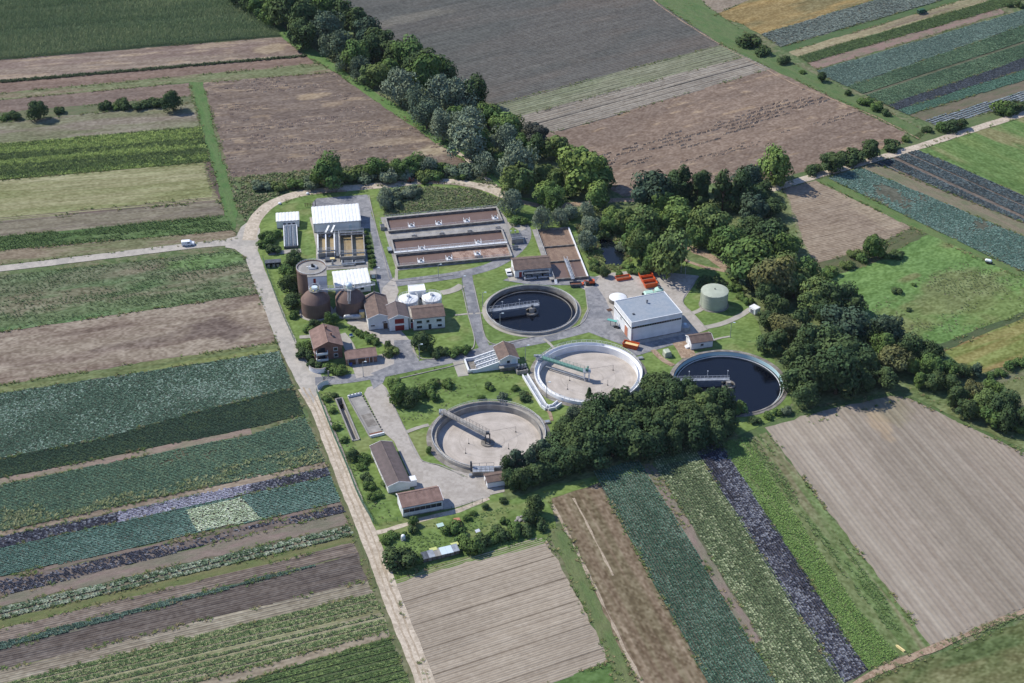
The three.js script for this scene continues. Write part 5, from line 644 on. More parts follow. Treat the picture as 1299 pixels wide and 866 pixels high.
function dryTank(T, label, rimMat, o2) {
  const o = thing('filter_tank', label, 'tank', ...T.c), r = T.r, fl = -1.25;
  part('apron', lathe([[r - 0.1, 0.192], [r + 1.5, 0.192], [r + 1.5, 0.02], [r - 0.1, 0.02]], 96), 'concreteOld', o);
  part('wall', lathe([[r - 1.5, fl - 0.4], [r - 1.5, T.rim - 0.25], [r - 1.3, T.rim - 0.25], [r - 1.3, T.rim - 0.75], [r - 0.25, T.rim - 0.75], [r - 0.25, T.rim], [r, T.rim], [r, 0]], 96), rimMat, o);
  const f = discGeo(r - 1.45, fl, 96), uv = f.attributes.uv, fm = sh(new THREE.Mesh(f, sandMat)); fm.name = 'floor'; o.add(fm);
  ringRail(o, r - 0.12, T.rim, 64, 0.95, 0, 2 * Math.PI, 'rail');
  for (let k = 0; k < 5; k++) { const a = [2.4, 2.9, -0.5, 0.6, 1.2][k], q = [9, 6, 9, 7, 10][k]; const ft = part('gauge_post', cyl(0.05, 0.05, 2.0, q * Math.cos(a), fl, q * Math.sin(a), 6), 'steelDark', o); part('gauge_foot', bx(0.34, 0.2, 0.3, q * Math.cos(a), fl, q * Math.sin(a)), 'black', ft); }
  part('cable', bar([9 * Math.cos(-0.5), fl + 1.9, 9 * Math.sin(-0.5)], [0.5, 2.2, 0], 0.03), 'steelDark', o);
  return o;
}
{ const T = T2, o = dryTank(T, 'round dry tank with sandy floor, white rim and green bridge', 'white'); const a = loc(T, z4(524, 258, 2.0)), b = loc(T, z4(822, 345, 2.4)); bridgeParts(o, a, b, 2.0, 1.3, 'bridgeGreen', 'bridgeGreen', 1.1);
  part('scraper_beam', [beam([lerp(a[0], b[0], 0.12), -0.2, lerp(a[1], b[1], 0.12) + 1.3], [b[0], -0.2, b[1] + 1.0], 0.4, 0.3)], 'steel', o); for (const [x, z] of [[-0.7, -0.5], [0.7, -0.5], [-0.7, 0.6], [0.7, 0.6]]) part('column_leg', bx(0.4, 3.2, 0.4, b[0] + x, -1.25, b[1] + z), 'white', o); part('centre_platform', bx(2.4, 0.25, 2.2, b[0], 1.95, b[1]), 'steel', o); part('drive_motor', [bx(0.9, 0.8, 0.8, b[0], 2.2, b[1]), cyl(0.25, 0.25, 0.8, b[0] + 0.3, 3.0, b[1], 10)], 'bridgeGreen', o); part('bridge_carriage', [bx(2.0, 0.9, 2.0, a[0] - 0.3, 1.15, a[1]), bx(1.4, 0.6, 0.6, a[0] - 1.2, 2.0, a[1] + 0.2)], 'steel', o); }
{ const T = T4, o = dryTank(T, 'round dry tank with sandy floor, grey rim and pale bridge', 'concrete'); const a = loc(T, z5(905, 302, 2.0)), b = loc(T, z5(1192, 448, 2.2)); bridgeParts(o, a, b, 2.1, 1.5, 'concrete', 'steelDark', 1.1); for (const [x, z] of [[-0.6, -0.4], [0.6, -0.4], [-0.6, 0.6], [0.6, 0.6]]) part('column_leg', bx(0.35, 3.2, 0.35, b[0] + x, -1.25, b[1] + z), 'steelDark', o); part('centre_base', cyl(2.0, 2.0, 0.3, b[0], -1.24, b[1], 28), 'concreteOld', o); part('drive_motor', bx(1, 0.8, 0.8, b[0], 2.1, b[1]), 'steelDark', o); part('bridge_carriage', bx(2.0, 0.9, 1.8, a[0], 1.0, a[1]), 'steel', o); }

// ---------------------------------------------------------------- aeration basins
sheet('basin_deck', 'pale concrete deck round the aeration basins', [z3(98, 200), z3(735, 136), z3(790, 205), z3(800, 235), z3(835, 425), z3(186, 492)], 0.186, 'concrete', { category: 'deck' });
function basin(label, R, rim, waterY, water, name = 'aeration_basin', group) {
  const o = thing(name, label, 'basin', R.x, R.z, R.ang), t = 0.4, w = R.w, d = R.d;
  part('wall', bx(w, rim - 0.02, t, 0, 0.02, d / 2 - t / 2), 'concreteOld', o); part('wall', bx(w, rim - 0.02, t, 0, 0.02, -d / 2 + t / 2), 'concreteOld', o); part('wall', bx(t, rim - 0.02, d - 2 * t, w / 2 - t / 2, 0.02, 0), 'concreteOld', o); part('wall', bx(t, rim - 0.02, d - 2 * t, -w / 2 + t / 2, 0.02, 0), 'concreteOld', o);
  const rm = part('coping', [bx(w + 0.2, 0.1, t + 0.2, 0, rim, d / 2 - t / 2), bx(w + 0.2, 0.1, t + 0.2, 0, rim, -d / 2 + t / 2), bx(t + 0.2, 0.1, d - 2 * t - 0.22, w / 2 - t / 2, rim, 0), bx(t + 0.2, 0.1, d - 2 * t - 0.22, -w / 2 + t / 2, rim, 0)], 'concrete', o);
  part('water', bx(w - 2 * t, 0.1, d - 2 * t, 0, waterY - 0.1, 0), water, o);
  for (const s of [1, -1]) { const z = s * (d / 2 - 0.1), n = Math.round(w / 2.4), pr = part('handrail', [bar([-w / 2, rim + 1.0, z], [w / 2, rim + 1.0, z], 0.04), bar([-w / 2, rim + 0.55, z], [w / 2, rim + 0.55, z], 0.03)], 'rail', o); for (let k = 0; k <= n; k++) part('rail_post', cyl(0.04, 0.04, 0.95, -w / 2 + k * w / n, rim + 0.1, z, 5), 'rail', pr); }
  return o;
}
const bA = rect(z3(143, 274, 1.1), z3(768, 214, 1.1), z3(722, 143, 1.1)), bB = rect(z3(172, 388, 1.1), z3(792, 332, 1.1), z3(770, 262, 1.1)), bC = rect(z3(190, 468, 1.1), z3(822, 410, 1.1), z3(795, 343, 1.1));
basin('long brown aeration basin bordering the wild meadow', bA, 1.1, 0.35, 'brownWater'); basin('long brown aeration basin in the middle of the three', bB, 1.1, 0.35, 'brownWater');
{ const o = basin('long aeration basin half covered in pale foam beside the lawn', bC, 1.1, 0.35, 'brownWater'); part('foam', bx(bC.w * 0.5 - 0.4, 0.06, bC.d - 0.84, bC.w * 0.25 - 0.22, 0.34, 0), 'foamWater', o); }
{ const mid = [(bB.x + bC.x) / 2, (bB.z + bC.z) / 2], o = thing('walkway', 'white walkway on the wall between two brown basins', 'walkway', mid[0], mid[1], bB.ang); part('deck', bx(bB.w, 0.14, 1.1, 0, 1.22, 0), 'white', o); for (const z of [-0.5, 0.5]) { const h = part('handrail', bar([-bB.w / 2, 2.3, z], [bB.w / 2, 2.3, z], 0.04), 'rail', o); for (let k = 0; k <= 18; k++) part('rail_post', cyl(0.04, 0.04, 1.0, -bB.w / 2 + k * bB.w / 18, 1.36, z, 5), 'rail', h); } }
function aerator(p, label, group, ang = bA.ang) { const o = thing('surface_aerator', label, 'aerator', p[0], p[1], ang, group); part('platform', bx(2.2, 0.15, 1.8, 0, 1.2, 0), 'white', o); part('motor', [cyl(0.4, 0.4, 0.8, 0, 1.35, 0, 12), bx(0.6, 0.3, 0.5, 0.3, 1.35, 0)], 'steel', o); for (const x of [-1.05, 1.05]) part('rail_frame', [bar([x, 1.3, -0.85], [x, 2.3, -0.85], 0.06), bar([x, 1.3, 0.85], [x, 2.3, 0.85], 0.06), bar([x, 2.3, -0.85], [x, 2.3, 0.85], 0.06)], 'white', o); part('support', [bx(0.3, 1.0, 0.3, -0.9, 0.2, 0.6), bx(0.3, 1.0, 0.3, 0.9, 0.2, 0.6)], 'concrete', o); }
for (const [x, y] of [[268, 246], [418, 234], [572, 219], [728, 203]]) aerator(z3(x, y, 1.2), 'white railed aerator platform on the front wall of the meadow side basin', 'aerators of the basin by the meadow');
for (const [x, y] of [[325, 372], [635, 338]]) aerator(z3(x, y, 1.2), 'white railed aerator platform on the walkway between two basins', 'aerators on the walkway');
for (const [x, y] of [[320, 440], [475, 426], [630, 400]]) aerator(z3(x, y, 1.2), 'white railed aerator platform in the basin beside the lawn', 'aerators of the basin by the lawn');
for (const [x, y] of [[285, 302], [437, 290], [590, 276], [745, 256]]) { const p = z3(x, y, 1), o = thing('gate_box', 'grey concrete inlet box on the rear wall of the middle basin', 'box', p[0], p[1], bA.ang, 'inlet boxes of the middle basin'); part('housing', [bx(2.2, 1.2, 0.2, 0, 0.15, 0.6), bx(2.2, 1.2, 0.2, 0, 0.15, -0.6), bx(0.2, 1.2, 1.0, -1, 0.15, 0), bx(0.2, 1.2, 1.0, 1, 0.15, 0)], 'concrete', o); part('gate_wheel', [cyl(0.06, 0.06, 1.2, 0, 0.8, 0, 6), cyl(0.3, 0.3, 0.06, 0, 2.0, 0, 12)], 'steel', o); }
{ const p = z3(110, 262), o = thing('inlet_shaft', 'small concrete shaft with railing at the basin end', 'shaft', p[0], p[1], bA.ang); part('shaft', bx(1.6, 1.4, 2.4, 0, 0.1, 0), 'concrete', o); part('grating', bx(1.3, 0.05, 2.1, 0, 1.51, 0), 'steelDark', o); part('rail', [bar([-0.8, 2.5, -1.2], [0.8, 2.5, -1.2], 0.04), bar([-0.8, 1.5, -1.2], [-0.8, 2.5, -1.2], 0.04), bar([0.8, 1.5, -1.2], [0.8, 2.5, -1.2], 0.04)], 'rail', o); }
{ const p = z3(150, 385), o = thing('inlet_shaft', 'grey covered shaft beside the middle basin end', 'shaft', p[0], p[1], bA.ang); part('shaft', bx(1.4, 1.0, 2.6, 0, 0.1, 0), 'steelDark', o); part('cover', bx(1.5, 0.08, 2.7, 0, 1.11, 0), 'steel', o); }
// valve chamber at the basin ends
{ const p = z3(845, 325), o = thing('valve_chamber', 'grey valve chamber with glass roof and pipes at the basin end', 'chamber', p[0], p[1], bA.ang); part('housing', bx(4.2, 1.6, 4.6, 0, 0.1, 0), 'concrete', o); part('glass_roof', bx(3.8, 0.2, 3.4, 0, 1.72, -0.2), 'steelDark', o); part('pipe', [bar([-2.1, 1.9, 2.2], [2.1, 1.9, 2.2], 0.18, 10), bar([2.1, 1.9, 2.2], [2.1, 0.2, 2.9], 0.18, 10)], 'steel', o); for (const x of [-1.6, 0, 1.6]) part('valve', [cyl(0.12, 0.12, 1.2, x, 1.7, -2.1, 8), cyl(0.35, 0.35, 0.08, x, 2.9, -2.1, 12)], 'steel', o); part('railing', [bar([-2.1, 2.7, 2.3], [2.1, 2.7, 2.3], 0.04), bar([-2.1, 1.7, 2.3], [-2.1, 2.7, 2.3], 0.04), bar([2.1, 1.7, 2.3], [2.1, 2.7, 2.3], 0.04)], 'rail', o); }
{ const p = z3(838, 372), o = thing('pump_cabinet', 'small grey pump cabinet on the grass at the basin end', 'cabinet', p[0], p[1], 0.2); part('cabinet', bx(2, 1.1, 1.2, 0, 0.1, 0), 'steel', o); part('lid', prism([[-0.7, 1.21], [0.7, 1.21], [0.7, 1.3], [-0.7, 1.5]], 2.1, 'x'), 'steelDark', o); }
// cross-divided basin beside the pond
{ const R = rect(z12(628, 738, 1.0), z12(1062, 702, 1.0), z12(805, 76, 1.0)); const o = thing('divided_basin', 'brown basin split by cross walls beside the willows', 'basin', R.x, R.z, R.ang), w = R.w, d = R.d, t = 0.4, rim = 1.0;
  for (const s of [1, -1]) part('wall', bx(w, rim, t, 0, 0.02, s * (d / 2 - t / 2)), 'concreteOld', o); part('wall', bx(t, rim, d - 2 * t, w / 2 - t / 2, 0.02, 0), 'white', o); part('wall', bx(t, rim, d - 2 * t, -w / 2 + t / 2, 0.02, 0), 'concreteOld', o);
  const zs = [-d / 2 + t, -d * 0.14, d * 0.16, d / 2 - t]; for (const z of [zs[1], zs[2]]) part('cross_wall', bx(w - 2 * t, rim - 0.05, 0.3, 0, 0.02, z), 'concreteOld', o);
  for (let k = 0; k < 2; k++) part('water', bx(w - 2 * t, 0.1, zs[k + 1] - zs[k] - 0.3, 0, 0.3, (zs[k] + zs[k + 1]) / 2), 'foamWater2', o); part('water', bx(w - 2 * t, 0.1, zs[3] - zs[2] - 0.3, 0, 0.3, (zs[2] + zs[3]) / 2), 'brownWater', o);
  const wl = part('walkway', bx(1.1, 0.15, zs[3] - zs[2] + 2.4, 0.3, rim + 0.05, (zs[2] + zs[3]) / 2 + 0.3), 'steel', o); for (const x of [-0.25, 0.85]) part('handrail', [bar([x, rim + 1.1, zs[2] - 0.8], [x, rim + 1.1, zs[3] + 1.3], 0.045), ...[0, 0.25, 0.5, 0.75, 1].map((q) => cyl(0.045, 0.045, 1.0, x, rim + 0.15, lerp(zs[2] - 0.8, zs[3] + 1.3, q), 5))], 'rail', wl);
  const deck = part('side_deck', bx(1.5, 0.16, d, -w / 2 - 0.76, rim - 0.1, 0), 'concrete', o); for (let k = 0; k <= 12; k++) part('rail_post', cyl(0.05, 0.05, 1.0, -w / 2 - 0.05, rim + 0.06, -d / 2 + k * d / 12, 5), 'rail', deck); part('handrail', bar([-w / 2 - 0.05, rim + 1.05, -d / 2], [-w / 2 - 0.05, rim + 1.05, d / 2], 0.045), 'rail', deck);
  part('stair', [0, 1, 2, 3].map((k) => bx(0.9, 0.25, 0.4, -w / 2 + 0.4, 0.05 + k * 0.22, d / 2 + 1.5 - k * 0.4)), 'white', o); }

// ---------------------------------------------------------------- grit basins
{ const R = rect(z8(632, 745, 1.4), z8(1232, 712, 1.4), z8(1165, 392, 1.4)), w = R.w, d = R.d, o = thing('grit_basins', 'grey concrete grit basins with ochre water before the white hall', 'basin', R.x, R.z, R.ang); const H = 1.9, X = (f) => -w / 2 + f * w, Zf = (f) => -d / 2 + f * d;
  part('slab', bx(w + 1.4, 0.2, d + 5.6, 0, 0.03, 2.2), 'concrete', o);
  for (const f of [0.005, 0.175, 0.355, 0.47, 0.73, 0.985]) part('channel_wall', bx(0.34, H, d * (f > 0.4 ? 1 : 0.82), X(f), 0.2, f > 0.4 ? 0 : -d * 0.09), f < 0.4 ? 'white' : 'concrete', o);
  for (const z of [0.01, 0.99]) part('end_wall', bx(w * 0.5, H, 0.34, X(0.735), 0.2, Zf(z)), 'concrete', o); for (const z of [0.01, 0.8]) part('end_wall', bx(w * 0.34, H, 0.34, X(0.18), 0.2, Zf(z)), 'concrete', o);
  for (const [a, b, z0, z1q] of [[0.02, 0.165, 0.03, 0.78], [0.185, 0.345, 0.03, 0.78], [0.485, 0.72, 0.03, 0.97], [0.74, 0.975, 0.03, 0.97]]) part('water', bx((b - a) * w, 0.1, (z1q - z0) * d, X((a + b) / 2), 0.5, Zf((z0 + z1q) / 2)), 'ochreWater', o);
  for (const [z, a, b] of [[0.04, 0.0, 1.0], [0.14, 0.47, 1.0], [0.88, 0.47, 1.0], [0.74, 0.0, 0.37]]) { const br = part('cross_bridge', bx((b - a) * w, 0.14, 0.9, X((a + b) / 2), H + 0.22, Zf(z)), 'steelDark', o); for (const q of [-0.45, 0.45]) part('handrail', [bar([X(a), H + 1.3, Zf(z) + q], [X(b), H + 1.3, Zf(z) + q], 0.045), ...[0, 0.25, 0.5, 0.75, 1].map((k) => cyl(0.045, 0.045, 1.0, X(lerp(a, b, k)), H + 0.3, Zf(z) + q, 5))], 'rail', br); }
  part('central_walkway', bx(1.0, 0.14, d * 0.9, X(0.415), H + 0.05, 0), 'steelDark', o); part('handrail', [bar([X(0.455), H + 1.1, Zf(0.05)], [X(0.455), H + 1.1, Zf(0.98)], 0.06), bar([X(0.375), H + 1.1, Zf(0.05)], [X(0.375), H + 1.1, Zf(0.8)], 0.05)], 'rail', o);
  for (const f of [0.12, 0.24]) part('inclined_screen', [beam([X(f), 1.0, Zf(0.08)], [X(f) + 2.2, 4.0, Zf(0.0) - 1.5], 0.7, 0.3)], 'steel', o);
  const pz = Zf(1.0); part('pipe', [bar([X(0.5), 0.9, pz + 2.6], [X(0.98), 0.9, pz + 2.2], 0.28, 12), bar([X(0.5), 0.9, pz + 2.6], [X(0.5), 0.9, pz + 0.2], 0.28, 12), bar([X(0.72), 0.9, pz + 2.4], [X(0.72), 0.9, pz + 0.2], 0.22, 12)], 'steel', o); part('pipe', [bar([X(0.18), 0.7, pz + 3.2], [X(0.75), 0.7, pz + 3.2], 0.2, 10), bar([X(0.75), 0.7, pz + 3.2], [X(0.8), 0.7, pz + 0.3], 0.2, 10)], 'steel', o);
  part('pump_cover', bx(3.0, 0.7, 2.2, X(0.24), 0.23, Zf(0.92)), 'steelDark', o); part('pump_cover', bx(2.6, 0.9, 2.0, X(0.62), 0.23, pz + 1.3), 'steelDark', o); part('pump_cover', bx(2.8, 0.8, 1.8, X(0.88), 0.23, pz + 1.3), 'steelDark', o); part('pump', [cyl(0.4, 0.4, 1.0, X(0.3), 0.23, pz + 1.6, 12), cyl(0.25, 0.25, 0.6, X(0.3), 1.23, pz + 1.6, 12)], 'steel', o); part('cabinet', bx(1.6, 0.8, 1.2, X(0.3), 0.23, pz - 1.5), 'creamPaint', o); }
// three inclined channels below the small screen house
{ const R = rect(z8(205, 590, 0.4), z8(382, 578, 0.4), z8(352, 330, 1.2)), w = R.w, d = R.d, o = thing('screen_channels', 'three white inclined channels below the small screen house', 'channel', R.x, R.z, R.ang); const yT = 2.0, yB = 0.5;
  part('bed', prism([[-d / 2, 0.05], [d / 2, 0.05], [d / 2, yT - 0.5], [-d / 2, yB - 0.2]], w, 'x'), 'concrete', o); for (let k = 0; k < 4; k++) { const x = -w / 2 + 0.15 + k * (w - 0.3) / 3; part('channel_wall', prism([[-d / 2, 0.05], [d / 2, 0.05], [d / 2, yT + 0.2], [-d / 2, yB + 0.5]], 0.26, 'x').translate(x, 0, 0), k === 3 || k === 0 ? 'white' : 'steel', o); }
  for (let k = 0; k < 3; k++) { const x = -w / 2 + 0.15 + (k + 0.5) * (w - 0.3) / 3, a = [x, yT, -d / 2 + 0.3], b = [x, yB + 0.3, d / 2 - 0.4]; const s = part('screw', bar(a, b, 0.28, 10), 'screwWhite', o); const fl = []; for (let q = 0; q < 16; q++) { const t = (q + 0.5) / 16, c = new THREE.CylinderGeometry(0.62, 0.62, 0.06, 12); c.rotateX(Math.PI / 2 + 0.15).rotateY(0.3).translate(x, lerp(a[1], b[1], t), lerp(a[2], b[2], t)); fl.push(c); } part('flight', fl, 'screwWhite', s); }
  part('end_wall', bx(w + 0.1, 1.0, 0.26, 0, 0.05, d / 2 + 0.14), 'steelDark', o); part('header_pipe', [bar([-w / 2, 2.6, -d / 2 + 0.5], [w / 2, 2.6, -d / 2 + 0.5], 0.1, 8), bar([-w / 6, 2.6, -d / 2 + 0.5], [-w / 6, 1.6, -d / 2 + 0.9], 0.08, 8), bar([w / 6, 2.6, -d / 2 + 0.5], [w / 6, 1.6, -d / 2 + 0.9], 0.08, 8)], 'rail', o); }
{ const p = z1(135, 590), o = thing('bin_shelter', 'dark open shelter with pale bins beside the dirt road', 'shelter', p[0], p[1], 0.15); part('roof', bx(5.4, 0.14, 2.4, 0, 1.9, -0.4), 'steelDark', o); part('rear_wall', bx(5.4, 1.85, 0.16, 0, 0.05, -1.5), 'concreteOld', o); for (const x of [-2.62, 2.62]) part('side_wall', bx(0.16, 1.85, 2.2, x, 0.05, -0.3), 'concreteOld', o); for (const x of [-1.6, 0.2, 1.6]) part('bin', bx(0.9, 1.1, 0.8, x, 0.1, 0.3), 'concrete', o); }

// ---------------------------------------------------------------- digesters, silos, gas holder
{ const c = z13(198, 388, 11), o = thing('tall_digester', 'tall brown cylindrical digester with pale round top', 'tank', c[0], c[1]), r = 4.9, H = 11; part('shell', lathe([[r, 0], [r, H - 0.5], [r + 0.12, H - 0.5], [r + 0.12, H], [r - 0.25, H], [r - 0.25, H - 0.25]], 64), 'cladding', o); part('top', discGeo(r - 0.25, H - 0.22, 64), 'concrete', o); ringRail(o, r - 0.05, H, 28, 0.5);
  const hp = part('hatch', cyl(1.7, 1.5, 0.5, 0.5, H - 0.2, 0, 28), 'steel', o); part('agitator', [cyl(0.4, 0.4, 0.9, 0.4, H + 0.3, 0, 12), bx(0.9, 0.4, 0.5, 0.8, H + 0.4, 0.2)], 'black', hp); part('pipe', bar([-1.6, H, -0.3], [0, H + 0.4, 0], 0.12, 8), 'rail', hp); part('pipe', bar([2.3, H, 0.7], [1.2, H + 0.4, 0.2], 0.12, 8), 'steelDark', hp);
  const q = z13(270, 440, 11), t = thing('stair_tower', 'white square stair tower against the tall brown digester', 'tower', q[0], q[1] + 0.6, 0.14); part('wall', bx(6.2, 10.6, 4.2, 0, 0.2, 0.3), 'white', t); part('roof', bx(6.4, 0.2, 4.4, 0, 10.8, 0.3), 'concrete', t); part('door', bx(0.8, 1.9, 0.08, -0.9, 8.2, 2.44), 'redDoor', t); part('landing', bx(2.2, 0.12, 1.4, -0.7, 8.05, 3.1), 'steel', t); part('landing_rail', [bar([-1.8, 9.1, 3.7], [0.4, 9.1, 3.7], 0.05), bar([-1.8, 8.1, 3.7], [-1.8, 9.1, 3.7], 0.05), bar([0.4, 8.1, 3.7], [0.4, 9.1, 3.7], 0.05)], 'rail', t); }
const dg1 = P(401.5, 396), dg2 = P(445, 394);
function digester(c, label, kind) { const o = thing('dome_digester', label, 'tank', c[0], c[1]), r = 4.75, Hs = 5.3, Ha = 8.5; const pr = [[r + 0.05, 0], [r, 0.3], [r, Hs]]; for (let k = 1; k <= 9; k++) { const t = k / 9; pr.push([lerp(r, 1.5, t) + Math.sin(t * Math.PI) * 0.3, lerp(Hs, Ha, t) + Math.sin(t * Math.PI) * 0.05]); } part('shell', [lathe(pr.slice(0, 3), 64), lathe([[r, Hs], ...pr.slice(3)], 64)], 'cladding', o); part('base_ring', lathe([[r + 0.05, 0.2], [r + 0.9, 0.2], [r + 0.9, 0.02]], 48), 'path', o);
  const tr = part('turret', cyl(1.9, 1.9, 0.25, 0, Ha, 0, 24), 'concrete', o); ringRail(o, 1.85, Ha + 0.25, 12, 1.1); part('turret_body', cyl(1.0, 1.0, 1.0, 0, Ha + 0.25, 0, 18), kind === 'a' ? 'skyCap' : 'fibre', tr); if (kind === 'a') { for (let k = 0; k < 7; k++) part('valve', bx(0.35, 0.4, 0.35, 1.3 * Math.cos(k * 0.9), Ha + 0.26, 1.3 * Math.sin(k * 0.9)), 'yellow', tr); part('mast', [cyl(0.06, 0.06, 3.0, -1.4, Ha + 0.2, 0, 6), cyl(0.06, 0.06, 3.0, 1.4, Ha + 0.2, -0.4, 6)], 'rail', tr); } else { part('dome_cap', new THREE.SphereGeometry(1.0, 16, 8, 0, 6.283, 0, 1.571).translate(0, Ha + 1.25, 0), 'skyCap', tr); part('mast', cyl(0.06, 0.06, 3.4, -0.6, Ha + 0.2, -1.2, 6), 'rail', tr); }
  const st = []; for (let k = 0; k < 12; k++) { const t = k / 11; st.push(bx(0.8, 0.08, 0.3, 0.2, lerp(Hs + 0.4, Ha + 0.2, t), lerp(r - 0.1, 1.9, t))); } if (kind === 'b') { part('dome_ladder', st, 'steel', o); part('dome_ladder_rail', [bar([-0.25, Hs + 1.3, r - 0.1], [-0.25, Ha + 1.1, 1.9], 0.05), bar([0.65, Hs + 1.3, r - 0.1], [0.65, Ha + 1.1, 1.9], 0.05)], 'rail', o); } return o; }
digester(dg1, 'brown domed digester with yellow valves on its turret', 'a'); digester(dg2, 'brown domed digester with pale cap and ladder on its dome', 'b');
{ const mid = [(dg1[0] + dg2[0]) / 2, (dg1[1] + dg2[1]) / 2], ang = Math.atan2(-(dg2[1] - dg1[1]), dg2[0] - dg1[0]), L = Math.hypot(dg2[0] - dg1[0], dg2[1] - dg1[1]) - 3.4, o = thing('catwalk', 'steel catwalk bridging the tops of two brown domes', 'catwalk', mid[0], mid[1], ang); part('deck', bx(L, 0.12, 1.0, 0, 8.6, 0), 'steel', o); for (const z of [-0.48, 0.48]) part('handrail', [bar([-L / 2, 9.7, z], [L / 2, 9.7, z], 0.045), bar([-L / 2, 9.2, z], [L / 2, 9.2, z], 0.03), ...[0, 0.2, 0.4, 0.6, 0.8, 1].map((t) => cyl(0.04, 0.04, 1.0, lerp(-L / 2, L / 2, t), 8.7, z, 5))], 'rail', o); part('pipe', bar([-L / 2, 8.4, 0.8], [L / 2, 8.4, 0.8], 0.12, 8), 'steel', o);
  const e = thing('catwalk', 'steel catwalk from the capped dome to the machine house', 'catwalk', dg2[0], dg2[1], 0.35); part('deck', bx(7.0, 0.12, 1.0, 5.2, 8.3, 0), 'steel', e); for (const z of [-0.48, 0.48]) part('handrail', [bar([1.8, 9.4, z], [8.6, 9.4, z], 0.045), ...[0, 0.25, 0.5, 0.75, 1].map((t) => cyl(0.04, 0.04, 1.0, lerp(1.8, 8.6, t), 8.4, z, 5))], 'rail', e); part('support', [bar([8.3, 0, -0.4], [8.3, 8.3, -0.4], 0.1), bar([8.3, 0, 0.4], [8.3, 8.3, 0.4], 0.1)], 'steelDark', e); }
{ const p = z9(670, 250), o = thing('lying_tank', 'pale grey tank lying in front of the digester', 'tank', p[0], p[1], 0.1); const g = new THREE.CapsuleGeometry(0.85, 4.2, 6, 16); g.rotateZ(Math.PI / 2).translate(0, 1.1, 0); part('shell', g, 'steel', o); for (const x of [-1.5, 1.5]) part('saddle', bx(0.4, 0.9, 1.4, x, 0.1, 0), 'concrete', o); part('manhole', cyl(0.3, 0.3, 0.3, -0.6, 1.85, 0, 12), 'steelDark', o); }
{ const p = z9(790, 225), o = thing('yellow_cabinet', 'cream yellow cabinet beside the lying tank', 'cabinet', p[0], p[1], 0.15); part('cabinet', bx(1.6, 2.4, 1.4, 0, 0.1, 0), 'creamPaint', o); part('door', bx(1.2, 2.0, 0.06, 0, 0.25, 0.72), 'creamPaint', o); part('roof', bx(1.8, 0.12, 1.6, 0, 2.5, 0), 'steel', o); }
// white silos
const siloProto = { made: null };
for (const [x, y, l] of [[790, 392, 'white round silo with ladder beside the yard'], [938, 382, 'white round silo with ladder beside the narrow path']]) { const c = z2(x, y, 5.2), o = thing('white_silo', l, 'silo', c[0], c[1]), r = 3.2; part('shell', lathe([[r, 0], [r, 5.0], [r + 0.1, 5.0], [r + 0.1, 5.2], [r - 0.2, 5.3], [0, 6.1]], 48), 'roofWhite', o); part('roof_ladder', [beam([0.1, 6.2, 0], [-0.6, 5.45, 2.7], 0.5, 0.06), bar([-0.2, 6.9, 0], [-0.9, 6.1, 2.8], 0.05), bar([0.4, 6.9, 0], [-0.3, 6.1, 2.8], 0.05)], 'rail', o); part('hatch', cyl(0.6, 0.6, 0.4, 0, 6.0, 0, 16), 'steel', o); part('band', lathe([[r + 0.03, 2.5], [r + 0.06, 2.5], [r + 0.06, 2.65], [r + 0.03, 2.65]], 48), 'rail', o); ringRail(o, r - 0.05, 5.25, 14, 0.8); }
{ const c = z2(842, 352, 5.4), R = { x: c[0], z: c[1] - 1.2, ang: 0.17, w: 5.4, d: 4.2 }; building('silo_house', 'white flat roofed block rising behind the silos', 'building', R, { type: 'flat', h: 6.2, wall: 'roofWhite', roof: 'roofWhite', parapetMat: 'roofWhite', parapet: 0.25, win: [['front', 1, 3, 1, 0.8]], doors: [['back', 0, 0.3, 1, 2.1, 'skyCap']] }); }
{ const c = P(905.2, 386.8), o = thing('gas_holder', 'pale green cylindrical gas holder on the lawn', 'tank', c[0], c[1]), r = 4.45, H = 5.6; part('shell', lathe([[r, 0], [r, H]], 72), 'gasgreen', o); for (const y of [0.9, 1.9, 2.9, 3.9, 4.9]) part('seam', lathe([[r + 0.005, y], [r + 0.05, y + 0.02], [r + 0.05, y + 0.1], [r + 0.005, y + 0.12]], 72), 'gasgreen', o); const tp = part('top', lathe([[r + 0.08, H - 0.15], [r + 0.08, H + 0.05], [r * 0.7, H + 0.3], [r * 0.35, H + 0.44], [0, H + 0.5]], 72), 'gasgreen', o); part('vent', cyl(0.16, 0.16, 0.5, 0, H + 0.45, 0, 10), 'black', tp); for (let k = 0; k < 16; k++) { const a = k * 0.3927; part('stud', bx(0.3, 0.12, 0.3, (r - 0.2) * Math.cos(a), H + 0.02, (r - 0.2) * Math.sin(a)), 'gasgreen', tp); } part('foundation', lathe([[r, 0.25], [r + 0.5, 0.25], [r + 0.5, 0.02]], 48), 'concreteOld', o); part('ladder', [bar([-r - 0.25, 0, 0.6], [-r - 0.25, H + 0.8, 0.6], 0.05), bar([-r - 0.25, 0, 1.1], [-r - 0.25, H + 0.8, 1.1], 0.05), ...Array.from({ length: 14 }, (_, k) => bar([-r - 0.25, 0.4 + k * 0.4, 0.6], [-r - 0.25, 0.4 + k * 0.4, 1.1], 0.03))], 'gasgreen', o); }
{ const c = z10(190, 432, 1.6), o = thing('white_round_basin', 'low round container with white cover beside the hall', 'tank', c[0], c[1] - 1.0); part('shell', lathe([[3.1, 0], [3.1, 1.5], [2.9, 1.5]], 48), 'concreteOld', o); part('cover', lathe([[2.95, 1.5], [2.0, 2.0], [0, 2.3]], 48), 'white', o); }
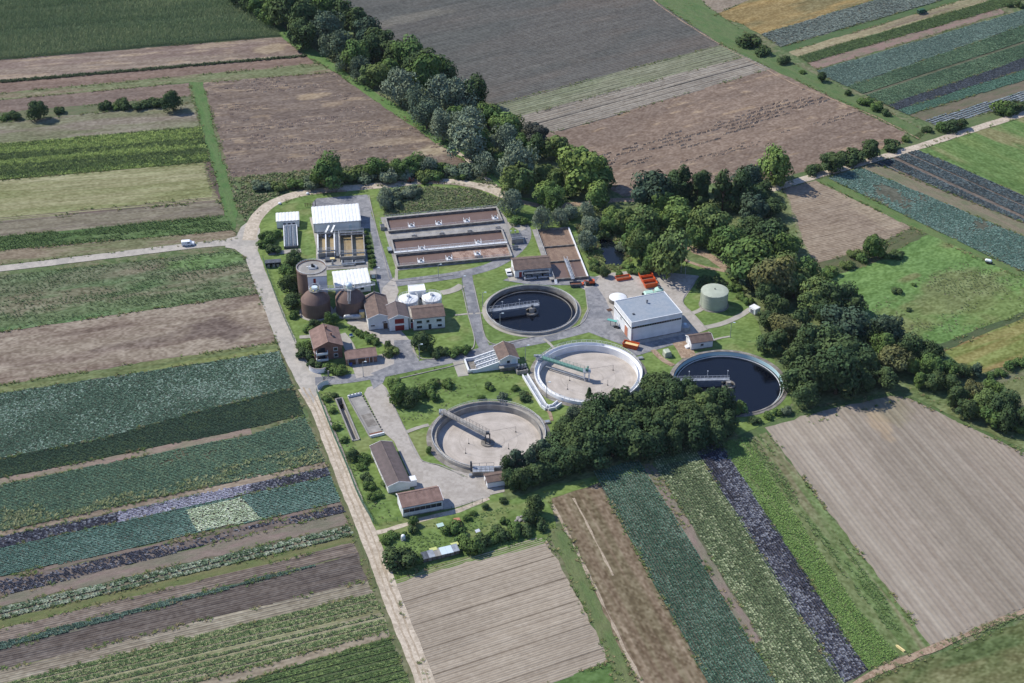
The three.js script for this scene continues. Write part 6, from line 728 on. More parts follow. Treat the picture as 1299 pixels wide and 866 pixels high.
{ const c = z10(705, 310, 2.4), o = thing('pale_green_tank', 'pale green round tank behind the industrial hall', 'tank', c[0], c[1]); part('shell', lathe([[1.55, 0], [1.55, 2.2], [1.3, 2.5], [0, 2.9]], 32), 'paleGreen', o); part('manhole', [cyl(0.5, 0.5, 0.4, 0.2, 2.75, 0, 14), bx(0.5, 0.3, 0.5, 0.8, 2.5, 0.4)], 'steelDark', o); const q = z10(580, 350, 1.8), e = thing('pale_green_mixer', 'low pale green vessel with fittings behind the hall', 'tank', q[0], q[1], 0.3); part('shell', prism([[-1.9, 0.1], [1.9, 0.1], [1.9, 1.4], [1.3, 1.9], [-1.3, 1.9], [-1.9, 1.4]], 1.9, 'z'), 'paleGreen', e); part('fitting', [cyl(0.3, 0.3, 0.9, -2.2, 0.9, 0, 10), bx(0.6, 0.6, 0.6, -2.5, 0.4, 0.4)], 'black', e); }
// white effluent channel along the dry tank
{ const pts = [z4(430, 372, 1), z4(490, 470, 1), z4(548, 563, 1), z4(572, 580, 1), z4(612, 572, 1), z4(648, 545, 1)], O = pts[0], o = thing('effluent_channel', 'white open channel running round the dry tank with white rim', 'channel', O[0], O[1]); for (let k = 0; k < pts.length - 1; k++) { const a = [pts[k][0] - O[0], pts[k][1] - O[1]], b = [pts[k + 1][0] - O[0], pts[k + 1][1] - O[1]], L = Math.hypot(b[0] - a[0], b[1] - a[1]), sx = -(b[1] - a[1]) / L * 0.8, sz = (b[0] - a[0]) / L * 0.8; part('channel_floor', beam([a[0], 0.5, a[1]], [b[0], 0.5, b[1]], 1.5, 0.3), 'steel', o); for (const s of [-1, 1]) part('channel_wall', beam([a[0] + s * sx, 1.1, a[1] + s * sz], [b[0] + s * sx, 1.1, b[1] + s * sz], 0.3, 1.0), 'white', o); }
  const p = z11(712, 430, 1), m = thing('channel_gate', 'grey gate machinery on a concrete pit by the pump house', 'machine', p[0], p[1], 0.3); part('pit', [bx(3.6, 1.3, 0.3, 0, 0.1, 1.2), bx(3.6, 1.3, 0.3, 0, 0.1, -1.2), bx(0.3, 1.3, 2.1, -1.65, 0.1, 0), bx(0.3, 1.3, 2.1, 1.65, 0.1, 0)], 'concrete', m); part('pit_floor', bx(3.0, 0.2, 2.1, 0, 0.1, 0), 'concreteOld', m); for (const x of [-0.9, 0.3, 1.2]) part('gate_spindle', [cyl(0.12, 0.12, 1.6, x, 1.2, 0, 8), bx(0.5, 0.4, 0.4, x, 2.4, 0)], 'steel', m); part('cross_beam', bx(3.4, 0.25, 0.5, 0, 1.42, 0), 'steelDark', m); }
// pump platform at the pale-bridge tank
{ const p = z7(765, 150), o = thing('pump_platform', 'railed steel pump platform at the rim of the dry tank', 'platform', p[0], p[1], 0.05); part('base', bx(6.2, 1.4, 3.0, 0, 0.1, 0), 'concreteOld', o); for (let k = 0; k < 5; k++) part('grating', bx(1.1, 0.08, 2.6, -2.4 + k * 1.2, 1.52, 0), 'steel', o); part('railing', [bar([-3.1, 2.5, -1.5], [3.1, 2.5, -1.5], 0.05), bar([-3.1, 2.5, 1.5], [3.1, 2.5, 1.5], 0.05), ...[-3.1, -1, 1, 3.1].flatMap((x) => [bar([x, 1.5, -1.5], [x, 2.5, -1.5], 0.05), bar([x, 1.5, 1.5], [x, 2.5, 1.5], 0.05)])], 'steelDark', o); part('tower_post', [bx(0.5, 3.4, 0.5, -3.4, 0.1, -1.0)], 'steelDark', o); part('motor', [cyl(0.5, 0.5, 0.9, -3.6, 0.1, 1.6, 12)], 'steel', o); part('pipe', bar([3.1, 1.4, -0.6], [5.6, 1.0, -1.4], 0.35, 12), 'steel', o); }
// ---------------------------------------------------------------- sludge beds and trench
{ const R = trench, o = thing('open_trench', 'long open concrete trench beside the fence', 'trench', R.x, R.z, R.ang), w = R.w, d = R.d; for (const s of [-1, 1]) part('wall', bx(0.35, 2.1, d, s * (w / 2 - 0.18), -1.6, 0), 'concrete', o); part('end_wall', bx(w - 0.7, 2.1, 0.35, 0, -1.6, -d / 2 + 0.18), 'concrete', o); part('end_wall', bx(w - 0.7, 1.9, 0.35, 0, -1.6, d / 2 - 0.18), 'concrete', o); part('floor', bx(w - 0.6, 0.2, d - 0.6, 0, -1.7, 0), 'path', o); part('gate', bx(w - 0.9, 1.6, 0.15, 0, -1.5, -d / 2 + 3), 'black', o); }
{ const R = rect(z5(450, 475), z5(535, 455), z5(412, 200)), o = thing('sludge_bed', 'pale concrete drying bed with low walls', 'bed', R.x, R.z, R.ang), w = R.w, d = R.d; part('slab', bx(w, 0.16, d, 0, 0.06, 0), 'concrete', o); part('head_wall', bx(w + 0.3, 0.9, 0.4, 0, 0.06, -d / 2), 'white', o); part('side_wall', bx(0.3, 0.55, d - 0.5, -w / 2 - 0.16, 0.06, 0), 'concrete', o); part('foot_wall', bx(w + 0.3, 0.8, 0.4, 0, 0.06, d / 2), 'white', o); part('gutter', bx(w - 0.2, 0.1, 1.4, 0, 0.2, d / 2 - 1.0), 'rust', o); for (let k = 0; k < 15; k++) part('edge_block', bx(0.4, 0.35, 0.55, w / 2 + 0.1, 0.08, -d / 2 + 0.9 + k * (d - 2) / 14), 'concreteOld', o); for (const x of [-0.35, -0.1, 0.15, 0.4]) part('head_post', bx(0.3, 1.2, 0.3, x * w, 0.06, -d / 2 - 0.1), 'concrete', o); part('wet_patch', bx(w * 0.7, 0.02, d * 0.3, 0.2, 0.222, d * 0.12), 'concreteOld', o); }
// ---------------------------------------------------------------- skips
function skip(p, ang, L, W, H, m, fill, label, group) {
  const o = thing('skip', label, 'container', p[0], p[1], ang, group), t = 0.08; for (const s of [-1, 1]) { part('side', prism([[-L / 2 + 0.3, 0.15], [L / 2 - 0.3, 0.15], [L / 2, H], [-L / 2, H]], t, 'z').translate(0, 0, s * (W / 2 - t / 2)), m, o); for (let k = 0; k < 4; k++) part('rib', bx(0.12, H - 0.2, 0.12, -L / 2 + 0.6 + k * (L - 1.2) / 3, 0.2, s * (W / 2 + 0.06)), m, o); part('rim', bx(L + 0.1, 0.12, 0.14, 0, H, s * (W / 2)), m, o); }
  for (const s of [-1, 1]) part('end', beam([s * (L / 2 - 0.3), 0.15, 0].map((v, i) => i === 1 ? 0.2 : v), [s * (L / 2), H, 0], W - 2 * t, t), m, o); part('floor', bx(L - 0.7, 0.1, W - 2 * t, 0, 0.15, 0), 'rust', o); if (fill) part('load', bx(L - 0.5, 0.1, W - 2 * t - 0.02, 0, H * 0.62, 0), fill, o); for (const x of [-L / 2 + 0.7, L / 2 - 0.7]) part('runner', bx(0.3, 0.15, W, x, 0, 0), 'black', o); return o;
}
const skA = z10(540, 165), sa = 0.16; 
for (let k = 0; k < 3; k++) { const p = z10(536 + k * 30, 172 + k * 55); skip(p, 0.3, 4.5, 2.2, 1.7, 'orange', 'rust', 'orange open skip in the row behind the industrial hall', 'orange skips in a row'); }
skip(z10(250, 190), 0.3, 5.2, 2.0, 1.0, 'orange', 'rust', 'long low orange skip with rusty load beside the shrubs'); skip(z6(300, 602), -0.42, 5.0, 2.2, 1.6, 'orange', 'creamPaint', 'orange skip with ribbed sides at the corner of the white hall'); skip(z12(895, 825), 0.1, 3.8, 2.0, 1.2, 'steelDark', 'rust', 'dark skip with brown load below the divided basin');
{ const p = z12(1075, 805), o = thing('orange_digger', 'small orange machine with bucket beside the dark skip', 'machine', p[0], p[1], 0.1); part('chassis', bx(3.2, 0.5, 1.6, 0.2, 0.4, 0), 'black', o); part('body', bx(1.7, 0.9, 1.4, 0.7, 0.9, 0), 'orange', o); part('cab', bx(0.9, 1.0, 1.2, 0.1, 1.4, 0), 'glass', o); part('boom', [beam([-0.4, 1.4, 0], [-1.8, 1.9, 0], 0.25, 0.25), beam([-1.8, 1.9, 0], [-2.4, 0.7, 0], 0.22, 0.22)], 'orange', o); part('bucket', prism([[-0.4, 0], [0.4, 0], [0.5, 0.6], [-0.3, 0.5]], 1.2, 'z').translate(-2.6, 0.2, 0), 'orange', o); for (const s of [-1, 1]) part('track', bx(3.2, 0.6, 0.35, 0.2, 0.1, s * 0.85), 'tyre', o); }
{ const p = z10(120, 785), o = thing('hose_station', 'teal canopied hose rack beside the white hall', 'rack', p[0], p[1], -0.5); part('post', [cyl(0.08, 0.08, 2.2, -0.8, 0, 0, 8), cyl(0.08, 0.08, 2.2, 0.9, 0, 0, 8)], 'steelDark', o); part('canopy', prism([[-1.9, 2.1], [1.4, 2.3], [1.4, 2.4], [-1.9, 2.25]], 1.1, 'z'), 'teal', o); part('arm', beam([1.2, 2.2, 0], [2.6, 0.8, 0.2], 0.2, 0.2), 'rail', o); part('trolley', [bx(1.6, 0.4, 1.0, 1.6, 0.15, 0.3)], 'black', o); }
{ const p = z6(165, 368), o = thing('pallet', 'brown wooden pallet on the yard', 'pallet', p[0], p[1], 0.5); for (let k = 0; k < 5; k++) part('slat', bx(1.6, 0.05, 0.22, 0, 0.3, -0.56 + k * 0.28), 'woodDoor', o); for (const x of [-0.7, 0, 0.7]) part('runner', bx(0.14, 0.14, 1.3, x, 0.16, 0), 'woodDoor', o); }
// ---------------------------------------------------------------- vehicles
function vehicle(name, label, p, ang, m, L = 4.3, kind = 'car') {
  const o = thing(name, label, kind === 'van' ? 'van' : 'car', p[0], p[1], ang, undefined, 0.14), W = 1.75, h = L / 2;
  const prof = kind === 'van' ? [[-h, 0.35], [-h, 1.9], [-h + 0.15, 2.0], [h - 1.5, 2.0], [h - 0.75, 1.15], [h - 0.05, 0.95], [h, 0.35]] : [[-h, 0.35], [-h, 0.85], [-h + 0.35, 0.95], [h - 1.15, 0.98], [h - 0.1, 0.8], [h, 0.4]];
  const s = new THREE.Shape(prof.map(([x, y]) => new THREE.Vector2(x, y))), g = new THREE.ExtrudeGeometry(s, { depth: W - 0.2, bevelEnabled: true, bevelSize: 0.08, bevelThickness: 0.1, bevelSegments: 2 }); g.translate(0, 0, -W / 2 + 0.1); part('body', g, m, o);
  if (kind === 'car') { const cab = [[-h + 0.3, 0.95], [-h + 0.75, 1.42], [h - 1.9, 1.42], [h - 1.15, 0.97]]; const gl = part('cabin', prism(cab, W - 0.22, 'z'), 'glass', o); part('roof', bx(L - 2.6, 0.05, W - 0.3, -0.55 + (4.3 - L) / 2, 1.42, 0), m, gl); } else { part('windscreen', beam([h - 1.42, 1.98, 0], [h - 0.8, 1.24, 0], W - 0.3, 0.03), 'glass', o); for (const q of [-1, 1]) part('side_window', bx(0.9, 0.5, 0.04, h - 1.9, 1.25, q * (W / 2 + 0.005)), 'glass', o); part('side_window', bx(0.04, 0.5, 1.2, -h - 0.09, 1.25, 0), 'glass', o); }
  for (const x of [-h + 0.8, h - 0.8]) for (const q of [-1, 1]) { const w = new THREE.CylinderGeometry(0.33, 0.33, 0.22, 16); w.rotateX(Math.PI / 2).translate(x, 0.33, q * (W / 2 - 0.08)); const wh = part('wheel', w, 'tyre', o); const rm = new THREE.CylinderGeometry(0.19, 0.19, 0.24, 12); rm.rotateX(Math.PI / 2).translate(x, 0.33, q * (W / 2 - 0.075)); part('rim', rm, 'steel', wh); }
  for (const q of [-1, 1]) { part('headlight', bx(0.06, 0.16, 0.34, h + 0.06, 0.66, q * 0.6), 'skyCap', o); part('tail_light', bx(0.06, 0.16, 0.26, -h - 0.08, 0.72, q * 0.65), 'redDoor', o); } part('bumper', bx(0.12, 0.2, W - 0.1, h + 0.08, 0.38, 0), 'black', o); return o;
}
vehicle('white_van', 'white van on the asphalt lane between the fields', P(239, 311), 0.16, mats.carWhite, 4.3, 'van').scale.y = 0.85;
vehicle('parked_car', 'white car parked on the paved bay at the brown roofed hall', z12(52, 672), 1.75, mats.carWhite, 3.9); vehicle('parked_car', 'silver car parked under the carport beside the red door', z12(325, 738), 0.16, mats.carSilver, 4.2); vehicle('parked_car', 'silver car parked under the carport beside the divided basin', z12(500, 722), 3.3, mats.carSilver, 4.2);
{ const p = P(1253, 334), o = thing('water_trailer', 'small white tank trailer on the grass edge of the meadow', 'trailer', p[0], p[1], -0.5, undefined, 0.1); part('tank', new THREE.CapsuleGeometry(0.55, 1.3, 5, 14).rotateZ(Math.PI / 2).translate(0, 1.05, 0), 'carWhite', o); part('chassis', bx(2.6, 0.15, 1.1, 0.2, 0.4, 0), 'black', o); for (const q of [-1, 1]) part('wheel', new THREE.CylinderGeometry(0.32, 0.32, 0.2, 14).rotateX(Math.PI / 2).translate(0, 0.32, q * 0.65), 'tyre', o); } { const v = vehicle('field_truck', 'dark green vehicle parked on the straw strip', P(1169, 17), 0.5, mats.fenceGreen, 4.8, 'van'); v.userData.category = 'truck'; }
{ const p = z1(1005, 56), o = thing('farm_trailer', 'small red brown trailer on the curved dirt road', 'trailer', p[0], p[1], 0.1, undefined, 0.13); part('bed', bx(2.6, 0.7, 1.5, 0, 0.6, 0), 'rust', o); part('drawbar', bx(1.4, 0.12, 0.2, 1.9, 0.6, 0), 'black', o); for (const q of [-1, 1]) part('wheel', new THREE.CylinderGeometry(0.4, 0.4, 0.25, 14).rotateX(Math.PI / 2).translate(-0.2, 0.4, q * 0.85), 'tyre', o); part('cab_box', bx(1.0, 0.8, 1.3, -0.6, 1.3, 0), 'redDoor', o); }
// ---------------------------------------------------------------- gate, fences, lamps
function arcWall(label, c, r, a0, a1, h, m) { const o = thing('gate_wall', label, 'wall', c[0], c[1]), n = 10, gs = []; for (let k = 0; k < n; k++) { const t = a0 + (a1 - a0) * (k + 0.5) / n, L = r * Math.abs(a1 - a0) / n + 0.02; gs.push(bx(0.25, h, L, r, 0.05, 0).rotateY(-t)); } part('wall', gs, m, o); part('coping', gs.map((_, k) => { const t = a0 + (a1 - a0) * (k + 0.5) / n; return bx(0.35, 0.08, r * Math.abs(a1 - a0) / n + 0.03, r, h + 0.05, 0).rotateY(-t); }), 'concrete', o); return o; }
arcWall('curved white gate wall below the brick house', [z5(120, 60)[0] + 0.2, z5(120, 60)[1] - 3.0], 3.6, 0.9, 2.6, 1.6, 'white'); arcWall('curved white gate wall beside the fence corner', [z5(165, 150)[0] + 1.2, z5(165, 150)[1] + 2.4], 3.4, 3.3, 4.6, 1.6, 'white');
{ const p = z5(170, 105), o = thing('entrance_gate', 'dark steel entrance gate with pillars', 'gate', p[0], p[1], 1.2); for (const x of [-1.6, 1.6]) part('pillar', bx(0.4, 2.2, 0.4, x, 0.05, 0), 'concrete', o); part('gate_frame', [bar([-1.4, 0.4, 0], [1.4, 0.4, 0], 0.05), bar([-1.4, 1.7, 0], [1.4, 1.7, 0], 0.05)], 'steelDark', o); for (let k = 0; k < 12; k++) part('gate_bar', bar([-1.3 + k * 0.236, 0.4, 0], [-1.3 + k * 0.236, 1.7, 0], 0.03), 'steelDark', o); }
function fence(label, line, h, step, m, rails, name = 'fence') {
  const pts = px(line), c = new THREE.CatmullRomCurve3(pts.map(([x, z]) => new THREE.Vector3(x, 0, z)), false, 'centripetal'), L = c.getLength(), n = Math.round(L / step), O = c.getPointAt(0), o = thing(name, label, 'fence', O.x, O.z); const q = []; for (let k = 0; k <= n; k++) { const p = c.getPointAt(k / n); q.push([p.x - O.x, p.z - O.z]); part('post', cyl(0.06, 0.06, h, p.x - O.x, 0, p.z - O.z, 6), m, o); }
  rails.forEach((y) => part('rail', q.slice(0, -1).map((a, k) => bar([a[0], y, a[1]], [q[k + 1][0], y, q[k + 1][1]], name === 'timber_fence' ? 0.07 : 0.022, 5)), m, o)); return o;
}
const wires = Array.from({ length: 12 }, (_, k) => 0.15 + k * 0.15);
fence('dark green wire fence along the sandy dirt road', [[402, 498], [420, 545], [440, 592], [456, 632], [474, 664]], 2, 2.6, 'fenceGreen', wires); fence('dark green wire fence between the road and the digesters', [[334, 330], [346, 366], [358, 398], [374, 434]], 1.9, 2.6, 'fenceGreen', wires.filter((_, k) => k % 2 === 0)); fence('dark green wire fence above the garden plot', [[476, 666], [500, 662], [540, 655], [580, 646], [612, 637]], 1.6, 3, 'fenceGreen', [0.4, 0.8, 1.2, 1.5]);
fence('weathered timber rail fence along the curved dirt road', [[534, 233], [560, 234], [590, 238], [612, 244]], 1.0, 2.2, 'woodDoor', [0.5, 0.9], 'timber_fence'); fence('short dark timber rail fence behind the large white hall', [[402, 247], [420, 245], [440, 244]], 0.9, 2, 'woodDoor', [0.4, 0.8], 'timber_fence'); fence('short timber rails at the bend of the dirt road', [[457, 241], [466, 239], [473, 240]], 0.9, 1.8, 'woodDoor', [0.4, 0.8], 'timber_fence');
{ const p = z8(520, 70), o = thing('timber_rack', 'dark timber rack on the paved corner behind the hall', 'rack', p[0], p[1], 0.15); for (const x of [-1.4, -0.5, 0.5, 1.4]) part('post', bx(0.14, 1.4, 0.14, x, 0.1, 0), 'woodDoor', o); part('rail', [bx(3.4, 0.12, 0.12, 0, 1.4, 0), bx(3.4, 0.12, 0.12, 0, 0.8, 0.14)], 'woodDoor', o); part('tall_post', bx(0.3, 2.6, 0.3, 2.3, 0.1, 0.2), 'steelDark', o); }
for (const [a, l] of [[z8(150, 40), 'white boulder on the outer side of the dirt road bend'], [z1(352, 132), 'white boulder beside the dirt road behind the hall']]) { const o = thing('boulder', l, 'boulder', a[0], a[1]); const g = new THREE.IcosahedronGeometry(0.6, 2), p = g.attributes.position; for (let i = 0; i < p.count; i++) { const k = 0.8 + 0.4 * vn(p.getX(i) * 2 + 9, p.getY(i) * 2 + p.getZ(i) * 2); p.setXYZ(i, p.getX(i) * k, p.getY(i) * k * 0.8, p.getZ(i) * k); } g.computeVertexNormals(); part('rock', g.translate(0, 0.4, 0), 'white', o); part('base_stone', bx(1.0, 0.2, 0.8, 0, 0.02, 0), 'concreteOld', o); }
const lampSpots = [[z3(755, 806), 'slender lamp post on the lawn below the dark water tank'], [z3(548, 600), 'slender lamp post at the path behind the silos'], [z3(417, 535), 'slender lamp post on the grass below the foam covered basin'], [z2(860, 778), 'slender lamp post beside the round tree'], [z4(565, 520), 'slender lamp post between white channel and dry tank'], [z6(618, 128), 'slender lamp post at the yard edge under the trees'], [z6(645, 148), 'slender lamp post where the footpath leaves the yard'], [z6(930, 540), 'short post with dark head on the lawn by the wood'], [z5(405, 90), 'slender lamp post beside the entrance road lawn'], [z11(760, 320), 'slender lamp post between pump house and dry tank'], [z3(660, 690), 'slender lamp post beside the triangular lawn kerb'], [z1(790, 690), 'slender lamp post on the road past the machine house']];
for (const [p, l] of lampSpots) { const o = thing('lamp_post', l, 'lamp post', p[0], p[1]); part('pole', cyl(0.11, 0.07, 5.6, 0, 0, 0, 8), 'steel', o); part('arm', bar([0, 5.5, 0], [0.7, 5.7, 0], 0.05), 'steel', o); part('lamp_head', bx(0.7, 0.16, 0.32, 0.9, 5.64, 0), 'skyCap', o); part('base', cyl(0.2, 0.2, 0.3, 0, 0, 0, 10), 'concrete', o); }
// tank-side lids and small street boxes
for (const [p, l] of [[z4(1160, 275), 'flat grey inspection lid on concrete beside the white rimmed tank'], [z4(570, 680), 'small grey steel box on the rim of the pale bridge tank'], [z11(60, 470), 'round pale manhole slab beside the screw channels']]) { const o = thing('inspection_box', l, 'box', p[0], p[1], 0.3); part('box', bx(1.8, 0.5, 1.4, 0, 0.05, 0), 'concrete', o); part('lid', bx(1.3, 0.1, 1.0, 0, 0.56, 0), 'steel', o); }
// ---------------------------------------------------------------- garden plot
{ const a = z7(375, 712), b = z7(605, 655), ang = Math.atan2(-(b[1] - a[1]), b[0] - a[0]), L = Math.hypot(b[0] - a[0], b[1] - a[1]), o = thing('garden_shed', 'low patchwork shed with corrugated sheets along the pale rows', 'shed', (a[0] + b[0]) / 2, (a[1] + b[1]) / 2 - 0.6, ang); part('wall', bx(L, 1.5, 2.2, 0, 0.05, 0), 'concreteOld', o); const ms = ['steelDark', 'steel', 'concrete', 'skyCap', 'skyCap', 'steel']; for (let k = 0; k < 6; k++) part('roof_sheet', bx(L / 6 - 0.04, 0.1, 2.7, -L / 2 + (k + 0.5) * L / 6, 1.58 + (k % 2) * 0.05, 0).rotateX(0.1), ms[k], o); for (const x of [-0.14, 0.45]) part('roof_tarp', bx(L * 0.2, 0.06, 1.2, x * L, 1.75, -1.3), 'lemon', o); for (let k = 0; k < 9; k++) part('post', bx(0.1, 1.5, 0.1, -L / 2 + k * L / 8, 0.05, 1.25), 'woodDoor', o); }
{ const p = z7(258, 572), o = thing('white_tank', 'white plastic water tank in the garden plot', 'tank', p[0], p[1], 0.3); part('tank', new THREE.CapsuleGeometry(0.6, 0.5, 6, 14).translate(0, 0.95, 0), 'white', o); part('frame', [bx(1.3, 0.12, 1.3, 0, 0.1, 0), bx(0.08, 1, 0.08, 0.62, 0.1, 0.62), bx(0.08, 1, 0.08, -0.62, 0.1, 0.62)], 'steel', o); }
{ const p = z7(600, 470), o = thing('rusty_cover', 'rusty orange sheet over a heap in the garden', 'cover', p[0], p[1], 0.3); part('sheet', prism([[-1.3, 0.3], [1.3, 0.3], [0.8, 1.4], [-0.7, 1.5]], 1.6, 'z'), 'salmon', o); part('support', bx(2.4, 0.3, 1.5, 0, 0.02, 0), 'woodDoor', o); const q = z7(492, 488), e = thing('glass_frame', 'pale green cold frame in the garden plot', 'cold frame', q[0], q[1], 0.4); part('box', bx(1.8, 0.5, 1.3, 0, 0.05, 0), 'woodDoor', e); part('glass_lid', bx(1.9, 0.06, 1.4, 0, 0.58, 0).rotateX(0.08), 'fibre', e); }
for (const [x, y, l] of [[725, 525, 'crumpled white sheet on the garden hedge'], [592, 590, 'white board leaning at the garden shed']]) { const p = z7(x, y), o = thing('white_board', l, 'board', p[0], p[1], 0.5); part('board', bx(1.3, 0.08, 0.9, 0, 0.9, 0).rotateX(0.4), 'white', o); part('prop', [bx(0.1, 0.9, 0.1, -0.5, 0, 0), bx(0.1, 0.9, 0.1, 0.5, 0, 0)], 'woodDoor', o); }
{ const p = z7(1010, 440), o = thing('stone_pile', 'pale heap of stones under the garden tree', 'stones', p[0], p[1]); for (let k = 0; k < 12; k++) part('stone', new THREE.IcosahedronGeometry(0.35 + rnd() * 0.3, 1).scale(1, 0.6, 1).translate(rr(-1.8, 2.4), 0.25, rr(-1, 1.2) + k * 0.08), 'concrete', o); }
{ const p = z9(655, 470), o = thing('garden_bench', 'small blue and white garden furniture on the terrace', 'furniture', p[0], p[1], 0.6); part('seat', bx(1.2, 0.1, 0.5, 0, 0.45, 0), 'white', o); part('backrest', bx(1.2, 0.5, 0.08, 0, 0.6, -0.25), 'blueBin', o); for (const x of [-0.5, 0.5]) part('leg', bx(0.1, 0.45, 0.4, x, 0.02, 0), 'white', o); const q = z9(648, 838), e = thing('blue_bin', 'blue wheeled bin in front of the brick garage', 'bin', q[0], q[1], 0.2); part('body', prism([[-0.35, 0.1], [0.35, 0.1], [0.45, 1.0], [-0.45, 1.0]], 0.8, 'z'), 'blueBin', e); part('lid', bx(1.0, 0.08, 0.9, 0, 1.01, 0), 'blueBin', e); }
{ const p = P(1142, 823), o = thing('wood_heap', 'small pale heap of timber at the field track', 'heap', p[0], p[1], -0.9); o.scale.setScalar(0.65); for (let k = 0; k < 9; k++) part('log', bar([-2 + rr(-0.3, 0.3), 0.15 + (k % 3) * 0.2, -0.4 + (k % 4) * 0.25], [2.0 + rr(-0.3, 0.3), 0.15 + (k % 3) * 0.2, -0.3 + (k % 4) * 0.25], 0.13, 7), 'creamPaint', o); }
// ---------------------------------------------------------------- trees and shrubs
const crownGeos = {};
function crownGeo(kind, v) {                                        // unit crown: radius about 1, base at y = 0; many small leaf faces on lobes
  const key = kind + v; if (crownGeos[key]) return crownGeos[key]; const s0 = seed; seed = 777 + v * 991 + kind.length * 131 + kind.charCodeAt(0) * 17;
  const pos = [], col = [], nor = [], tmp = new THREE.Vector3(), n = new THREE.Vector3(), t = new THREE.Vector3(), b = new THREE.Vector3();
  const K = { round: { lobes: 20, hy: 1.7, n: 200, leaf: 0.068 }, tall: { lobes: 18, hy: 2.7, n: 170, leaf: 0.08 }, willow: { lobes: 24, hy: 1.75, n: 160, leaf: 0.062 }, bush: { lobes: 11, hy: 1.15, n: 150, leaf: 0.1 }, cone: { lobes: 14, hy: 3.0, n: 70, leaf: 0.13 } }[kind];
  for (let L = 0; L < K.lobes; L++) {
    let a = rnd() * 6.283, h, rad, lr;
    if (kind === 'cone') { h = L / K.lobes; rad = (1 - h) * 0.45 * rnd(); lr = 0.2 + (1 - h) * 0.62; h = h * K.hy * 0.92 + 0.15; }
    else { const q = L / K.lobes; h = q; const env = kind === 'tall' ? Math.pow(Math.sin(Math.min(1, q * 0.82 + 0.2) * Math.PI), 0.5) : Math.sqrt(Math.max(0.05, 1 - Math.pow(q * 1.55 - 0.62, 2))); rad = env * rr(0.2, 0.8); lr = kind === 'willow' ? rr(0.24, 0.48) : rr(0.24, 0.54); if (kind === 'tall') { rad *= 0.8; lr *= 0.95; } h = 0.28 + q * (K.hy - 0.75); }
    const cx = Math.cos(a) * rad, cz = Math.sin(a) * rad, tone = rr(0.84, 1.16), warm = rr(-0.07, 0.07);
    for (let i = 0; i < K.n; i++) {
      const u = rnd() * 2 - 1, ph = rnd() * 6.283, sq = Math.sqrt(1 - u * u); n.set(sq * Math.cos(ph), u, sq * Math.sin(ph)); if (n.y < -0.5 && rnd() < 0.6) n.y *= -1;
      const rad2 = lr * (0.62 + 0.42 * Math.pow(rnd(), 0.5)) * (0.86 + 0.3 * vn(n.x * 2.3 + L * 7, n.y * 2.3 + n.z * 2.3)), x = cx + n.x * rad2, y = Math.max(0.02, h + n.y * rad2 * (kind === 'willow' ? 1.1 : 0.92)), z = cz + n.z * rad2;
      t.set(rnd() - 0.5, rnd() - 0.5, rnd() - 0.5).cross(n).normalize(); if (kind === 'willow') t.y -= 0.7; t.normalize(); b.copy(n).add(tmp.set(rnd() - 0.5, rnd() - 0.3, rnd() - 0.5).multiplyScalar(1.3)).normalize().cross(t).normalize(); const sz = K.leaf * rr(0.55, 1.25), sw = sz * (kind === 'willow' ? 0.55 : 0.8);
      const c = tone * rr(0.82, 1.2), k = [c * (1 + warm), c, c * (1 - warm)]; const P4 = [[-1, -0.7], [0.2, -1], [1, 0.1], [-0.3, 1]].map(([p, q]) => [x + t.x * p * sz + b.x * q * sw, y + t.y * p * sz + b.y * q * sw, z + t.z * p * sz + b.z * q * sw]);
      for (const q of [0, 1, 2, 0, 2, 3]) { pos.push(...P4[q]); col.push(...k); }
    }
  }
  const g = new THREE.BufferGeometry(); g.setAttribute('position', new THREE.BufferAttribute(new Float32Array(pos), 3)); g.setAttribute('color', new THREE.BufferAttribute(new Float32Array(col), 3)); g.computeVertexNormals(); seed = s0; return (crownGeos[key] = g);
}
const trunkGeos = {};
function trunkGeo(kind) {                                           // unit trunk: reaches into the crown, with limbs
  if (trunkGeos[kind]) return trunkGeos[kind]; const H = kind === 'tall' ? 2.0 : kind === 'cone' ? 2.6 : kind === 'bush' ? 0.5 : 1.35, gs = [new THREE.CylinderGeometry(0.035, 0.085, H, 8).translate(0, H / 2 - 0.35, 0)];
  const lim = kind === 'cone' ? 0 : 6; for (let k = 0; k < lim; k++) { const a = k * 2.4, y0 = H * (0.3 + 0.08 * k) - 0.2, l = 0.55; const A = new THREE.Vector3(0, y0, 0), B = new THREE.Vector3(Math.cos(a) * l, y0 + 0.45, Math.sin(a) * l), d = B.clone().sub(A), g = new THREE.CylinderGeometry(0.014, 0.034, d.length(), 5); g.applyQuaternion(new THREE.Quaternion().setFromUnitVectors(new THREE.Vector3(0, 1, 0), d.clone().normalize())); const m = A.add(B).multiplyScalar(0.5); g.translate(m.x, m.y, m.z); gs.push(g); }
  return (trunkGeos[kind] = merge(gs));
}
const leafCols = { dark: [74, 91, 57], darkblue: [72, 89, 70], deep: [64, 82, 52], mid: [88, 110, 60], olive: [98, 114, 66], light: [110, 130, 70], willow: [122, 134, 110], willowdark: [100, 114, 90], brown: [104, 106, 68], purple: [74, 78, 70], garden: [92, 114, 62] };
const leafMats = {}; for (const [k, c] of Object.entries(leafCols)) { const m = new THREE.MeshPhysicalMaterial({ color: rgb(...c), vertexColors: true, roughness: 0.9, specularIntensity: 0.2, side: THREE.DoubleSide }); m.name = 'leaves_' + k; leafMats[k] = m; }
const word = { dark: 'dark green', darkblue: 'dark blue green', deep: 'deep green', mid: 'mid green', olive: 'olive green', light: 'bright yellow green', willow: 'silvery grey green', willowdark: 'dusky grey green', brown: 'brownish olive', purple: 'dark purplish', garden: 'leafy green' };
let treeCount = 0;
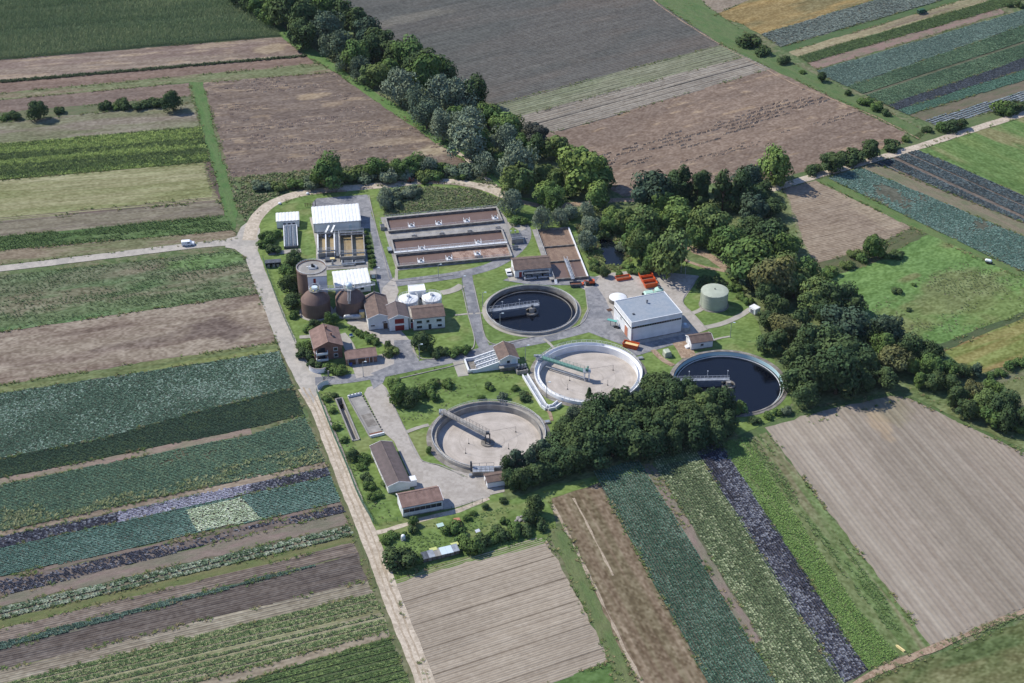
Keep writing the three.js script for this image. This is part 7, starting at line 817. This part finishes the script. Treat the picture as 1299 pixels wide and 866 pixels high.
function tree(name, pxx, pyy, rpx, kind, colour, where, group, k = {}) {
  const R = rpx / scaleAt(pyy), shape = kind, HY = { round: 1.7, tall: 2.7, willow: 1.75, bush: 1.15, cone: 3.0 }[shape], stem = shape === 'bush' ? 0.0 : shape === 'cone' ? 0.1 : (k.stem ?? 0.14) * R, hc = stem + HY * R * 0.52;
  const p = P(pxx, pyy, hc), form = { round: 'broadleaf tree', tall: 'tall slender tree', willow: 'willow tree', bush: 'rounded shrub', cone: 'conical conifer' }[shape];
  const size = shape === 'bush' ? (R > 2.4 ? 'wide ' : R < 1.5 ? 'small ' : '') : R > 5.2 ? 'large ' : R < 3.2 ? 'small ' : ''; const full = `${size}${word[colour]} ${form} ${where}`, withMark = group ? full + nearMark(p[0], p[1]) : full;
  const o = thing(name, withMark.split(/\s+/).length <= 16 ? withMark : full, shape === 'bush' ? 'shrub' : 'tree', p[0], p[1], rnd() * 6.283, group); treeCount++;
  const v = Math.floor(rnd() * (shape === 'round' ? 7 : 4)); const tr = sh(new THREE.Mesh(trunkGeo(shape), mats.bark)); tr.name = shape === 'bush' ? 'stem' : 'trunk'; tr.scale.set(R, R, R); tr.position.y = shape === 'bush' ? 0.35 * R : stem; if (shape !== 'bush') { tr.scale.y = (stem + HY * R * 0.5) / (HY * 0.5 * R + 0.35 * R) * R; tr.position.y = 0.35 * tr.scale.y; } o.add(tr);
  const c = sh(new THREE.Mesh(crownGeo(shape, v), leafMats[colour])); c.name = 'crown'; c.position.y = stem; c.scale.set(R * rr(0.85, 1.15), R * (shape === 'bush' ? rr(0.8, 1.1) : rr(0.84, 1.28)), R * rr(0.85, 1.15)); c.rotation.set(rr(-0.08, 0.08), 0, rr(-0.08, 0.08)); o.add(c); return o;
}
const marks = [['the regrowth strip', 418, 86], ['the pale soil streak', 500, 40], ['the belt verge', 470, 110], ['the straw field corner', 560, 180], ['the pale green rows', 632, 132], ['the dense wood edge', 1010, 450], ['the curved dirt road', 600, 236], ['the white rimmed tank', 746, 474], ['the pale bridge tank', 620, 553], ['the pool tank', 924, 485], ['the teal cabbages', 800, 625], ['the flecked cabbages', 860, 600], ['the purple cabbages', 900, 585], ['the brown dried field', 725, 640], ['the tank cabin', 626, 612], ['the small hut', 956, 394], ['the gas holder', 905, 385], ['the pale tilled field', 1060, 525], ['the bright meadow', 1090, 375], ['the seeded field', 1010, 290], ['the pale farm road', 1000, 235], ['the footpath', 905, 330], ['the yard lamps', 866, 346], ['the straw ridges', 840, 200], ['the pond', 776, 322], ['the divided basin', 720, 320], ['the dirt track', 690, 262], ['the grey ploughed field', 560, 75], ['the maize', 340, 20], ['the flattened straw field', 520, 165], ['the pale soil beds', 670, 155], ['the striped field', 1215, 450], ['the grass path', 1200, 530], ['the skips', 825, 360], ['the open shed', 531, 635], ['the garden shed', 557, 705], ['the pale ridged rows', 600, 715], ['the stone pile', 662, 658], ['the screen channels', 368, 300], ['the dirt road bend', 335, 270], ['the brick house', 415, 430], ['the brick garage', 458, 452], ['the office', 545, 400], ['the pump house', 640, 450], ['the open trench', 440, 530], ['the long shed', 495, 585], ['the gate walls', 405, 480], ['the red trailer', 521, 232]].map(([n, x, y]) => [n, ...P(x, y)]);
const nearMark = (x, z) => { let b = null, bd = 1e9; for (const [n, a, c] of marks) { const d = Math.hypot(a - x, c - z); if (d < bd) { bd = d; b = n; } } return bd < 30 ? ' near ' + b : ''; };
const D = { d: 'dark', b: 'darkblue', e: 'deep', m: 'mid', o: 'olive', l: 'light', w: 'willow', k: 'willowdark', r: 'brown', p: 'purple', g: 'garden' };
function grove(ox, oy, s, list, where, group, opt = {}) { for (const [x, y, r, code] of list) { const c = D[code[0]], sp = code[1] || (code[0] === 'w' || code[0] === 'k' ? 'w' : 'r'), shape = { r: 'round', t: 'tall', w: 'willow', b: 'bush', c: 'cone' }[sp]; tree(shape === 'bush' ? 'shrub' : shape === 'willow' ? 'willow_tree' : shape === 'cone' ? 'conifer_tree' : shape === 'tall' ? 'slender_tree' : 'broadleaf_tree', ox + x / s, oy + y / s, r / s * (opt.grow || 1.17), shape, c, where, group, opt); } }
// tree belt between the large fields
grove(300, 0, 3.608, [[20, -40, 50, 'd'], [60, 0, 42, 'd'], [112, 26, 38, 'm'], [168, 50, 46, 'm'], [250, 30, 70, 'd'], [310, 80, 68, 'd'], [330, 5, 60, 'e'], [300, 150, 52, 'd'], [420, 112, 68, 'k'], [455, 185, 58, 'k'], [460, 26, 62, 'd'], [395, 30, 55, 'm'], [540, 90, 54, 'd'], [600, 140, 54, 'b'], [650, 170, 56, 'd'], [610, 215, 50, 'd'], [545, 262, 50, 'm'], [500, 272, 36, 'k'], [572, 316, 40, 'k'], [640, 320, 54, 'o'], [705, 225, 54, 'd'], [775, 240, 62, 'm'], [838, 280, 60, 'd'], [756, 385, 64, 'w'], [880, 330, 70, 'm'], [952, 330, 54, 'd'], [825, 460, 62, 'k'], [870, 520, 50, 'k'], [955, 420, 60, 'w'], [1022, 420, 62, 'w'], [1078, 420, 54, 'e'], [945, 570, 52, 'w'], [1000, 512, 44, 'm'], [1070, 610, 84, 'w'], [1062, 545, 62, 'w'], [1150, 520, 50, 'm'], [1220, 570, 52, 'l'], [1228, 632, 50, 'w'], [1140, 735, 46, 'w'], [1262, 560, 40, 'o'], [1212, 712, 26, 'lb'], [690, 300, 50, 'm'], [1120, 640, 50, 'm']], 'in the belt between the large fields', 'trees of the field belt', { grow: 1.4 });
// grove above the basins
grove(600, 130, 4.33, [[165, 140, 58, 'o'], [222, 120, 42, 'm'], [170, 205, 54, 'w'], [155, 300, 30, 'l'], [272, 200, 44, 'm'], [345, 160, 62, 'p'], [352, 245, 60, 'd'], [460, 222, 84, 'o'], [245, 335, 96, 'w'], [250, 425, 84, 'o'], [400, 372, 56, 'o'], [450, 400, 60, 'o'], [600, 330, 124, 'l'], [700, 395, 70, 'm'], [405, 470, 70, 'l'], [435, 530, 58, 'm'], [530, 475, 46, 'm'], [690, 492, 74, 'l'], [218, 540, 60, 'w'], [250, 642, 42, 'mb'], [378, 632, 54, 'w'], [482, 622, 46, 'w'], [530, 590, 50, 'w'], [622, 590, 42, 'w'], [640, 662, 58, 'w'], [626, 748, 54, 'w'], [765, 620, 58, 'l'], [850, 642, 68, 'o'], [705, 722, 40, 'ob'], [740, 665, 48, 'm'], [818, 785, 34, 'kb']], 'above the aeration basins and pond', 'trees above the basins');
// wood round the clearing
grove(800, 180, 4.33, [[100, 270, 82, 'b'], [215, 265, 60, 'd'], [240, 215, 44, 'dt'], [300, 230, 52, 'et'], [370, 250, 56, 'et'], [402, 205, 42, 'dt'], [510, 265, 60, 'dt'], [600, 265, 56, 'et'], [650, 190, 70, 'b'], [622, 305, 60, 'd'], [705, 300, 62, 'd'], [722, 250, 54, 'e'], [800, 125, 78, 'l'], [690, 355, 68, 'b'], [778, 345, 52, 'd'], [660, 455, 58, 'd'], [762, 485, 84, 'd'], [832, 545, 68, 'm'], [270, 390, 78, 'l'], [180, 350, 62, 'm'], [205, 432, 52, 'm'], [425, 450, 78, 'o'], [485, 432, 52, 'm'], [372, 512, 50, 'm'], [60, 420, 78, 'o'], [35, 520, 60, 'm'], [222, 595, 98, 'o'], [130, 605, 60, 'm'], [62, 562, 66, 'o'], [540, 535, 68, 'm'], [650, 605, 108, 'm'], [600, 690, 52, 'd'], [780, 720, 98, 'r'], [672, 725, 58, 'b'], [855, 700, 78, 'o'], [905, 762, 78, 'o'], [762, 800, 70, 'd'], [960, 722, 58, 'm'], [1012, 802, 70, 'o'], [470, 540, 44, 'm']], 'in the wood round the clearing', 'trees of the wood by the clearing', { grow: 1.36 });
grove(900, 340, 4.33, [[580, 152, 80, 'o'], [702, 150, 80, 'd'], [800, 182, 70, 'd'], [368, 200, 70, 'd'], [310, 262, 60, 'd'], [420, 312, 78, 'r'], [362, 392, 70, 'd'], [500, 290, 60, 'd'], [622, 235, 60, 'e'], [760, 272, 104, 'b'], [600, 400, 98, 'd'], [722, 432, 118, 'd'], [500, 482, 86, 'd'], [565, 562, 104, 'd'], [470, 602, 66, 'd'], [705, 582, 104, 'e'], [542, 676, 72, 'd'], [822, 505, 88, 'd'], [980, 322, 78, 'b'], [900, 342, 60, 'd'], [952, 422, 60, 'm'], [1002, 482, 78, 'r'], [1100, 432, 70, 'd'], [1190, 452, 58, 'd'], [1242, 450, 42, 'e'], [905, 525, 60, 'm'], [962, 585, 66, 'd'], [850, 610, 60, 'e']], 'in the dense wood beside the pool tank', 'trees of the dense wood', { grow: 1.22 });
grove(1080, 400, 5.93, [[462, 372, 60, 'l'], [600, 372, 86, 'm'], [522, 472, 68, 'm'], [622, 482, 78, 'd'], [742, 402, 68, 'm'], [852, 402, 60, 'd'], [940, 402, 50, 'b'], [762, 492, 70, 'd'], [802, 602, 86, 'd'], [902, 562, 78, 'r'], [1072, 532, 78, 'm'], [1002, 642, 96, 'o'], [1112, 682, 104, 'd'], [882, 692, 78, 'd'], [1202, 622, 70, 'd'], [1152, 772, 88, 'd'], [1062, 752, 80, 'm'], [1275, 842, 46, 'lb'], [1340, 760, 90, 'd']], 'in the row along the grass path', 'trees along the grass path');
grove(1080, 400, 5.93, [[1130, 422, 42, 'mb'], [1060, 445, 40, 'mb'], [1202, 372, 50, 'mb'], [1285, 342, 50, 'mb'], [1350, 320, 50, 'mb']], 'in the hedge beyond the striped field', 'hedge beyond the striped field');
// grove below the round tanks
grove(620, 460, 3.815, [[842, 100, 78, 'd'], [782, 102, 52, 'd'], [922, 122, 68, 'e'], [982, 152, 60, 'd'], [1042, 182, 68, 'o'], [1122, 172, 60, 'e'], [1202, 212, 38, 'mb'], [872, 182, 70, 'd'], [802, 182, 62, 'e'], [962, 222, 78, 'd'], [1082, 252, 70, 'd'], [1150, 272, 60, 'e'], [732, 192, 60, 'd'], [642, 192, 68, 'd'], [562, 212, 68, 'e'], [502, 232, 60, 'd'], [642, 272, 78, 'd'], [742, 282, 78, 'e'], [842, 282, 78, 'd'], [905, 305, 78, 'd'], [1002, 312, 78, 'e'], [1090, 335, 60, 'd'], [425, 242, 50, 'k'], [442, 322, 76, 'd'], [372, 312, 60, 'd'], [562, 322, 78, 'd'], [602, 372, 78, 'e'], [502, 402, 78, 'd'], [422, 402, 76, 'd'], [702, 372, 78, 'd'], [802, 365, 70, 'e'], [342, 382, 68, 'd'], [302, 440, 66, 'd'], [382, 465, 64, 'e'], [252, 432, 58, 'b'], [200, 480, 46, 'bt'], [130, 482, 40, 'bt'], [92, 502, 34, 'dt'], [242, 520, 58, 'd'], [152, 556, 52, 'd'], [104, 566, 44, 'd'], [302, 505, 50, 'e'], [900, 372, 54, 'd'], [985, 372, 46, 'e']], 'in the grove below the round tanks', 'trees of the grove below the tanks', { grow: 1.24 });
tree('conifer_tree', 747.5, 499, 6, 'cone', 'deep', 'standing alone at the rim of the white rimmed tank');
// compound trees
tree('broadleaf_tree', 535, 431, 15.5, 'round', 'dark', 'standing alone before the office'); tree('broadleaf_tree', 420, 403, 9.5, 'round', 'mid', 'between the digester and the brick house'); tree('broadleaf_tree', 506, 497, 15, 'round', 'mid', 'on the lawn beside the storage yard'); tree('broadleaf_tree', 524, 503, 12, 'round', 'dark', 'in the thicket on the storage yard lawn'); tree('broadleaf_tree', 544, 570, 5, 'round', 'mid', 'on the lawn beside the pale bridge tank'); tree('broadleaf_tree', 524, 659, 8.5, 'round', 'garden', 'beside the open shed'); tree('broadleaf_tree', 679, 640, 14.5, 'round', 'dark', 'at the corner of the garden plot');
grove(320, 220, 5, [[265, 560, 62, 'd'], [222, 620, 56, 'm'], [235, 700, 58, 'd'], [250, 795, 56, 'd'], [272, 500, 36, 'd'], [300, 600, 40, 'm']], 'beside the tall brown digester', 'trees beside the tall digester');
grove(320, 220, 5, [[92, 400, 50, 'mb'], [130, 470, 48, 'db'], [142, 385, 40, 'mb'], [60, 440, 36, 'gb']], 'beside the screen channels', 'shrubs beside the screen channels');
grove(320, 220, 5, [[850, 130, 56, 'w'], [920, 125, 50, 'kb'], [980, 115, 52, 'wb'], [1025, 100, 40, 'kb'], [892, 190, 42, 'kb'], [840, 185, 40, 'w']], 'in the wild meadow behind the basins', 'willows of the wild meadow');
grove(360, 300, 5, [[62, 490, 34, 'mb'], [190, 545, 36, 'db'], [152, 685, 46, 'mb'], [132, 740, 50, 'db'], [112, 690, 36, 'mb'], [190, 800, 44, 'db'], [290, 830, 46, 'mb'], [350, 842, 46, 'gb'], [160, 580, 34, 'mb']], 'round the brick house', 'shrubs round the brick house');
grove(360, 300, 5, [[660, 688, 30, 'd'], [690, 732, 44, 'ob'], [550, 640, 34, 'mb'], [480, 602, 28, 'mb'], [515, 620, 28, 'mb'], [590, 662, 30, 'mb'], [430, 580, 26, 'mb']], 'in the hedge above the brick garage', 'hedge above the garage');
grove(360, 300, 5, [[1010, 720, 42, 'db'], [1082, 722, 46, 'mb'], [1150, 712, 42, 'mb'], [960, 735, 42, 'db']], 'below the office lawn', 'shrubs below the office');
grove(380, 460, 5, [[740, 185, 56, 'mb'], [862, 120, 42, 'gb'], [950, 122, 40, 'gb'], [850, 202, 42, 'mb'], [800, 150, 44, 'mb'], [1205, 152, 26, 'mb'], [600, 120, 40, 'gb'], [690, 250, 44, 'db']], 'on the lawn between storage yard and dry tanks', 'shrubs on the yard lawn');
grove(580, 400, 5, [[205, 440, 30, 'db'], [285, 510, 34, 'kb'], [430, 505, 42, 'db'], [155, 515, 22, 'mb'], [360, 455, 26, 'mb']], 'on the lawn below the pump house', 'shrubs below the pump house');
grove(380, 460, 5, [[340, 572, 46, 'd'], [402, 602, 38, 'mb'], [420, 722, 42, 'db'], [440, 782, 38, 'mb'], [388, 650, 32, 'mb'], [540, 762, 26, 'mb'], [282, 482, 28, 'mb'], [232, 402, 28, 'gb'], [222, 202, 26, 'db'], [172, 222, 28, 'mb'], [205, 300, 24, 'gb'], [455, 850, 34, 'mb'], [500, 830, 28, 'mb']], 'along the compound fence', 'shrubs along the fence');
grove(460, 570, 5, [[240, 705, 92, 'db'], [330, 690, 48, 'mb'], [175, 640, 50, 'db'], [600, 490, 56, 'mb'], [550, 512, 40, 'gb'], [690, 592, 72, 'mb'], [762, 572, 58, 'db'], [640, 575, 46, 'gb'], [820, 552, 50, 'mb'], [882, 522, 56, 'db'], [960, 502, 54, 'mb'], [1032, 500, 46, 'db'], [1062, 422, 46, 'd'], [1132, 470, 46, 'db'], [780, 352, 24, 'd'], [700, 402, 22, 'mb'], [900, 450, 32, 'mb'], [150, 565, 38, 'mb'], [200, 532, 32, 'mb'], [320, 505, 34, 'db'], [660, 430, 26, 'mb'], [890, 320, 28, 'db'], [270, 540, 28, 'gb']], 'in the garden plot hedge', 'shrubs of the garden plot');
grove(740, 320, 5, [[130, 120, 32, 'd'], [370, 110, 44, 'mb'], [280, 70, 34, 'lb'], [220, 130, 28, 'gb'], [430, 60, 60, 'm'], [560, 40, 60, 'd'], [310, 120, 30, 'mb'], [70, 95, 36, 'ob'], [60, 60, 34, 'gb']], 'between the pond and the skips', 'growth beside the pond');
grove(740, 320, 5, [[790, 170, 46, 'db'], [850, 180, 44, 'db'], [750, 200, 34, 'db'], [960, 225, 40, 'gb'], [1010, 270, 32, 'gb'], [1050, 305, 30, 'gb'], [900, 200, 36, 'db']], 'behind the green gas holder', 'shrubs behind the gas holder');
grove(820, 420, 5, [[690, 560, 34, 'db'], [770, 530, 30, 'mb'], [880, 495, 38, 'kb'], [830, 510, 30, 'mb'], [600, 470, 34, 'mb']], 'at the foot of the pool tank', 'shrubs below the pool tank');
grove(320, 220, 5, [[712, 372, 20, 'mb'], [722, 402, 20, 'mb'], [730, 432, 20, 'mb'], [738, 462, 20, 'mb'], [746, 492, 20, 'mb'], [753, 522, 20, 'mb'], [760, 552, 20, 'mb'], [766, 582, 20, 'mb']], 'in the hedge beside the grit basins', 'hedge beside the grit basins');
// shrubs out in the fields
grove(0, 0, 3, [[48, 436, 25, 'db'], [140, 414, 36, 'd'], [225, 418, 18, 'db'], [400, 398, 25, 'db'], [475, 390, 28, 'db'], [525, 398, 24, 'db'], [575, 386, 27, 'db'], [440, 402, 18, 'mb'], [655, 378, 38, 'd'], [602, 388, 24, 'db'], [20, 440, 20, 'mb']], 'in the row between the brown strips', 'shrub row between the brown strips');
grove(300, 0, 3.608, [[420, 780, 66, 'm'], [330, 832, 42, 'kb'], [270, 832, 40, 'mb'], [520, 802, 40, 'ob'], [642, 765, 46, 'm'], [690, 802, 46, 'wb'], [742, 765, 46, 'm'], [812, 735, 52, 'm'], [880, 745, 44, 'w'], [600, 802, 38, 'kb'], [772, 792, 38, 'wb'], [940, 772, 40, 'mb'], [990, 772, 44, 'kb'], [1050, 772, 42, 'kb'], [862, 802, 38, 'ob'], [110, 842, 38, 'kb'], [442, 830, 38, 'wb'], [560, 770, 32, 'ob'], [180, 850, 34, 'ob'], [1020, 800, 30, 'gb'], [910, 800, 34, 'mb']], 'in the scrub beside the curved dirt road', 'scrub beside the curved road');
grove(866, 0, 3, [[258, 150, 44, 'db'], [305, 186, 30, 'db'], [385, 222, 27, 'db'], [455, 272, 11, 'mb'], [625, 352, 14, 'db'], [700, 382, 24, 'mb'], [740, 402, 26, 'mb'], [775, 426, 18, 'db'], [930, 490, 17, 'db']], 'on the grass lane by the far vegetables', 'shrubs on the far grass lane');
tree('broadleaf_tree', 1042.6, 97, 6.5, 'round', 'deep', 'alone on the far grass lane');
grove(866, 0, 3, [[1040, 472, 38, 'db'], [1220, 402, 42, 'mb'], [1272, 402, 36, 'db'], [570, 602, 46, 'd'], [650, 592, 40, 'db'], [712, 560, 42, 'd'], [792, 546, 34, 'db'], [500, 642, 30, 'db'], [850, 526, 15, 'mb'], [1240, 12, 16, 'db'], [1280, 16, 16, 'db'], [620, 600, 34, 'db'], [990, 480, 26, 'mb']], 'along the pale straight farm road', 'hedge along the pale road');
grove(866, 289, 3, [[730, 66, 42, 'm'], [815, 96, 25, 'db'], [652, 92, 28, 'ob'], [816, 236, 18, 'db'], [860, 308, 12, 'db'], [562, 160, 32, 'mb'], [622, 132, 26, 'ob'], [690, 110, 26, 'mb'], [880, 215, 9, 'mb'], [770, 100, 22, 'mb']], 'on the rough edge of the bright meadow', 'shrubs of the bright meadow');
console.log('trees', treeCount);
// thin late-summer haze
scene.fog = new THREE.FogExp2(new THREE.Color(0.80, 0.88, 1.0), 0.00002);
renderer.render(scene, camera);
